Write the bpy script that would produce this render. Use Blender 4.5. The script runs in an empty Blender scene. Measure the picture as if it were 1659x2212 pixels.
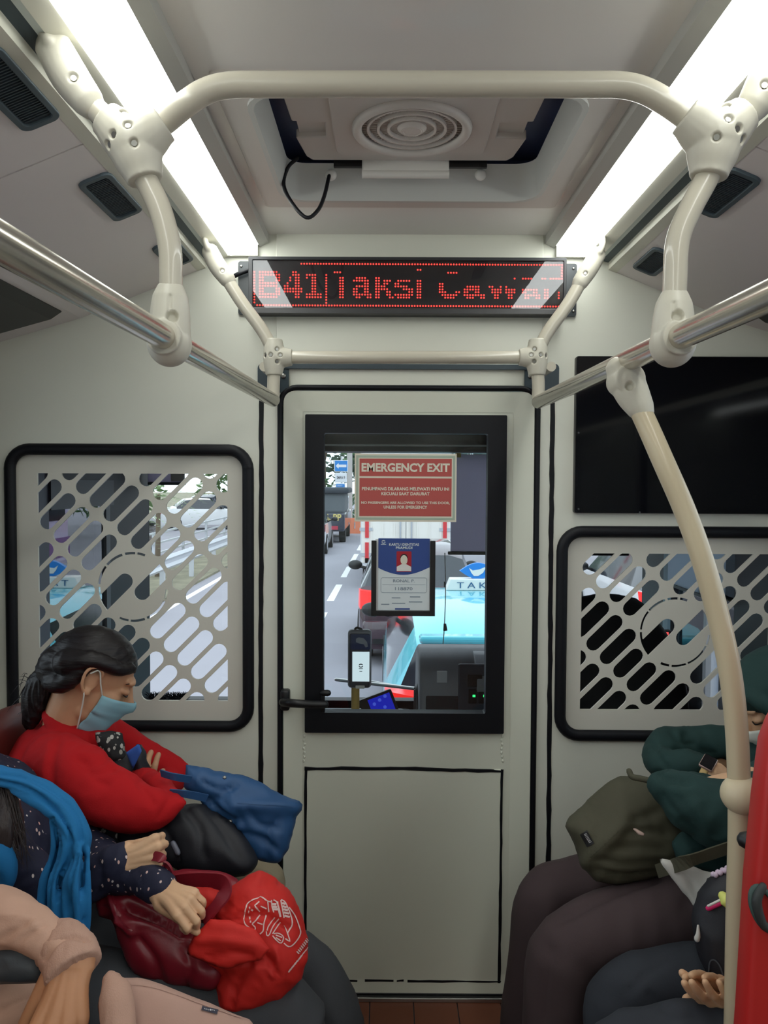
import bpy, bmesh, math, random
import numpy as np
from mathutils import Vector, Matrix, noise
from mathutils.geometry import delaunay_2d_cdt
from mathutils.bvhtree import BVHTree

random.seed(7)
SC = bpy.context.scene
COL = SC.collection
V = Vector
R = math.radians

# ------------------------------------------------------------------ camera
FPX, CXP, CYP = 1700.0, 829.5, 1106.0
H = 1.41                                    # eye height above the bus floor
CAM = V((0, 0, H))
CAMROT = (Matrix.Rotation(R(0.185), 3, 'Z') @ Matrix.Rotation(R(90 - 2.2), 3, 'X') @ Matrix.Rotation(R(0.3), 3, 'Z'))
cd = bpy.data.cameras.new('camera')
cd.sensor_fit = 'HORIZONTAL'
cd.sensor_width = 36.0
cd.lens = 36.0 * FPX / 1659.0
cd.clip_start = 0.02
cd.clip_end = 500
cam = bpy.data.objects.new('camera', cd)
cam.matrix_world = Matrix.Translation(CAM) @ CAMROT.to_4x4()
COL.objects.link(cam)
SC.camera = cam

# ------------------------------------------------------------------ light and exposure
wd = bpy.data.worlds.new('overcast_sky')
SC.world = wd
wd.use_nodes = True
bg = wd.node_tree.nodes['Background']
bg.inputs[0].default_value = (0.86, 0.93, 1.0, 1)
bg.inputs[1].default_value = 2.3
vs = SC.view_settings
vs.view_transform = 'Standard'
vs.look = 'None'
vs.exposure = 0.0
vs.gamma = 1.0
vs.use_curve_mapping = False
LAMP_STRENGTH = 11.0                        # ceiling light strips (built with the ceiling)
YB = -2.6                                   # rear end of the saloon that is modelled
YW = 2.10                                   # saloon face of the driver's partition

# ------------------------------------------------------------------ helpers: placing
def raydir(px, py):
    return CAMROT @ V(((px - CXP) / FPX, -(py - CYP) / FPX, -1.0))
def P(px, py, Y=YW):
    """point of the place that stands at depth Y"""
    d = raydir(px, py)
    return CAM + d * (Y / d.y)
def PP(px, py, q, n):
    """point on the plane through q with normal n"""
    d = raydir(px, py); n = V(n)
    return CAM + d * ((V(q) - CAM).dot(n) / d.dot(n))
def rect(x0, y0, x1, y1, Y=YW):
    xm, ym = (x0 + x1) / 2, (y0 + y1) / 2
    return P(x0, ym, Y).x, P(x1, ym, Y).x, P(xm, y1, Y).z, P(xm, y0, Y).z
def wm(o):
    m = o.matrix_basis
    return m if o.parent is None else wm(o.parent) @ o.matrix_parent_inverse @ m

# ------------------------------------------------------------------ helpers: materials
def lin(c):
    c = c / 255.0
    return c / 12.92 if c <= 0.04045 else ((c + 0.055) / 1.055) ** 2.4
def rgb(r, g, b):
    return (lin(r), lin(g), lin(b), 1.0)
MATS = {}
def mat(name, col, rough=0.5, metal=0.0, spec=0.5, bump=None, var=None, coat=0.0, emit=None, stretch=None, sheen=0.0, sub=0.0):
    if name in MATS: return MATS[name]
    m = bpy.data.materials.new(name); m.use_nodes = True
    nt = m.node_tree; b = nt.nodes['Principled BSDF']
    b.inputs['Base Color'].default_value = col
    b.inputs['Roughness'].default_value = rough
    b.inputs['Metallic'].default_value = metal
    b.inputs['Specular IOR Level'].default_value = spec
    b.inputs['Coat Weight'].default_value = coat
    b.inputs['Sheen Weight'].default_value = sheen
    if sub:
        b.inputs['Subsurface Weight'].default_value = sub
        b.inputs['Subsurface Radius'].default_value = (0.01, 0.004, 0.002)
    if emit:
        b.inputs['Emission Color'].default_value = emit[0]
        b.inputs['Emission Strength'].default_value = emit[1]
    tc = nt.nodes.new('ShaderNodeTexCoord')
    vec = tc.outputs['Object']
    if stretch:
        mp = nt.nodes.new('ShaderNodeMapping'); mp.inputs['Scale'].default_value = stretch
        nt.links.new(vec, mp.inputs[0]); vec = mp.outputs[0]
    if var:                                  # (scale, amount): blotchy wear
        n = nt.nodes.new('ShaderNodeTexNoise'); n.inputs['Scale'].default_value = var[0]; n.inputs['Detail'].default_value = 5
        nt.links.new(vec, n.inputs['Vector'])
        mr = nt.nodes.new('ShaderNodeMapRange'); mr.inputs[1].default_value = 0.3; mr.inputs[2].default_value = 0.7
        mr.inputs[3].default_value = 1 - var[1]; mr.inputs[4].default_value = 1 + var[1]
        nt.links.new(n.outputs[0], mr.inputs[0])
        mx = nt.nodes.new('ShaderNodeMix'); mx.data_type = 'RGBA'; mx.blend_type = 'MULTIPLY'
        mx.inputs[0].default_value = 1; mx.inputs[6].default_value = col
        nt.links.new(mr.outputs[0], mx.inputs[7]); nt.links.new(mx.outputs[2], b.inputs['Base Color'])
    if bump:                                 # (scale, strength, distance)
        n = nt.nodes.new('ShaderNodeTexNoise'); n.inputs['Scale'].default_value = bump[0]; n.inputs['Detail'].default_value = 3
        nt.links.new(vec, n.inputs['Vector'])
        bp = nt.nodes.new('ShaderNodeBump'); bp.inputs['Strength'].default_value = bump[1]
        bp.inputs['Distance'].default_value = bump[2] if len(bump) > 2 else 0.002
        nt.links.new(n.outputs[0], bp.inputs['Height']); nt.links.new(bp.outputs[0], b.inputs['Normal'])
    MATS[name] = m
    return m
def glass(name, tint, gloss, rough=0.0, f0=0.04):
    """thin pane: tinted transparency plus a mirror reflection that grows towards grazing"""
    if name in MATS: return MATS[name]
    m = bpy.data.materials.new(name); m.use_nodes = True
    nt = m.node_tree; nt.nodes.clear()
    out = nt.nodes.new('ShaderNodeOutputMaterial')
    t = nt.nodes.new('ShaderNodeBsdfTransparent'); t.inputs[0].default_value = tint
    g = nt.nodes.new('ShaderNodeBsdfGlossy'); g.inputs['Roughness'].default_value = rough
    g.inputs['Color'].default_value = (0.95, 0.97, 1, 1)
    fr = nt.nodes.new('ShaderNodeFresnel'); fr.inputs[0].default_value = gloss
    mx = nt.nodes.new('ShaderNodeMixShader')
    nt.links.new(fr.outputs[0], mx.inputs[0]); nt.links.new(t.outputs[0], mx.inputs[1]); nt.links.new(g.outputs[0], mx.inputs[2])
    nt.links.new(mx.outputs[0], out.inputs[0])
    MATS[name] = m
    return m
def sheer(name, col, amount=0.5):
    """thin cloth that lets part of the daylight through"""
    if name in MATS: return MATS[name]
    m = bpy.data.materials.new(name); m.use_nodes = True
    nt = m.node_tree; nt.nodes.clear()
    out = nt.nodes.new('ShaderNodeOutputMaterial'); d = nt.nodes.new('ShaderNodeBsdfDiffuse'); t = nt.nodes.new('ShaderNodeBsdfTranslucent'); mx = nt.nodes.new('ShaderNodeMixShader')
    d.inputs[0].default_value = col; t.inputs[0].default_value = col; mx.inputs[0].default_value = amount
    nt.links.new(d.outputs[0], mx.inputs[1]); nt.links.new(t.outputs[0], mx.inputs[2]); nt.links.new(mx.outputs[0], out.inputs[0]); MATS[name] = m
    return m
def emitter(name, col, strength):
    if name in MATS: return MATS[name]
    m = bpy.data.materials.new(name); m.use_nodes = True
    nt = m.node_tree; nt.nodes.clear()
    out = nt.nodes.new('ShaderNodeOutputMaterial'); e = nt.nodes.new('ShaderNodeEmission')
    e.inputs[0].default_value = col; e.inputs[1].default_value = strength
    nt.links.new(e.outputs[0], out.inputs[0]); MATS[name] = m
    return m

# ------------------------------------------------------------------ helpers: objects
def tag(o, label=None, cat=None, group=None, kind=None):
    if label: o['label'] = label
    if cat: o['category'] = cat
    if group: o['group'] = group
    if kind: o['kind'] = kind
    return o
def link(o, parent=None, local=False):
    COL.objects.link(o)
    if parent is not None:
        o.parent = parent
        o.matrix_parent_inverse = Matrix.Identity(4) if local else wm(parent).inverted()
    return o
def empty(name, loc, label, cat, group=None, rotz=0.0):
    o = bpy.data.objects.new(name, None); COL.objects.link(o)
    o.empty_display_size = 0.05
    o.location = loc; o.rotation_euler = (0, 0, rotz)
    return tag(o, label, cat, group)
def mesh_from(name, verts, faces, m, smooth=None):
    me = bpy.data.meshes.new(name)
    me.from_pydata([tuple(v) for v in verts], [], faces)
    for mm in (m if isinstance(m, (list, tuple)) else [m]): me.materials.append(mm)
    if smooth is not None:
        me.polygons.foreach_set('use_smooth', [True] * len(me.polygons))
        if smooth < 180: me.set_sharp_from_angle(angle=R(smooth))
    me.update()
    return me
def obj(name, me, parent=None, local=False):
    return link(bpy.data.objects.new(name, me), parent, local)

class MB:
    """collects shapes into one mesh"""
    def __init__(s): s.v = []; s.f = []; s.mi = []; s.cur = 0
    def add(s, verts, faces):
        k = len(s.v); s.v += [tuple(v) for v in verts]
        for f in faces: s.f.append(tuple(i + k for i in f)); s.mi.append(s.cur)
        return s
    def box(s, x0, x1, y0, y1, z0, z1, M=None):
        v = [V((x, y, z)) for x in (x0, x1) for y in (y0, y1) for z in (z0, z1)]
        if M is not None: v = [M @ p for p in v]
        return s.add(v, [(0, 1, 3, 2), (4, 6, 7, 5), (0, 4, 5, 1), (2, 3, 7, 6), (0, 2, 6, 4), (1, 5, 7, 3)])
    def rbox(s, x0, x1, y0, y1, z0, z1, r, seg=2, M=None):
        bm = bmesh.new(); bmesh.ops.create_cube(bm, size=1)
        for v in bm.verts:
            v.co = V((x0 if v.co.x < 0 else x1, y0 if v.co.y < 0 else y1, z0 if v.co.z < 0 else z1))
        bmesh.ops.bevel(bm, geom=bm.edges[:], offset=r, segments=seg, affect='EDGES', profile=0.5)
        return s.bm(bm, M)
    def bm(s, bm, M=None):
        bm.verts.index_update()
        v = [(M @ q.co if M is not None else q.co.copy()) for q in bm.verts]
        f = [tuple(q.index for q in fc.verts) for fc in bm.faces]
        bm.free(); return s.add(v, f)
    def tube(s, pts, r, n=12, res=0, cap=True):
        return s.add(*sweep(pts, r, n=n, res=res, flat=True)) if cap else s
    def sphere(s, c, r, n=12, m=8, sc=(1, 1, 1), M=None):
        return s.add(*ell(c, (r * sc[0], r * sc[1], r * sc[2]), n=n, m=m, rot=M))
    def prism(s, poly, fr, d0, d1):
        """polygon poly (u,v) through frame fr(u,v,w) between w=d0 and w=d1"""
        n = len(poly)
        vv = [fr(u, v, d0) for u, v in poly] + [fr(u, v, d1) for u, v in poly]
        f = [tuple(range(n)), tuple(range(2 * n - 1, n - 1, -1))] + [(i, i + n, (i + 1) % n + n, (i + 1) % n) for i in range(n)]
        return s.add(vv, f)
    def plate(s, loops, fr, d0, d1):
        """first loop minus the others, with thickness"""
        vv, ff, bd = plate2d(loops); n = len(vv)
        a = [fr(u, v, d0) for u, v in vv] + [fr(u, v, d1) for u, v in vv]
        f = [tuple(t) for t in ff] + [tuple(i + n for i in reversed(t)) for t in ff] + [(i, j, j + n, i + n) for i, j in bd]
        return s.add(a, f)
    def build(s, name, m, parent=None, smooth=None, local=False, bevel=0.0):
        me = mesh_from(name, s.v, s.f, m, smooth)
        if isinstance(m, (list, tuple)): me.polygons.foreach_set('material_index', s.mi)
        bm = bmesh.new(); bm.from_mesh(me); bmesh.ops.recalc_face_normals(bm, faces=bm.faces)
        if bevel:
            bmesh.ops.bevel(bm, geom=[e for e in bm.edges if len(e.link_faces) == 2 and e.calc_face_angle(0) > 0.5], offset=bevel, segments=2, affect='EDGES', profile=0.5)
        bm.to_mesh(me); bm.free()
        if smooth is not None:
            me.polygons.foreach_set('use_smooth', [True] * len(me.polygons))
            if smooth < 180: me.set_sharp_from_angle(angle=R(smooth))
        return obj(name, me, parent, local)

def XZ(u, v, w): return V((u, w, v))
def XY(u, v, w): return V((u, v, w))
def YZ(u, v, w): return V((w, u, v))
def plate2d(loops):
    vs_, es = [], []
    for L in loops:
        k = len(vs_); vs_ += [V((float(a), float(b))) for a, b in L]
        es += [(k + i, k + (i + 1) % len(L)) for i in range(len(L))]
    r = delaunay_2d_cdt(vs_, es, [], 1, 1e-6)
    vv, ff = [tuple(v) for v in r[0]], r[2]
    if len(loops) > 1:                        # drop the triangles that lie in a hole
        C_ = np.array([[sum(vv[i][0] for i in f) / len(f), sum(vv[i][1] for i in f) / len(f)] for f in ff])
        bad = np.zeros(len(ff), bool)
        for L in loops[1:]:
            A = np.array(L); ins = np.zeros(len(ff), bool)
            for i in range(len(A)):
                a, b = A[i], A[(i + 1) % len(A)]
                c = (a[1] > C_[:, 1]) != (b[1] > C_[:, 1])
                ins ^= c & (C_[:, 0] < (b[0] - a[0]) * (C_[:, 1] - a[1]) / (b[1] - a[1] + 1e-18) + a[0])
            bad |= ins
        ff = [f for f, x in zip(ff, bad) if not x]
    cnt = {}
    for f in ff:
        for i in range(len(f)):
            e = (f[i], f[(i + 1) % len(f)])
            if (e[1], e[0]) in cnt: del cnt[(e[1], e[0])]
            else: cnt[e] = 1
    return vv, ff, list(cnt)
def rrect(x0, x1, z0, z1, r, n=6):
    pts = []
    for cx, cz, a0 in ((x1 - r, z1 - r, 0), (x0 + r, z1 - r, 90), (x0 + r, z0 + r, 180), (x1 - r, z0 + r, 270)):
        for i in range(n + 1):
            a = R(a0 + 90 * i / n); pts.append((cx + r * math.cos(a), cz + r * math.sin(a)))
    return pts
def circ(cx, cz, r, n=32, a0=0, a1=360):
    return [(cx + r * math.cos(R(a0 + (a1 - a0) * i / n)), cz + r * math.sin(R(a0 + (a1 - a0) * i / n))) for i in range(n if a1 - a0 == 360 else n + 1)]

def spline(pts, res):
    """Catmull-Rom through rows of numbers"""
    A = np.array(pts, float)
    if res <= 0 or len(A) < 3: return A
    E = np.vstack([2 * A[0] - A[1], A, 2 * A[-1] - A[-2]])
    out = []
    for i in range(1, len(E) - 2):
        p0, p1, p2, p3 = E[i - 1], E[i], E[i + 1], E[i + 2]
        for k in range(res):
            t = k / res
            out.append(0.5 * ((2 * p1) + (-p0 + p2) * t + (2 * p0 - 5 * p1 + 4 * p2 - p3) * t * t + (-p0 + 3 * p1 - 3 * p2 + p3) * t ** 3))
    out.append(A[-1])
    return np.array(out)
def sweep(pts, r, n=14, res=5, up=None, flat=False, wob=None):
    """tube along pts; r is a number, or per point a number or (side, up) half-widths"""
    k = len(pts)
    rr = [r] * k if not isinstance(r, (list, tuple)) else list(r)
    rr = [(q, q) if not isinstance(q, (list, tuple)) else q for q in rr]
    A = spline([[*p, *q] for p, q in zip(pts, rr)], res)
    c, w = A[:, :3], np.maximum(A[:, 3:], 1e-4)
    m = len(c)
    T = np.gradient(c, axis=0); T /= np.linalg.norm(T, axis=1)[:, None] + 1e-12
    if up is None:
        u0 = np.array([0, 0, 1.0]) if abs(T[0][2]) < 0.9 else np.array([0, 1.0, 0])
    else: u0 = np.array(up, float)
    verts, prev = [], u0
    rings = []
    ang = np.linspace(0, 2 * np.pi, n, endpoint=False)
    for i in range(m):
        b = u0 if up is not None else prev
        u = b - T[i] * b.dot(T[i]); L = np.linalg.norm(u)
        if L < 1e-4: u = prev - T[i] * prev.dot(T[i]); L = np.linalg.norm(u)
        u /= L; prev = u
        s = np.cross(T[i], u)
        k_ = 1.0
        ring = c[i] + np.outer(np.cos(ang) * w[i, 0], s) + np.outer(np.sin(ang) * w[i, 1], u)
        rings.append(ring)
    if not flat:                              # rounded ends
        def cap(i, sgn):
            e = []
            for a in (0.5, 0.85):
                e.append(c[i] + (rings[i] - c[i]) * math.cos(a * math.pi / 2) + sgn * T[i] * min(w[i]) * math.sin(a * math.pi / 2))
            return e
        h, t = cap(0, -1), cap(m - 1, 1)
        rings = [h[1], h[0]] + rings + [t[0], t[1]]
        tip0, tip1 = c[0] - T[0] * min(w[0]), c[-1] + T[-1] * min(w[-1])
    else: tip0, tip1 = c[0], c[-1]
    vs_ = np.vstack(rings + [tip0[None], tip1[None]])
    M_ = len(rings); f = []
    for i in range(M_ - 1):
        for j in range(n):
            f.append((i * n + j, i * n + (j + 1) % n, (i + 1) * n + (j + 1) % n, (i + 1) * n + j))
    a, b = M_ * n, M_ * n + 1
    for j in range(n):
        f.append((a, (j + 1) % n, j)); f.append((b, (M_ - 1) * n + j, (M_ - 1) * n + (j + 1) % n))
    return [tuple(v) for v in vs_], f
def ell(c, r, n=16, m=10, rot=None):
    c = V(c); vs_ = []; f = []
    if not isinstance(r, (list, tuple)): r = (r, r, r)
    for i in range(1, m):
        t = math.pi * i / m
        for j in range(n):
            a = 2 * math.pi * j / n
            q = V((r[0] * math.sin(t) * math.cos(a), r[1] * math.sin(t) * math.sin(a), r[2] * math.cos(t)))
            vs_.append(c + (rot @ q if rot is not None else q))
    q0, q1 = V((0, 0, r[2])), V((0, 0, -r[2]))
    vs_ += [c + (rot @ q0 if rot is not None else q0), c + (rot @ q1 if rot is not None else q1)]
    for i in range(m - 2):
        for j in range(n):
            f.append((i * n + j, (i + 1) * n + j, (i + 1) * n + (j + 1) % n, i * n + (j + 1) % n))
    a, b = (m - 1) * n, (m - 1) * n + 1
    for j in range(n):
        f.append((a, j, (j + 1) % n)); f.append((b, (m - 2) * n + (j + 1) % n, (m - 2) * n + j))
    return vs_, f
def remesh(prims, voxel, smooth_it=4, adapt=0.0):
    """one continuous skin around overlapping closed shapes"""
    mb = MB()
    for p in prims: mb.add(*p)
    me = mesh_from('tmp', mb.v, mb.f, None) if False else bpy.data.meshes.new('tmp')
    me.from_pydata(mb.v, [], mb.f)
    o = bpy.data.objects.new('tmp', me); COL.objects.link(o)
    md = o.modifiers.new('r', 'REMESH'); md.mode = 'VOXEL'; md.voxel_size = voxel; md.adaptivity = adapt
    if smooth_it:
        sm = o.modifiers.new('s', 'SMOOTH'); sm.factor = 0.5; sm.iterations = smooth_it
    dg = bpy.context.evaluated_depsgraph_get()
    out = bpy.data.meshes.new_from_object(o.evaluated_get(dg))
    bpy.data.objects.remove(o); bpy.data.meshes.remove(me)
    return out
def getv(me):
    a = np.empty(len(me.vertices) * 3); me.vertices.foreach_get('co', a); return a.reshape(-1, 3)
def setv(me, a):
    me.vertices.foreach_set('co', np.asarray(a).reshape(-1)); me.update()
def getn(me):
    a = np.empty(len(me.vertices) * 3); me.vertex_normals.foreach_get('vector', a); return a.reshape(-1, 3)
def folds(me, amp, freq, seed=0, ridge=True):
    """cloth folds: anisotropic ridged noise pushed along the normals; freq per axis"""
    co, no = getv(me), getn(me)
    F = np.array(freq if isinstance(freq, (list, tuple)) else (freq,) * 3)
    q = co * F + seed * 7.31
    d = np.array([noise.noise(V(p)) for p in q])
    if ridge: d = 1 - 2.2 * np.abs(d)
    setv(me, co + no * (d * amp)[:, None])
def blob(name, prims, voxel, m, parent=None, smooth_it=4, fold=None, joinwith=None, cr=None):
    me = remesh(prims, voxel, smooth_it)
    if fold:
        for f in (fold if isinstance(fold, list) else [fold]): folds(me, *f)
    if cr: crease(me, cr)
    if joinwith:
        bm = bmesh.new(); bm.from_mesh(me)
        for q in joinwith: bm.from_mesh(q)
        bm.to_mesh(me); bm.free()
    me.name = name
    me.materials.clear(); me.materials.append(m)
    me.polygons.foreach_set('use_smooth', [True] * len(me.polygons)); me.update()
    return obj(name, me, parent)
def pillow(name, outline, q, nrm, m, parent=None, front=0.05, back=0.05, D=0.05, step=0.008, fold=None, smooth=60, res=4, power=0.5, extra=None, cr=None):
    """a soft bag: the outline lies in the plane (q, nrm), both faces bulge out of it"""
    nrm = V(nrm).normalized()
    if nrm.dot(CAM - V(q)) < 0: nrm = -nrm
    W = [PP(a, b, q, nrm) for a, b in outline]
    ux = V((1, 0, 0)) - nrm * nrm.x; ux.normalize(); uy = nrm.cross(ux)
    o3 = W[0]
    L = np.array([[(w - o3).dot(ux), (w - o3).dot(uy)] for w in W])
    L = spline(np.vstack([L, L[:1]]), res)[:-1] if res else L
    # resample the outline
    seg = np.linalg.norm(np.roll(L, -1, 0) - L, axis=1); tot = seg.sum(); k = max(12, int(tot / step))
    cum = np.concatenate([[0], np.cumsum(seg)]); LL = np.vstack([L, L[:1]])
    tt = np.linspace(0, tot, k, endpoint=False)
    B = np.stack([np.interp(tt, cum, LL[:, 0]), np.interp(tt, cum, LL[:, 1])], 1)
    lo, hi = B.min(0), B.max(0)
    gx, gy = np.meshgrid(np.arange(lo[0], hi[0], step), np.arange(lo[1], hi[1], step))
    G = np.stack([gx.ravel(), gy.ravel()], 1)
    x, y = G[:, 0], G[:, 1]; ins = np.zeros(len(G), bool)
    for i in range(k):
        a, b = B[i], B[(i + 1) % k]
        cnd = (a[1] > y) != (b[1] > y)
        with np.errstate(divide='ignore', invalid='ignore'):
            ins ^= cnd & (x < (b[0] - a[0]) * (y - a[1]) / (b[1] - a[1] + 1e-15) + a[0])
    G = G[ins]
    def dist(Q):
        d = np.full(len(Q), 9.0)
        for i in range(k):
            a, b = B[i], B[(i + 1) % k]; ab = b - a
            t = np.clip(((Q - a) @ ab) / (ab @ ab + 1e-15), 0, 1)
            d = np.minimum(d, np.linalg.norm(Q - a - t[:, None] * ab, axis=1))
        return d
    dg_ = dist(G); G = G[dg_ > step * 0.45]
    allp = np.vstack([B, G])
    r = delaunay_2d_cdt([V(p) for p in allp], [(i, (i + 1) % k) for i in range(k)], [], 1, 1e-7)
    pv = np.array([tuple(v) for v in r[0]]); ff = r[2]
    d = dist(pv); tn = np.clip(d / D, 0, 1)
    h = np.power(np.clip(1 - (1 - tn) ** 2, 0, 1), power)
    base = np.array(o3)[None] + pv[:, :1] * np.array(ux) + pv[:, 1:2] * np.array(uy)
    ex = extra(base) if extra else 0
    fv = base + (h * (front + ex) )[:, None] * np.array(nrm)
    edge = d < 1e-6
    n0 = len(pv); bi = {}; bverts = []
    for i in range(n0):
        if edge[i]: bi[i] = i
        else: bi[i] = n0 + len(bverts); bverts.append(base[i] - h[i] * back * np.array(nrm))
    vv = np.vstack([fv] + ([np.array(bverts)] if bverts else []))
    faces = [tuple(f) for f in ff] + [tuple(bi[i] for i in reversed(f)) for f in ff]
    me = mesh_from(name, vv, faces, m, 180)
    bm = bmesh.new(); bm.from_mesh(me); bmesh.ops.recalc_face_normals(bm, faces=bm.faces); bm.to_mesh(me); bm.free()
    me.polygons.foreach_set('use_smooth', [True] * len(me.polygons)); me.update()
    if fold:
        for f in (fold if isinstance(fold, list) else [fold]): folds(me, *f)
    if cr: crease(me, cr)
    return obj(name, me, parent)
def ribbon(mb, pts, w, side, th=0.003, res=6):
    """flat strap along pts; side = direction of its width (one, or one per point)"""
    A = spline([tuple(p) for p in pts], res); m = len(A)
    T = np.gradient(A, axis=0); T /= np.linalg.norm(T, axis=1)[:, None]
    sd = np.array([tuple(V(s)) for s in side]) if isinstance(side, list) else np.repeat(np.array(V(side))[None], m, 0)
    if isinstance(side, list): sd = spline(sd, res)
    vv = []
    for i in range(m):
        s = sd[i] - T[i] * sd[i].dot(T[i]); s /= np.linalg.norm(s); nn = np.cross(T[i], s)
        vv += [A[i] + s * w / 2 + nn * th / 2, A[i] - s * w / 2 + nn * th / 2, A[i] - s * w / 2 - nn * th / 2, A[i] + s * w / 2 - nn * th / 2]
    f = [(0, 1, 2, 3), (4 * m - 1, 4 * m - 2, 4 * m - 3, 4 * m - 4)]
    for i in range(m - 1):
        for j in range(4):
            f.append((4 * i + j, 4 * i + (j + 1) % 4, 4 * i + 4 + (j + 1) % 4, 4 * i + 4 + j))
    mb.add(vv, f); return mb
def text_mesh(s, bold=0.0, space=1.0):
    cu = bpy.data.curves.new('t', 'FONT'); cu.body = s; cu.align_x = 'CENTER'; cu.align_y = 'CENTER'
    cu.offset = bold; cu.resolution_u = 3; cu.space_character = space; cu.size = 1
    o = bpy.data.objects.new('t', cu); COL.objects.link(o)
    dg = bpy.context.evaluated_depsgraph_get()
    me = bpy.data.meshes.new_from_object(o.evaluated_get(dg))
    bpy.data.objects.remove(o); bpy.data.curves.remove(cu)
    return me
def text(name, s, c, m, parent, width=None, height=None, bold=0.0, space=1.0, ux=(1, 0, 0), uz=(0, 0, 1), local=False):
    """printed lettering centred on c, running along ux"""
    me = text_mesh(s, bold, space); a = getv(me)
    lo, hi = a.min(0), a.max(0); a = a - (lo + hi) / 2
    ext = hi - lo
    sx = width / ext[0] if width else height / ext[1]
    sy = height / ext[1] if height else sx
    ux, uz = V(ux), V(uz)
    out = np.array(V(c))[None] + (a[:, :1] * sx) * np.array(ux) + (a[:, 1:2] * sy) * np.array(uz)
    setv(me, out); me.name = name; me.materials.clear(); me.materials.append(m)
    return obj(name, me, parent, local)
def bvh(o):
    me = o.data; M_ = wm(o)
    return BVHTree.FromPolygons([M_ @ v.co for v in me.vertices], [tuple(p.vertices) for p in me.polygons])
def strokes(name, target, lines, w, m, parent, lift=0.0012, dens=4.0):
    """line art printed on a curved surface: strips that lie on the mesh target"""
    tree = bvh(target); mb = MB()
    for L in lines:
        ww = w
        if isinstance(L, tuple): L, ww = L
        A = spline(L, 4) if len(L) > 2 else spline(L, 0)
        seg = np.linalg.norm(np.diff(A, axis=0), axis=1); cum = np.concatenate([[0], np.cumsum(seg)])
        k = max(2, int(cum[-1] / dens) + 1); t = np.linspace(0, cum[-1], k)
        A = np.stack([np.interp(t, cum, A[:, 0]), np.interp(t, cum, A[:, 1])], 1)
        T = np.gradient(A, axis=0); T /= np.linalg.norm(T, axis=1)[:, None] + 1e-9
        N_ = np.stack([-T[:, 1], T[:, 0]], 1)
        row = []
        for p, n_ in zip(A, N_):
            pr = []
            for sg in (1, 0, -1):
                q = p + n_ * ww / 2 * sg
                d = raydir(*q).normalized(); hit = tree.ray_cast(CAM, d)
                pr.append(None if hit[0] is None else hit[0] + hit[1] * (lift if hit[1].dot(d) < 0 else -lift))
            row.append(pr)
        for i in range(k - 1):
            for j in (0, 1):
                q = [row[i][j], row[i][j + 1], row[i + 1][j + 1], row[i + 1][j]]
                if all(x is not None for x in q) and max((q[a] - q[(a + 1) % 4]).length for a in range(4)) < 0.03:
                    mb.add(q, [(0, 1, 2, 3)])
    return mb.build(name, m, parent) if mb.f else None

def proj(a):
    q = (np.asarray(a) - np.array(CAM)) @ np.array(CAMROT)
    return np.stack([CXP + FPX * q[:, 0] / -q[:, 2], CYP - FPX * q[:, 1] / -q[:, 2]], 1)
def T(pts, lat=None, n=18, res=5, k=1.0, up=None):
    """limb or sleeve from rows (x, y, depth, half width): half widths are read at that depth"""
    c = [P(p[0], p[1], p[2]) for p in pts]; r = [p[3] * p[2] / FPX * k for p in pts]
    if lat is None: return sweep(c, r, n=n, res=res)
    return sweep(c, [(l, q) for l, q in zip(lat if isinstance(lat, list) else [lat] * len(c), r)], n=n, res=res, up=up or (1, 0, 0))
def crease(me, lines, M_=None):
    """press or raise cloth along lines: (points, amount, width)"""
    co, no = getv(me), getn(me); px = proj(co); facing = ((np.array(CAM) - co) * no).sum(1) > 0
    disp = np.zeros(len(co))
    for pts, amp, w in lines:
        A = spline(pts, 5) if len(pts) > 2 else np.array(pts, float)
        d = np.full(len(co), 1e9)
        for a, b in zip(A[:-1], A[1:]):
            ab = b - a; t = np.clip(((px - a) @ ab) / (ab @ ab + 1e-9), 0, 1)
            d = np.minimum(d, np.linalg.norm(px - a - t[:, None] * ab, axis=1))
        disp += amp * np.exp(-(d / w) ** 2)
    setv(me, co + no * (disp * facing)[:, None])

# ------------------------------------------------------------------ shared materials
WALL = mat('cream_wall_panel', rgb(222, 223, 210), 0.42, var=(2.2, 0.03), bump=(900, 0.05, 0.0004))
DOORW = mat('white_door_paint', rgb(222, 224, 208), 0.38, var=(1.7, 0.04), bump=(500, 0.04, 0.0004))
CEIL = mat('grey_ceiling_panel', rgb(232, 228, 224), 0.32, var=(1.5, 0.02), coat=0.15)
SLOPE = mat('grey_duct_panel', rgb(230, 223, 221), 0.4, var=(1.3, 0.03))
TRIM = mat('cream_light_trim', rgb(214, 213, 198), 0.4)
RUB = mat('black_rubber', rgb(15, 17, 23), 0.5, spec=0.3, bump=(300, 0.1, 0.0006))
BLK = mat('black_plastic', rgb(20, 21, 24), 0.4)
GREYP = mat('dark_grey_plastic', rgb(62, 64, 68), 0.5, bump=(600, 0.1, 0.0005))
CREAM = mat('cream_handrail', rgb(199, 193, 176), 0.33, coat=0.35)
CREAMP = mat('cream_plastic_joint', rgb(202, 198, 183), 0.42, bump=(1500, 0.03, 0.0002))
STEEL = mat('brushed_steel_rail', rgb(206, 200, 188), 0.2, metal=0.8)
ALU = mat('aluminium', rgb(190, 190, 188), 0.3, metal=1.0)
SCREW = mat('screw_steel', rgb(170, 170, 165), 0.35, metal=1.0)
WHITEP = mat('white_plastic', rgb(224, 222, 216), 0.4)
# ================================================================== saloon shell
XC = 0.05                                   # bus centre line
XL, XR = -1.10, 1.20                        # inner faces of the side walls
def mir(x): return 2 * XC - x
CZ = H + 0.65                               # centre ceiling
def struct(o): return tag(o, kind='structure')

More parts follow.
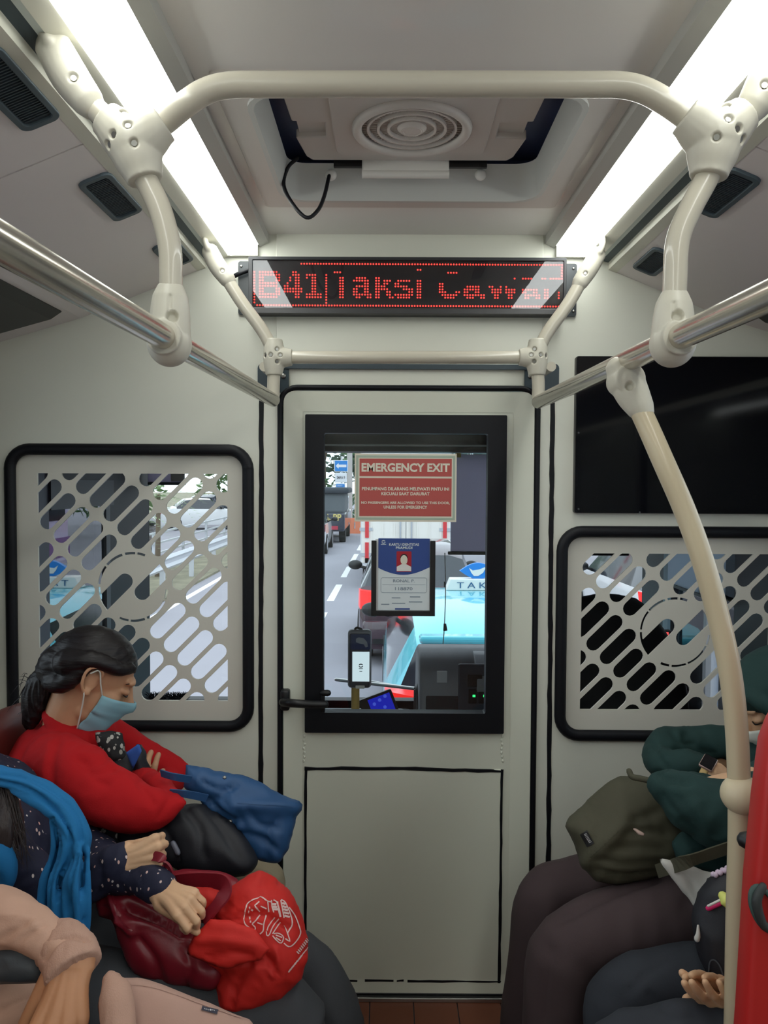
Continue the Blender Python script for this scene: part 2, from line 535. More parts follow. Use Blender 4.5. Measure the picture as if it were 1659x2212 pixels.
# floor
FLOORM = mat('brown_vinyl_floor', rgb(112, 62, 40), 0.5, var=(3.0, 0.12), bump=(250, 0.1, 0.0006), stretch=(1, 0.2, 1))
fl = struct(MB().box(XL, XR, YB, YW + 0.04, -0.05, -0.006).build('floor', GREYP))
k = 0; xx = XL
while xx < XR - 0.01:
    x1 = min(xx + 0.118, XR)
    MB().box(xx + 0.0015, x1 - 0.0015, YB, YW - 0.012, -0.006, 0.0).build('plank', FLOORM, fl)
    xx = x1
# partition wall with openings
def slot_lattice(cx, cz, o, hx0, hx1, hz0, hz1, s):
    """slots of the pressed grille, in metres; cx,cz ring centre; o lattice origin; s metres per photo pixel"""
    a = (78.7 * s, 77.2 * s); b = (29.8 * s, -29.8 * s); r = 16.3 * s; hl = 33 * s
    ux = (0.7071, 0.7071); RR = 84 * s
    loops = []
    for i in range(-6, 7):
        for j in range(-16, 17):
            x = o[0] + a[0] * i + b[0] * j; z = o[1] + a[1] * i + b[1] * j
            t0, t1 = -hl, hl
            # shorten next to the ring
            ok = []
            for k in range(41):
                t = -hl + 2 * hl * k / 40
                if math.hypot(x + ux[0] * t - cx, z + ux[1] * t - cz) > RR + r * 0.92: ok.append(t)
            if not ok: continue
            runs = [[ok[0], ok[0]]]
            for t in ok[1:]:
                if t - runs[-1][1] > 2 * hl / 40 * 1.5: runs.append([t, t])
                else: runs[-1][1] = t
            for t0, t1 in runs:
                p0 = (x + ux[0] * t0, z + ux[1] * t0); p1 = (x + ux[0] * t1, z + ux[1] * t1)
                poly = [(p1[0] + r * math.cos(R(45 - 90 + 180 * q / 8)), p1[1] + r * math.sin(R(45 - 90 + 180 * q / 8))) for q in range(9)] + \
                       [(p0[0] + r * math.cos(R(45 + 90 + 180 * q / 8)), p0[1] + r * math.sin(R(45 + 90 + 180 * q / 8))) for q in range(9)]
                poly = clip_rect(poly, hx0, hx1, hz0, hz1)
                if len(poly) > 2 and abs(area(poly)) > (9 * s) ** 2: loops.append(poly)
    # ring and the two rounded cuts of the emblem
    Ro, Ri = 77 * s, 71.5 * s
    c1 = (-17.5 * s, 12.5 * s); c2 = (19.0 * s, -12 * s); rc = 17 * s
    def cut(c, sg):
        L = 200 * s
        e = (c[0] + sg * 0.7071 * L, c[1] + sg * 0.7071 * L)
        a0 = 45 + (180 if sg > 0 else 0)
        poly = [(c[0] + rc * math.cos(R(a0 - 90 + 180 * q / 10)), c[1] + rc * math.sin(R(a0 - 90 + 180 * q / 10))) for q in range(11)]
        poly += [(e[0] + sg * -rc * 0.7071 * (-1), e[1] + sg * -rc * 0.7071), (e[0] - sg * rc * 0.7071, e[1] + sg * rc * 0.7071)] if False else []
        q0, q1 = poly[-1], poly[0]
        poly += [(q0[0] + sg * 0.7071 * L, q0[1] + sg * 0.7071 * L), (q1[0] + sg * 0.7071 * L, q1[1] + sg * 0.7071 * L)]
        poly = clip_circle(poly, Ro)
        return [(cx + p[0], cz + p[1]) for p in poly]
    loops.append(cut(c1, -1)); loops.append(cut(c2, 1))
    for a0, a1 in ((86, 104), (108, 140), (143, 176), (179, 205), (238, 262), (265, 290), (293, 336), (339, 356), (62, 83)):
        if a0 == 179: a0, a1 = 180, 201
        if a0 == 62: a0, a1 = 69, 83
        if a0 == 238: a0, a1 = 246, 262
        if a0 == 339: a0, a1 = 339, 356
        n = 8
        loops.append([(cx + Ro * math.cos(R(a0 + (a1 - a0) * q / n)), cz + Ro * math.sin(R(a0 + (a1 - a0) * q / n))) for q in range(n + 1)] +
                     [(cx + Ri * math.cos(R(a1 - (a1 - a0) * q / n)), cz + Ri * math.sin(R(a1 - (a1 - a0) * q / n))) for q in range(n + 1)])
    return loops
def area(p): return 0.5 * sum(p[i][0] * p[(i + 1) % len(p)][1] - p[(i + 1) % len(p)][0] * p[i][1] for i in range(len(p)))
def clip_half(poly, nx, nz, d):
    out = []
    for i in range(len(poly)):
        a, b = poly[i], poly[(i + 1) % len(poly)]
        da, db = a[0] * nx + a[1] * nz - d, b[0] * nx + b[1] * nz - d
        if da <= 0: out.append(a)
        if da * db < 0:
            t = da / (da - db); out.append((a[0] + (b[0] - a[0]) * t, a[1] + (b[1] - a[1]) * t))
    return out
def clip_rect(p, x0, x1, z0, z1):
    for h in ((1, 0, x1), (-1, 0, -x0), (0, 1, z1), (0, -1, -z0)):
        if len(p) > 2: p = clip_half(p, *h)
    return p
def clip_circle(p, r, n=40):
    for i in range(n):
        a = 2 * math.pi * i / n
        if len(p) > 2: p = clip_half(p, math.cos(a), math.sin(a), r * math.cos(math.pi / n))
    return p

gl = rect(28, 970, 537, 1566); gr = rect(1212, 1147, 1712, 1588)
gl_o = rect(15, 960, 548, 1578); gr_o = rect(1200, 1138, 1724, 1600)
dx0, dx1, dz0, dz1 = rect(612, 845, 1147, 2166)
door_hole = rrect(dx0 - 0.012, dx1 + 0.012, -0.02, dz1 + 0.012, 0.03)
wall = MB().plate([[(XL - 0.06, -0.02), (XR + 0.06, -0.02), (XR + 0.06, CZ + 0.06), (XL - 0.06, CZ + 0.06)],
                   rrect(*gl, 0.05), rrect(*gr, 0.05), [p for p in rrect(dx0 - 0.004, dx1 + 0.004, 0.003, dz1 + 0.004, 0.03)]], XZ, YW, YW + 0.035).build('wall_front', WALL)
struct(wall)
# header panel over the door, proud of the wall
hp = rect(597, 518, 1172, 788)
MB().rbox(hp[0], hp[1], YW - 0.004, YW + 0.01, hp[2], CZ + 0.02, 0.0015).build('header_panel', WALL, wall)
# black sealant lines either side of the door
def seal(name, pts, w, parent, y=YW, th=0.003, m=RUB, wob=0.0012):
    mb = MB(); rnd = random.Random(len(pts) + int(pts[0][0]))
    A = spline(pts, 0); B = []
    for i in range(len(A) - 1):
        k = max(2, int(np.linalg.norm(A[i + 1] - A[i]) / 25))
        for q in range(k): B.append(A[i] + (A[i + 1] - A[i]) * q / k)
    B.append(A[-1]); B = np.array(B)
    T = np.gradient(B, axis=0); T /= np.linalg.norm(T, axis=1)[:, None]
    vv = []
    for p, t in zip(B, T):
        c = P(p[0], p[1], y); n_ = V((t[1], 0, t[0])); n_ = V((-t[1], 0, -t[0])).normalized()
        w0, w1 = w / 2 + rnd.uniform(-wob, wob), w / 2 + rnd.uniform(-wob, wob)
        vv += [c + n_ * w0, c + n_ * w0 * 0.8 + V((0, -th, 0)), c - n_ * w1 * 0.8 + V((0, -th, 0)), c - n_ * w1]
    f = []
    for i in range(len(B) - 1):
        for j in range(3): f.append((4 * i + j, 4 * i + j + 1, 4 * i + 5 + j, 4 * i + 4 + j))
    mb.add(vv, f + [(0, 1, 2, 3), (4 * len(B) - 4, 4 * len(B) - 1, 4 * len(B) - 2, 4 * len(B) - 3)])
    return mb.build(name, m, parent, smooth=50)
seal('sealant_line', [(565, 800), (564, 1300), (562, 2175)], 0.013, wall)
seal('sealant_line', [(1195, 800), (1190, 1200), (1182, 2175)], 0.013, wall)
# door gasket: rounded rubber bead round the door leaf
g0, g1, g2, g3 = dx0 - 0.008, dx1 + 0.008, 0.0, dz1 + 0.008
gpath = [V((g0, YW - 0.004, 0.0)), V((g0, YW - 0.004, 0.8))] + [V((g0, YW - 0.004, g3 - 0.05))] + \
        [V((g0 + 0.045 - 0.045 * math.cos(R(a)), YW - 0.004, g3 - 0.045 + 0.045 * math.sin(R(a)))) for a in (15, 35, 55, 75, 90)] + \
        [V((g1 - 0.045 + 0.045 * math.cos(R(a)), YW - 0.004, g3 - 0.045 + 0.045 * math.sin(R(a)))) for a in (90, 75, 55, 35, 15, 0)] + [V((g1, YW - 0.004, 0.8)), V((g1, YW - 0.004, 0.0))]
mb = MB(); mb.add(*sweep(gpath, [(0.0075, 0.009)] * len(gpath), n=10, res=0, up=(0, 1, 0)))
mb.build('door_gasket', RUB, wall, smooth=60)

# grilles set into the wall
def grille(name, hole, outer, ring, o, hz, label):
    s = 1 / 809.5
    e = empty(name, ((hole[0] + hole[1]) / 2, YW, hole[2]), label, 'grille', 'slotted cab grilles in the partition')
    c = P(*ring); oo = P(*o); hr = rect(*hz)
    loops = slot_lattice(c.x, c.z, (oo.x, oo.z), *hr, s)
    MB().plate([rrect(hole[0] - 0.004, hole[1] + 0.004, hole[2] - 0.004, hole[3] + 0.004, 0.05)] + loops, XZ, YW + 0.010, YW + 0.016).build('slotted_plate', WALLG, e)
    cx, cz = (outer[0] + outer[1]) / 2, (outer[2] + outer[3]) / 2
    w = (hole[0] - outer[0]) ; r = 0.05
    pts = rrect(outer[0] + 0.014, outer[1] - 0.014, outer[2] + 0.014, outer[3] - 0.014, 0.052, 7)
    pts = pts + [pts[0], pts[1]]
    A = [V((p[0], YW - 0.004, p[1])) for p in pts]
    mb = MB(); vv, ff = sweep(A, [(0.0155, 0.013)] * len(A), n=12, res=0, up=(0, 1, 0)); mb.add(vv, ff)
    mb.build('rubber_frame', RUB, e, smooth=70)
    return e
WALLG = mat('cream_grille_plate', rgb(218, 215, 203), 0.42)
grille('slotted_grille', gl, gl_o, (284.7, 1269.2), (359.7, 1342.6), (80, 1023, 490, 1515), 'cream slotted grille with round emblem, tall one behind the woman in red')
grille('slotted_grille', gr, gr_o, (1461.6, 1367.5), (1308.4, 1369), (1257, 1197, 1665, 1536), 'cream slotted grille with round emblem, under the black screen')

# ------------------------------------------------------------------ the emergency door
door = struct(empty('door_1', (0.05, YW, 0), 'off-white emergency door with a black framed window and sealed lower panel', None))
wo = rect(660, 897, 1090, 1580); wi = rect(700, 937, 1050, 1537)
MB().plate([rrect(dx0, dx1, 0.016, dz1, 0.028), rrect(wo[0] + 0.01, wo[1] - 0.01, wo[2] + 0.01, wo[3] - 0.01, 0.003, 2)], XZ, YW - 0.002, YW + 0.030).build('door_leaf', DOORW, door)
# raised bead running round the leaf
for nm, a in (('leaf_border', 0),):
    o1 = rrect(dx0 + 0.002, dx1 - 0.002, 0.02, dz1 - 0.002, 0.028)
    i1 = rrect(dx0 + 0.052, dx1 - 0.056, 0.07, dz1 - 0.056, 0.004)
    mb = MB(); n = len(o1)
    vv = [V((p[0], YW - 0.010, p[1])) for p in o1] + [V((p[0], YW - 0.003, p[1])) for p in i1] + [V((p[0], YW + 0.004, p[1])) for p in o1]
    mb.add(vv, [(i, (i + 1) % n, n + (i + 1) % n, n + i) for i in range(n)] + [(i, 2 * n + i, 2 * n + (i + 1) % n, (i + 1) % n) for i in range(n)])
    mb.build(nm, DOORW, door, smooth=35)
wf = MB().plate([rrect(*wo, 0.003, 2), rrect(*wi, 0.004, 2)], XZ, YW - 0.016, YW + 0.020).build('window_frame', RUB, door)
PANE = glass('door_window_glass', (0.93, 0.95, 0.96, 1), 1.35)
MB().box(wi[0] - 0.01, wi[1] + 0.01, YW + 0.002, YW + 0.004, wi[2] - 0.01, wi[3] + 0.01).build('window_pane', PANE, door)
lp = rect(662, 1660, 1082, 2118)
MB().rbox(lp[0], lp[1], YW - 0.005, YW + 0.0, lp[2], lp[3], 0.0015).build('lower_panel', DOORW2 if 'DOORW2' in globals() else DOORW, door)
seal('panel_sealant', [(660, 2116), (660, 1800), (661, 1660)], 0.008, door, y=YW - 0.003, th=0.0035)
seal('panel_sealant', [(658, 1660), (870, 1660), (1086, 1666)], 0.0085, door, y=YW - 0.003, th=0.0035, wob=0.0018)
seal('panel_sealant', [(1084, 1662), (1081, 1900), (1078, 2122)], 0.008, door, y=YW - 0.003, th=0.0035)
for a, b in ((658, 772), (788, 850), (857, 872), (880, 1082)):
    seal('panel_sealant', [(a, 2116 + (a - 658) * 0.008), (b, 2116 + (b - 658) * 0.008)], 0.006, door, y=YW - 0.003, th=0.0035, wob=0.0018)
# weld spots beside the middle rail
for sx in (658, 1085):
    for q in range(7):
        c = P(sx + random.uniform(-2, 2), 1590 + q * 9, YW - 0.003)
        mb = MB(); mb.sphere(c, 0.0032, 8, 6, sc=(1, 0.5, 1.3)); mb.build('weld_spot', DOORW, door, smooth=180)
# kick sill
MB().box(dx0 - 0.03, dx1 + 0.03, YW - 0.02, YW + 0.02, 0.0, 0.012).build('door_sill', ALU, door, bevel=0.002)
MB().box(dx0 + 0.01, dx1 - 0.01, YW - 0.006, YW + 0.0, 0.014, 0.026).build('sweep_strip', GREYP, door)
# lever handle
hd = MB()
b0 = P(617, 1510, YW - 0.012)
hd.rbox(b0.x - 0.012, b0.x + 0.012, YW - 0.03, YW + 0.0, b0.z - 0.028, b0.z + 0.028, 0.006)
hd.add(*sweep([P(612, 1517, YW - 0.03), P(630, 1519, YW - 0.055), P(665, 1521, YW - 0.058), P(702, 1522, YW - 0.052)], [0.012, 0.0115, 0.0105, 0.010], n=12))
hd.add(*sweep([P(697, 1497, YW - 0.02), P(708, 1497, YW - 0.02)], [0.008, 0.009], n=10))
hl_ = hd.build('lever_handle', BLK, door, smooth=50)
MB().rbox(P(694, 1500).x, P(703, 1500).x, YW - 0.022, YW - 0.014, P(700, 1535).z, P(700, 1488).z, 0.003).build('latch_keeper', BLK, door, smooth=50)

# ------------------------------------------------------------------ sign, driver card
RED_S = mat('sign_red', rgb(182, 82, 76), 0.6); IVORY = mat('sign_ivory', rgb(222, 216, 198), 0.6)
SGREEN = mat('sign_grey_green', rgb(170, 184, 166), 0.6)
er = rect(766, 980, 986, 1127, YW - 0.001)
e = empty('emergency_sign', (0.05, YW - 0.001, er[2]), 'red and ivory EMERGENCY EXIT sign stuck on the door window', 'sign')
yS = YW - 0.0012
MB().box(er[0], er[1], yS, yS + 0.002, er[2], er[3]).build('backing', IVORY, e)
s_ = 1 / 809.5
MB().plate([[(er[0] + 3 * s_, er[2] + 4 * s_), (er[1] - 3 * s_, er[2] + 4 * s_), (er[1] - 3 * s_, er[3] - 4 * s_), (er[0] + 3 * s_, er[3] - 4 * s_)],
            [(er[0] + 8 * s_, er[2] + 9 * s_), (er[1] - 8 * s_, er[2] + 9 * s_), (er[1] - 8 * s_, er[3] - 9 * s_), (er[0] + 8 * s_, er[3] - 9 * s_)]], XZ, yS - 0.0003, yS).build('border', SGREEN, e)
xa, xb = er[0] + 10.5 * s_, er[1] - 10.5 * s_
zt = er[3] - 11 * s_; zb_ = er[2] + 12 * s_
zm = P(876, 1031).z
MB().box(xa, xb, yS - 0.0004, yS, zm + 2 * s_, zt).build('red_field', RED_S, e)
MB().box(xa, xb, yS - 0.0004, yS, zb_, zm - 2 * s_).build('red_field', RED_S, e)
xm = (xa + xb) / 2
for i, (t, y, w, hh, bo) in enumerate((('EMERGENCY EXIT', 1010, 190, 19, 0.035), ('PENUMPANG DILARANG MELEWATI PINTU INI', 1056, 188, 7.0, 0.03), ('KECUALI SAAT DARURAT', 1066.5, 104, 7.0, 0.03),
                                   ('NO PASSENGERS ARE ALLOWED TO USE THIS DOOR,', 1086.5, 191, 6.6, 0.03), ('UNLESS FOR EMERGENCY', 1095.5, 94, 6.6, 0.03))):
    text('lettering', t, (xm, yS - 0.0008, P(876, y, yS).z), IVORY, e, width=w * s_, height=hh * s_, bold=bo)

NAVY = mat('card_blue', rgb(44, 72, 138), 0.5); CARD = mat('card_paper', rgb(214, 222, 224), 0.5); CARDTX = mat('card_grey_print', rgb(120, 136, 150), 0.6)
ho = rect(802, 1168, 940, 1330, YW - 0.004)
e = empty('card_holder', (ho[0], YW - 0.004, ho[2]), 'black U-shaped card holder on the door window', 'holder')
w_ = 11 * s_
MB().plate([[(ho[0], ho[3]), (ho[0], ho[2]), (ho[1], ho[2]), (ho[1], ho[3]), (ho[1] - w_, ho[3]), (ho[1] - w_, ho[2] + w_), (ho[0] + w_, ho[2] + w_), (ho[0] + w_, ho[3])]], XZ, YW - 0.010, YW + 0.002).build('channel', BLK, e, bevel=0.0008)
MB().box(ho[0] + w_ * 0.8, ho[1] - w_ * 0.8, YW - 0.003, YW + 0.001, ho[2] + w_ * 0.8, ho[3] + 3 * s_).build('clear_backing', mat('frosted_acrylic', rgb(236, 238, 240), 0.25), e)
ca = rect(817, 1163, 928, 1318, YW - 0.006); yC = YW - 0.006
e = empty('driver_card', (ca[0], yC, ca[2]), 'blue and white driver identity card with a small portrait in the black holder', 'card')
MB().box(ca[0], ca[1], yC, yC + 0.0015, ca[2], ca[3]).build('paper', CARD, e)
cw = ca[1] - ca[0]; ch = ca[3] - ca[2]
poly = [(ca[0], ca[3]), (ca[0], ca[3] - 0.41 * ch)] + [(ca[0] + cw * t, ca[3] - ch * (0.41 + 0.105 * math.sin(math.pi * t) ** 0.9 - 0.015 * t)) for t in [i / 14 for i in range(1, 14)]] + [(ca[1], ca[3] - 0.40 * ch), (ca[1], ca[3])]
MB().plate([poly], XZ, yC - 0.0003, yC).build('blue_field', NAVY, e)
cxm = (ca[0] + ca[1]) / 2
text('lettering', 'KARTU IDENTITAS', (cxm, yC - 0.0006, ca[3] - 0.085 * ch), CARD, e, width=0.58 * cw, height=0.036 * ch, bold=0.02)
text('lettering', 'PRAMUDI', (cxm, yC - 0.0006, ca[3] - 0.130 * ch), CARD, e, width=0.32 * cw, height=0.036 * ch, bold=0.02)
ph = MB().plate([rrect(cxm - 0.145 * cw, cxm + 0.145 * cw, ca[3] - 0.465 * ch, ca[3] - 0.18 * ch, 0.002, 3)], XZ, yC - 0.0007, yC).build('portrait', mat('portrait_red', rgb(168, 24, 44), 0.5), e)
pz = ca[3] - 0.465 * ch
MB().plate([[(cxm - 0.14 * cw, pz + 0.002), (cxm + 0.14 * cw, pz + 0.002), (cxm + 0.14 * cw, pz + 0.07 * ch), (cxm + 0.05 * cw, pz + 0.105 * ch), (cxm - 0.05 * cw, pz + 0.105 * ch), (cxm - 0.14 * cw, pz + 0.07 * ch)]], XZ, yC - 0.0010, yC - 0.0006).build('shirt', WHITEP, ph)
MB().plate([[(cxm + 0.068 * cw * math.cos(a), pz + 0.165 * ch + 0.068 * ch * math.sin(a)) for a in [i * math.pi / 10 for i in range(20)]]], XZ, yC - 0.0014, yC - 0.0009).build('face_silhouette', IVORY, ph)
MB().plate([[(cxm + 0.075 * cw * math.cos(a), pz + 0.19 * ch + 0.06 * ch * math.sin(a)) for a in [i * math.pi / 10 for i in range(11)]]], XZ, yC - 0.0012, yC - 0.0008).build('hair_silhouette', BLK, ph)
bx = (ca[0] + 0.05 * cw, ca[1] - 0.05 * cw, ca[2] + 0.24 * ch, ca[2] + 0.455 * ch)
MB().plate([rrect(*bx, 0.006, 4), rrect(bx[0] + 0.001, bx[1] - 0.001, bx[2] + 0.001, bx[3] - 0.001, 0.005, 4)], XZ, yC - 0.0004, yC).build('name_box', CARDTX, e)
MB().box(bx[0] + 0.004, bx[1] - 0.004, yC - 0.0004, yC, ca[2] + 0.352 * ch, ca[2] + 0.356 * ch).build('name_rule', CARDTX, e)
text('lettering', 'RONAL P.', (cxm, yC - 0.0006, ca[2] + 0.41 * ch), CARDTX, e, width=0.42 * cw, height=0.04 * ch, bold=0.01)
text('lettering', '118870', (cxm, yC - 0.0006, ca[2] + 0.30 * ch), CARDTX, e, width=0.34 * cw, height=0.043 * ch, bold=0.01)
for fx, fz, fw in ((0.35, 0.165, 0.17), (0.72, 0.18, 0.2), (0.40, 0.09, 0.26), (0.73, 0.11, 0.26), (0.14, 0.075, 0.16)):
    MB().box(ca[0] + (fx - fw / 2) * cw, ca[0] + (fx + fw / 2) * cw, yC - 0.0004, yC, ca[2] + fz * ch, ca[2] + (fz + 0.012) * ch).build('small_print', CARDTX, e)
MB().box(ca[0] + 0.33 * cw, ca[0] + 0.62 * cw, yC - 0.0004, yC, ca[2] + 0.006 * ch, ca[2] + 0.028 * ch).build('blue_tab', NAVY, e)
def swoosh(cx, cz, r, y, m, parent, name='emblem', local=False):
    mb = MB()
    for sg in (1, -1):
        pts = [(cx + sg * r * math.cos(R(a)), cz + sg * r * 0.85 * math.sin(R(a))) for a in range(20, 171, 15)]
        pts += [(cx + sg * r * 0.55 * math.cos(R(a)), cz + sg * r * 0.35 * math.sin(R(a)) + sg * r * 0.1) for a in range(170, 19, -15)]
        mb.plate([pts], XZ, y - 0.0005, y)
    return mb.build(name, m, parent, local=local)
swoosh(ca[0] + 0.1 * cw, ca[3] - 0.05 * ch, 0.0055, yC - 0.0002, CARD, e)
MB().box(ca[0] + 0.05 * cw, ca[0] + 0.15 * cw, yC - 0.0005, yC, ca[3] - 0.088 * ch, ca[3] - 0.08 * ch).build('small_print', CARD, e)

# ------------------------------------------------------------------ ceiling
Y1 = YW
hx0, hx1, hy0, hy1 = -0.237, 0.337, 1.325, 1.82
ceil = struct(MB().plate([[(-0.315, YB), (0.415, YB), (0.415, Y1), (-0.315, Y1)], rrect(hx0, hx1, hy0, hy1, 0.06)], XY, CZ, CZ + 0.02).build('ceiling', CEIL))
def profile(name, pts, m, side, parent=None, y0=YB, y1=Y1, smooth=None):
    q = [((mir(x) if side else x), H + z) for x, z in pts]
    return MB().prism(q, lambda u, v, w: V((u, w, v)), y0, y1).build(name, m, parent, smooth=smooth)
DIFF = emitter('lit_diffuser', (0.97, 1.0, 0.955, 1), LAMP_STRENGTH)
GROOVE = mat('dark_groove', rgb(70, 84, 90), 0.6)
for sd in (0, 1):
    w_name = ('left', 'right')[sd]
    sl = struct(profile('ceiling_duct_' + w_name, [(-0.500, 0.568), (-0.812, 0.441), (-0.812, 0.455), (-0.500, 0.582)], SLOPE, sd))
    cuts = [YB, -1.1, 0.1, 1.32, Y1]
    for k_ in range(4):
        profile('duct_panel', [(-0.500, 0.556), (-0.812, 0.429), (-0.812, 0.4405), (-0.500, 0.5675)], SLOPE, sd, sl, y0=cuts[k_] + (0.002 if k_ else 0), y1=cuts[k_ + 1] - (0.002 if k_ < 3 else 0))
    e = empty('light_strip', (mir(-0.38) if sd else -0.38, 0, H + 0.6), 'long lit ceiling light strip ' + ('over the right seats, beside the black screen' if sd else 'over the left seats, above the woman in red'), 'ceiling light', 'ceiling light strips')
    profile('diffuser', [(-0.340, 0.6195), (-0.352, 0.609), (-0.372, 0.5985), (-0.395, 0.592), (-0.412, 0.590), (-0.421, 0.5935), (-0.421, 0.61), (-0.340, 0.64)], DIFF, sd, e, y1=Y1 - 0.015)
    profile('inner_trim', [(-0.315, 0.652), (-0.3145, 0.628), (-0.338, 0.617), (-0.341, 0.622), (-0.341, 0.66)], TRIM if False else mat('grey_trim', rgb(182, 182, 176), 0.4), sd, e)
    profile('outer_trim', [(-0.4195, 0.5915), (-0.448, 0.5815), (-0.449, 0.60), (-0.4195, 0.612)], TRIM, sd, e)
    profile('step_strip', [(-0.448, 0.583), (-0.461, 0.5835), (-0.461, 0.60), (-0.448, 0.60)], mat('pale_strip', rgb(206, 216, 212), 0.5), sd, e)
    profile('groove', [(-0.460, 0.586), (-0.482, 0.580), (-0.482, 0.61), (-0.460, 0.61)], GROOVE, sd, e)
    profile('outer_lip', [(-0.481, 0.5615), (-0.503, 0.5535), (-0.503, 0.585), (-0.481, 0.594)], TRIM, sd, e)
    MB().box(*sorted((mir(-0.341) if sd else -0.341, mir(-0.421) if sd else -0.421)), Y1 - 0.016, Y1 - 0.001, H + 0.59, H + 0.64).build('end_cap', TRIM, e)
# air outlets in the ducts
VENT = mat('vent_blue_grey', rgb(74, 88, 96), 0.5); VSLAT = mat('vent_slat_grey', rgb(52, 62, 70), 0.55)
def vent(yc, L, W, sd, u0, label):
    sg = 1 if not sd else -1
    n = V((0.407 * sg, 0, -1)).normalized()           # points down into the saloon
    a = V((-1 * sg, 0, -0.407)).normalized()          # down the slope
    x0 = -0.5 if not sd else mir(-0.5)
    c = V((x0, yc, H + 0.556)) + a * u0
    e = empty('air_vent', c, label, 'vent', 'air outlets in the ceiling ducts')
    fr = lambda u, v, w: c + V((0, 1, 0)) * u + a * v + n * w
    mb = MB(); mb.plate([rrect(-L / 2, L / 2, -W / 2, W / 2, 0.016), rrect(-L / 2 + 0.012, L / 2 - 0.012, -W / 2 + 0.010, W / 2 - 0.010, 0.009)], fr, -0.002, 0.006)
    mb.build('rim', VENT, e, bevel=0.0015)
    MB().plate([rrect(-L / 2 + 0.008, L / 2 - 0.008, -W / 2 + 0.006, W / 2 - 0.006, 0.01)], fr, -0.006, 0.0012).build('backing', VSLAT, e)
    k = int((L - 0.03) / 0.006)
    mb = MB()
    for i in range(k):
        u = -L / 2 + 0.015 + 0.006 * i
        mb.prism([(u, -W / 2 + 0.011), (u + 0.0022, -W / 2 + 0.011), (u + 0.0022, W / 2 - 0.011), (u, W / 2 - 0.011)], fr, 0.0, 0.0035)
    tag(mb.build('slats', VSLAT, e), kind='stuff')
vent(1.12, 0.20, 0.064, 0, 0.030, 'long dark slatted air outlet in the left duct, beside the big pipe joint')
vent(1.53, 0.20, 0.064, 0, 0.033, 'dark slatted air outlet in the left duct, under the big pipe joint')
vent(1.92, 0.17, 0.064, 0, 0.020, 'small dark slatted air outlet in the left duct, next to the partition')
vent(1.10, 0.20, 0.064, 1, 0.030, 'long dark slatted air outlet in the right duct, cut by the picture edge')
vent(1.50, 0.20, 0.064, 1, 0.030, 'dark slatted air outlet in the right duct, behind the bent pipe')
vent(1.93, 0.17, 0.064, 1, 0.050, 'small dark slatted air outlet in the right duct, next to the partition')
# side walls, window lines, black rails
for sd in (0, 1):
    nm = ('left', 'right')[sd]; s = -1 if not sd else 1
    x = XL if not sd else XR
    wl = struct(MB().box(min(x, x + s * 0.06), max(x, x + s * 0.06), YB, YW, -0.02, 0.86).box(min(x, x + s * 0.06), max(x, x + s * 0.06), YB, YW, 1.72, CZ + 0.06)
         .build('wall_' + nm, WALL))
    for yy in (YB, -1.1, 0.35, 1.78):
        MB().box(min(x, x + s * 0.05), max(x, x + s * 0.05), yy, yy + (0.07 if yy < 1.7 else YW - yy), 0.86, 1.72).build('window_pillar', BLK, wl)
    for k_, (ya, yb) in enumerate(((YB + 0.07, -1.1), (-1.03, 0.35), (0.42, 1.78))):
        wn = struct(MB().box(x + s * 0.02, x + s * 0.025, ya, yb, 0.86, 1.72).build('window_%d' % (k_ + 1 + 3 * sd), glass('tinted_side_glass', (0.90, 0.94, 0.95, 1), 1.4)))
    # outer part of the duct down to the window
    q = [(-0.81, 0.43), (-1.13, 0.335), (-1.13, 0.36), (-0.81, 0.456)]
    struct(profile('ceiling_edge_' + nm, q, SLOPE, sd))
    e = tag(profile('window_blind_rail', [(-0.822, 0.424), (-0.850, 0.405), (-1.10, 0.335), (-1.10, 0.365), (-0.83, 0.444)], BLK, sd, None, y1=2.0), 'black blind rail under the ' + nm + ' ceiling duct', 'rail')
struct(MB().box(XL, XR, YB - 0.05, YB, -0.02, CZ + 0.05).build('wall_back', WALL))

# ------------------------------------------------------------------ roof hatch with fan
PINKW = mat('hatch_white', rgb(206, 200, 194), 0.45, var=(3, 0.03)); GREYW = mat('hatch_grey', rgb(196, 198, 194), 0.45)
hat = empty('roof_hatch', (XC, 1.57, CZ), 'white roof hatch with a round fan grille, handle bar and loose cable', 'hatch')
ox0, ox1, oy0, oy1 = -0.288, 0.39, 1.27, 1.878
MB().plate([rrect(ox0, ox1, oy0, oy1, 0.012, 3), rrect(hx0, hx1, hy0, hy1, 0.06)], XY, CZ - 0.006, CZ + 0.001).build('trim_frame', PINKW, hat, bevel=0.0015)
lp0 = rrect(hx0 - 0.006, hx1 + 0.006, hy0 - 0.006, hy1 + 0.006, 0.064); lp1 = rrect(hx0 + 0.004, hx1 - 0.004, hy0 + 0.004, hy1 - 0.004, 0.056)
mb = MB(); n = len(lp0)
loops = [(lp0, -0.006), (lp0, -0.012), (lp1, -0.012), (rrect(hx0 + 0.012, hx1 - 0.012, hy0 + 0.014, hy1 - 0.02, 0.05), 0.02), (rrect(hx0 + 0.017, hx1 - 0.017, hy0 + 0.03, hy1 - 0.06, 0.04), 0.05)]
vv = [V((p[0], p[1], CZ + z)) for L, z in loops for p in L]
mb.add(vv, [(a * n + i, a * n + (i + 1) % n, (a + 1) * n + (i + 1) % n, (a + 1) * n + i) for a in range(len(loops) - 1) for i in range(n)])
mb.build('recess_lining', GREYW, hat, smooth=50)
mb = MB().box(hx0 - 0.03, hx1 + 0.03, hy0 - 0.03, hy1 + 0.03, CZ + 0.09, CZ + 0.11)
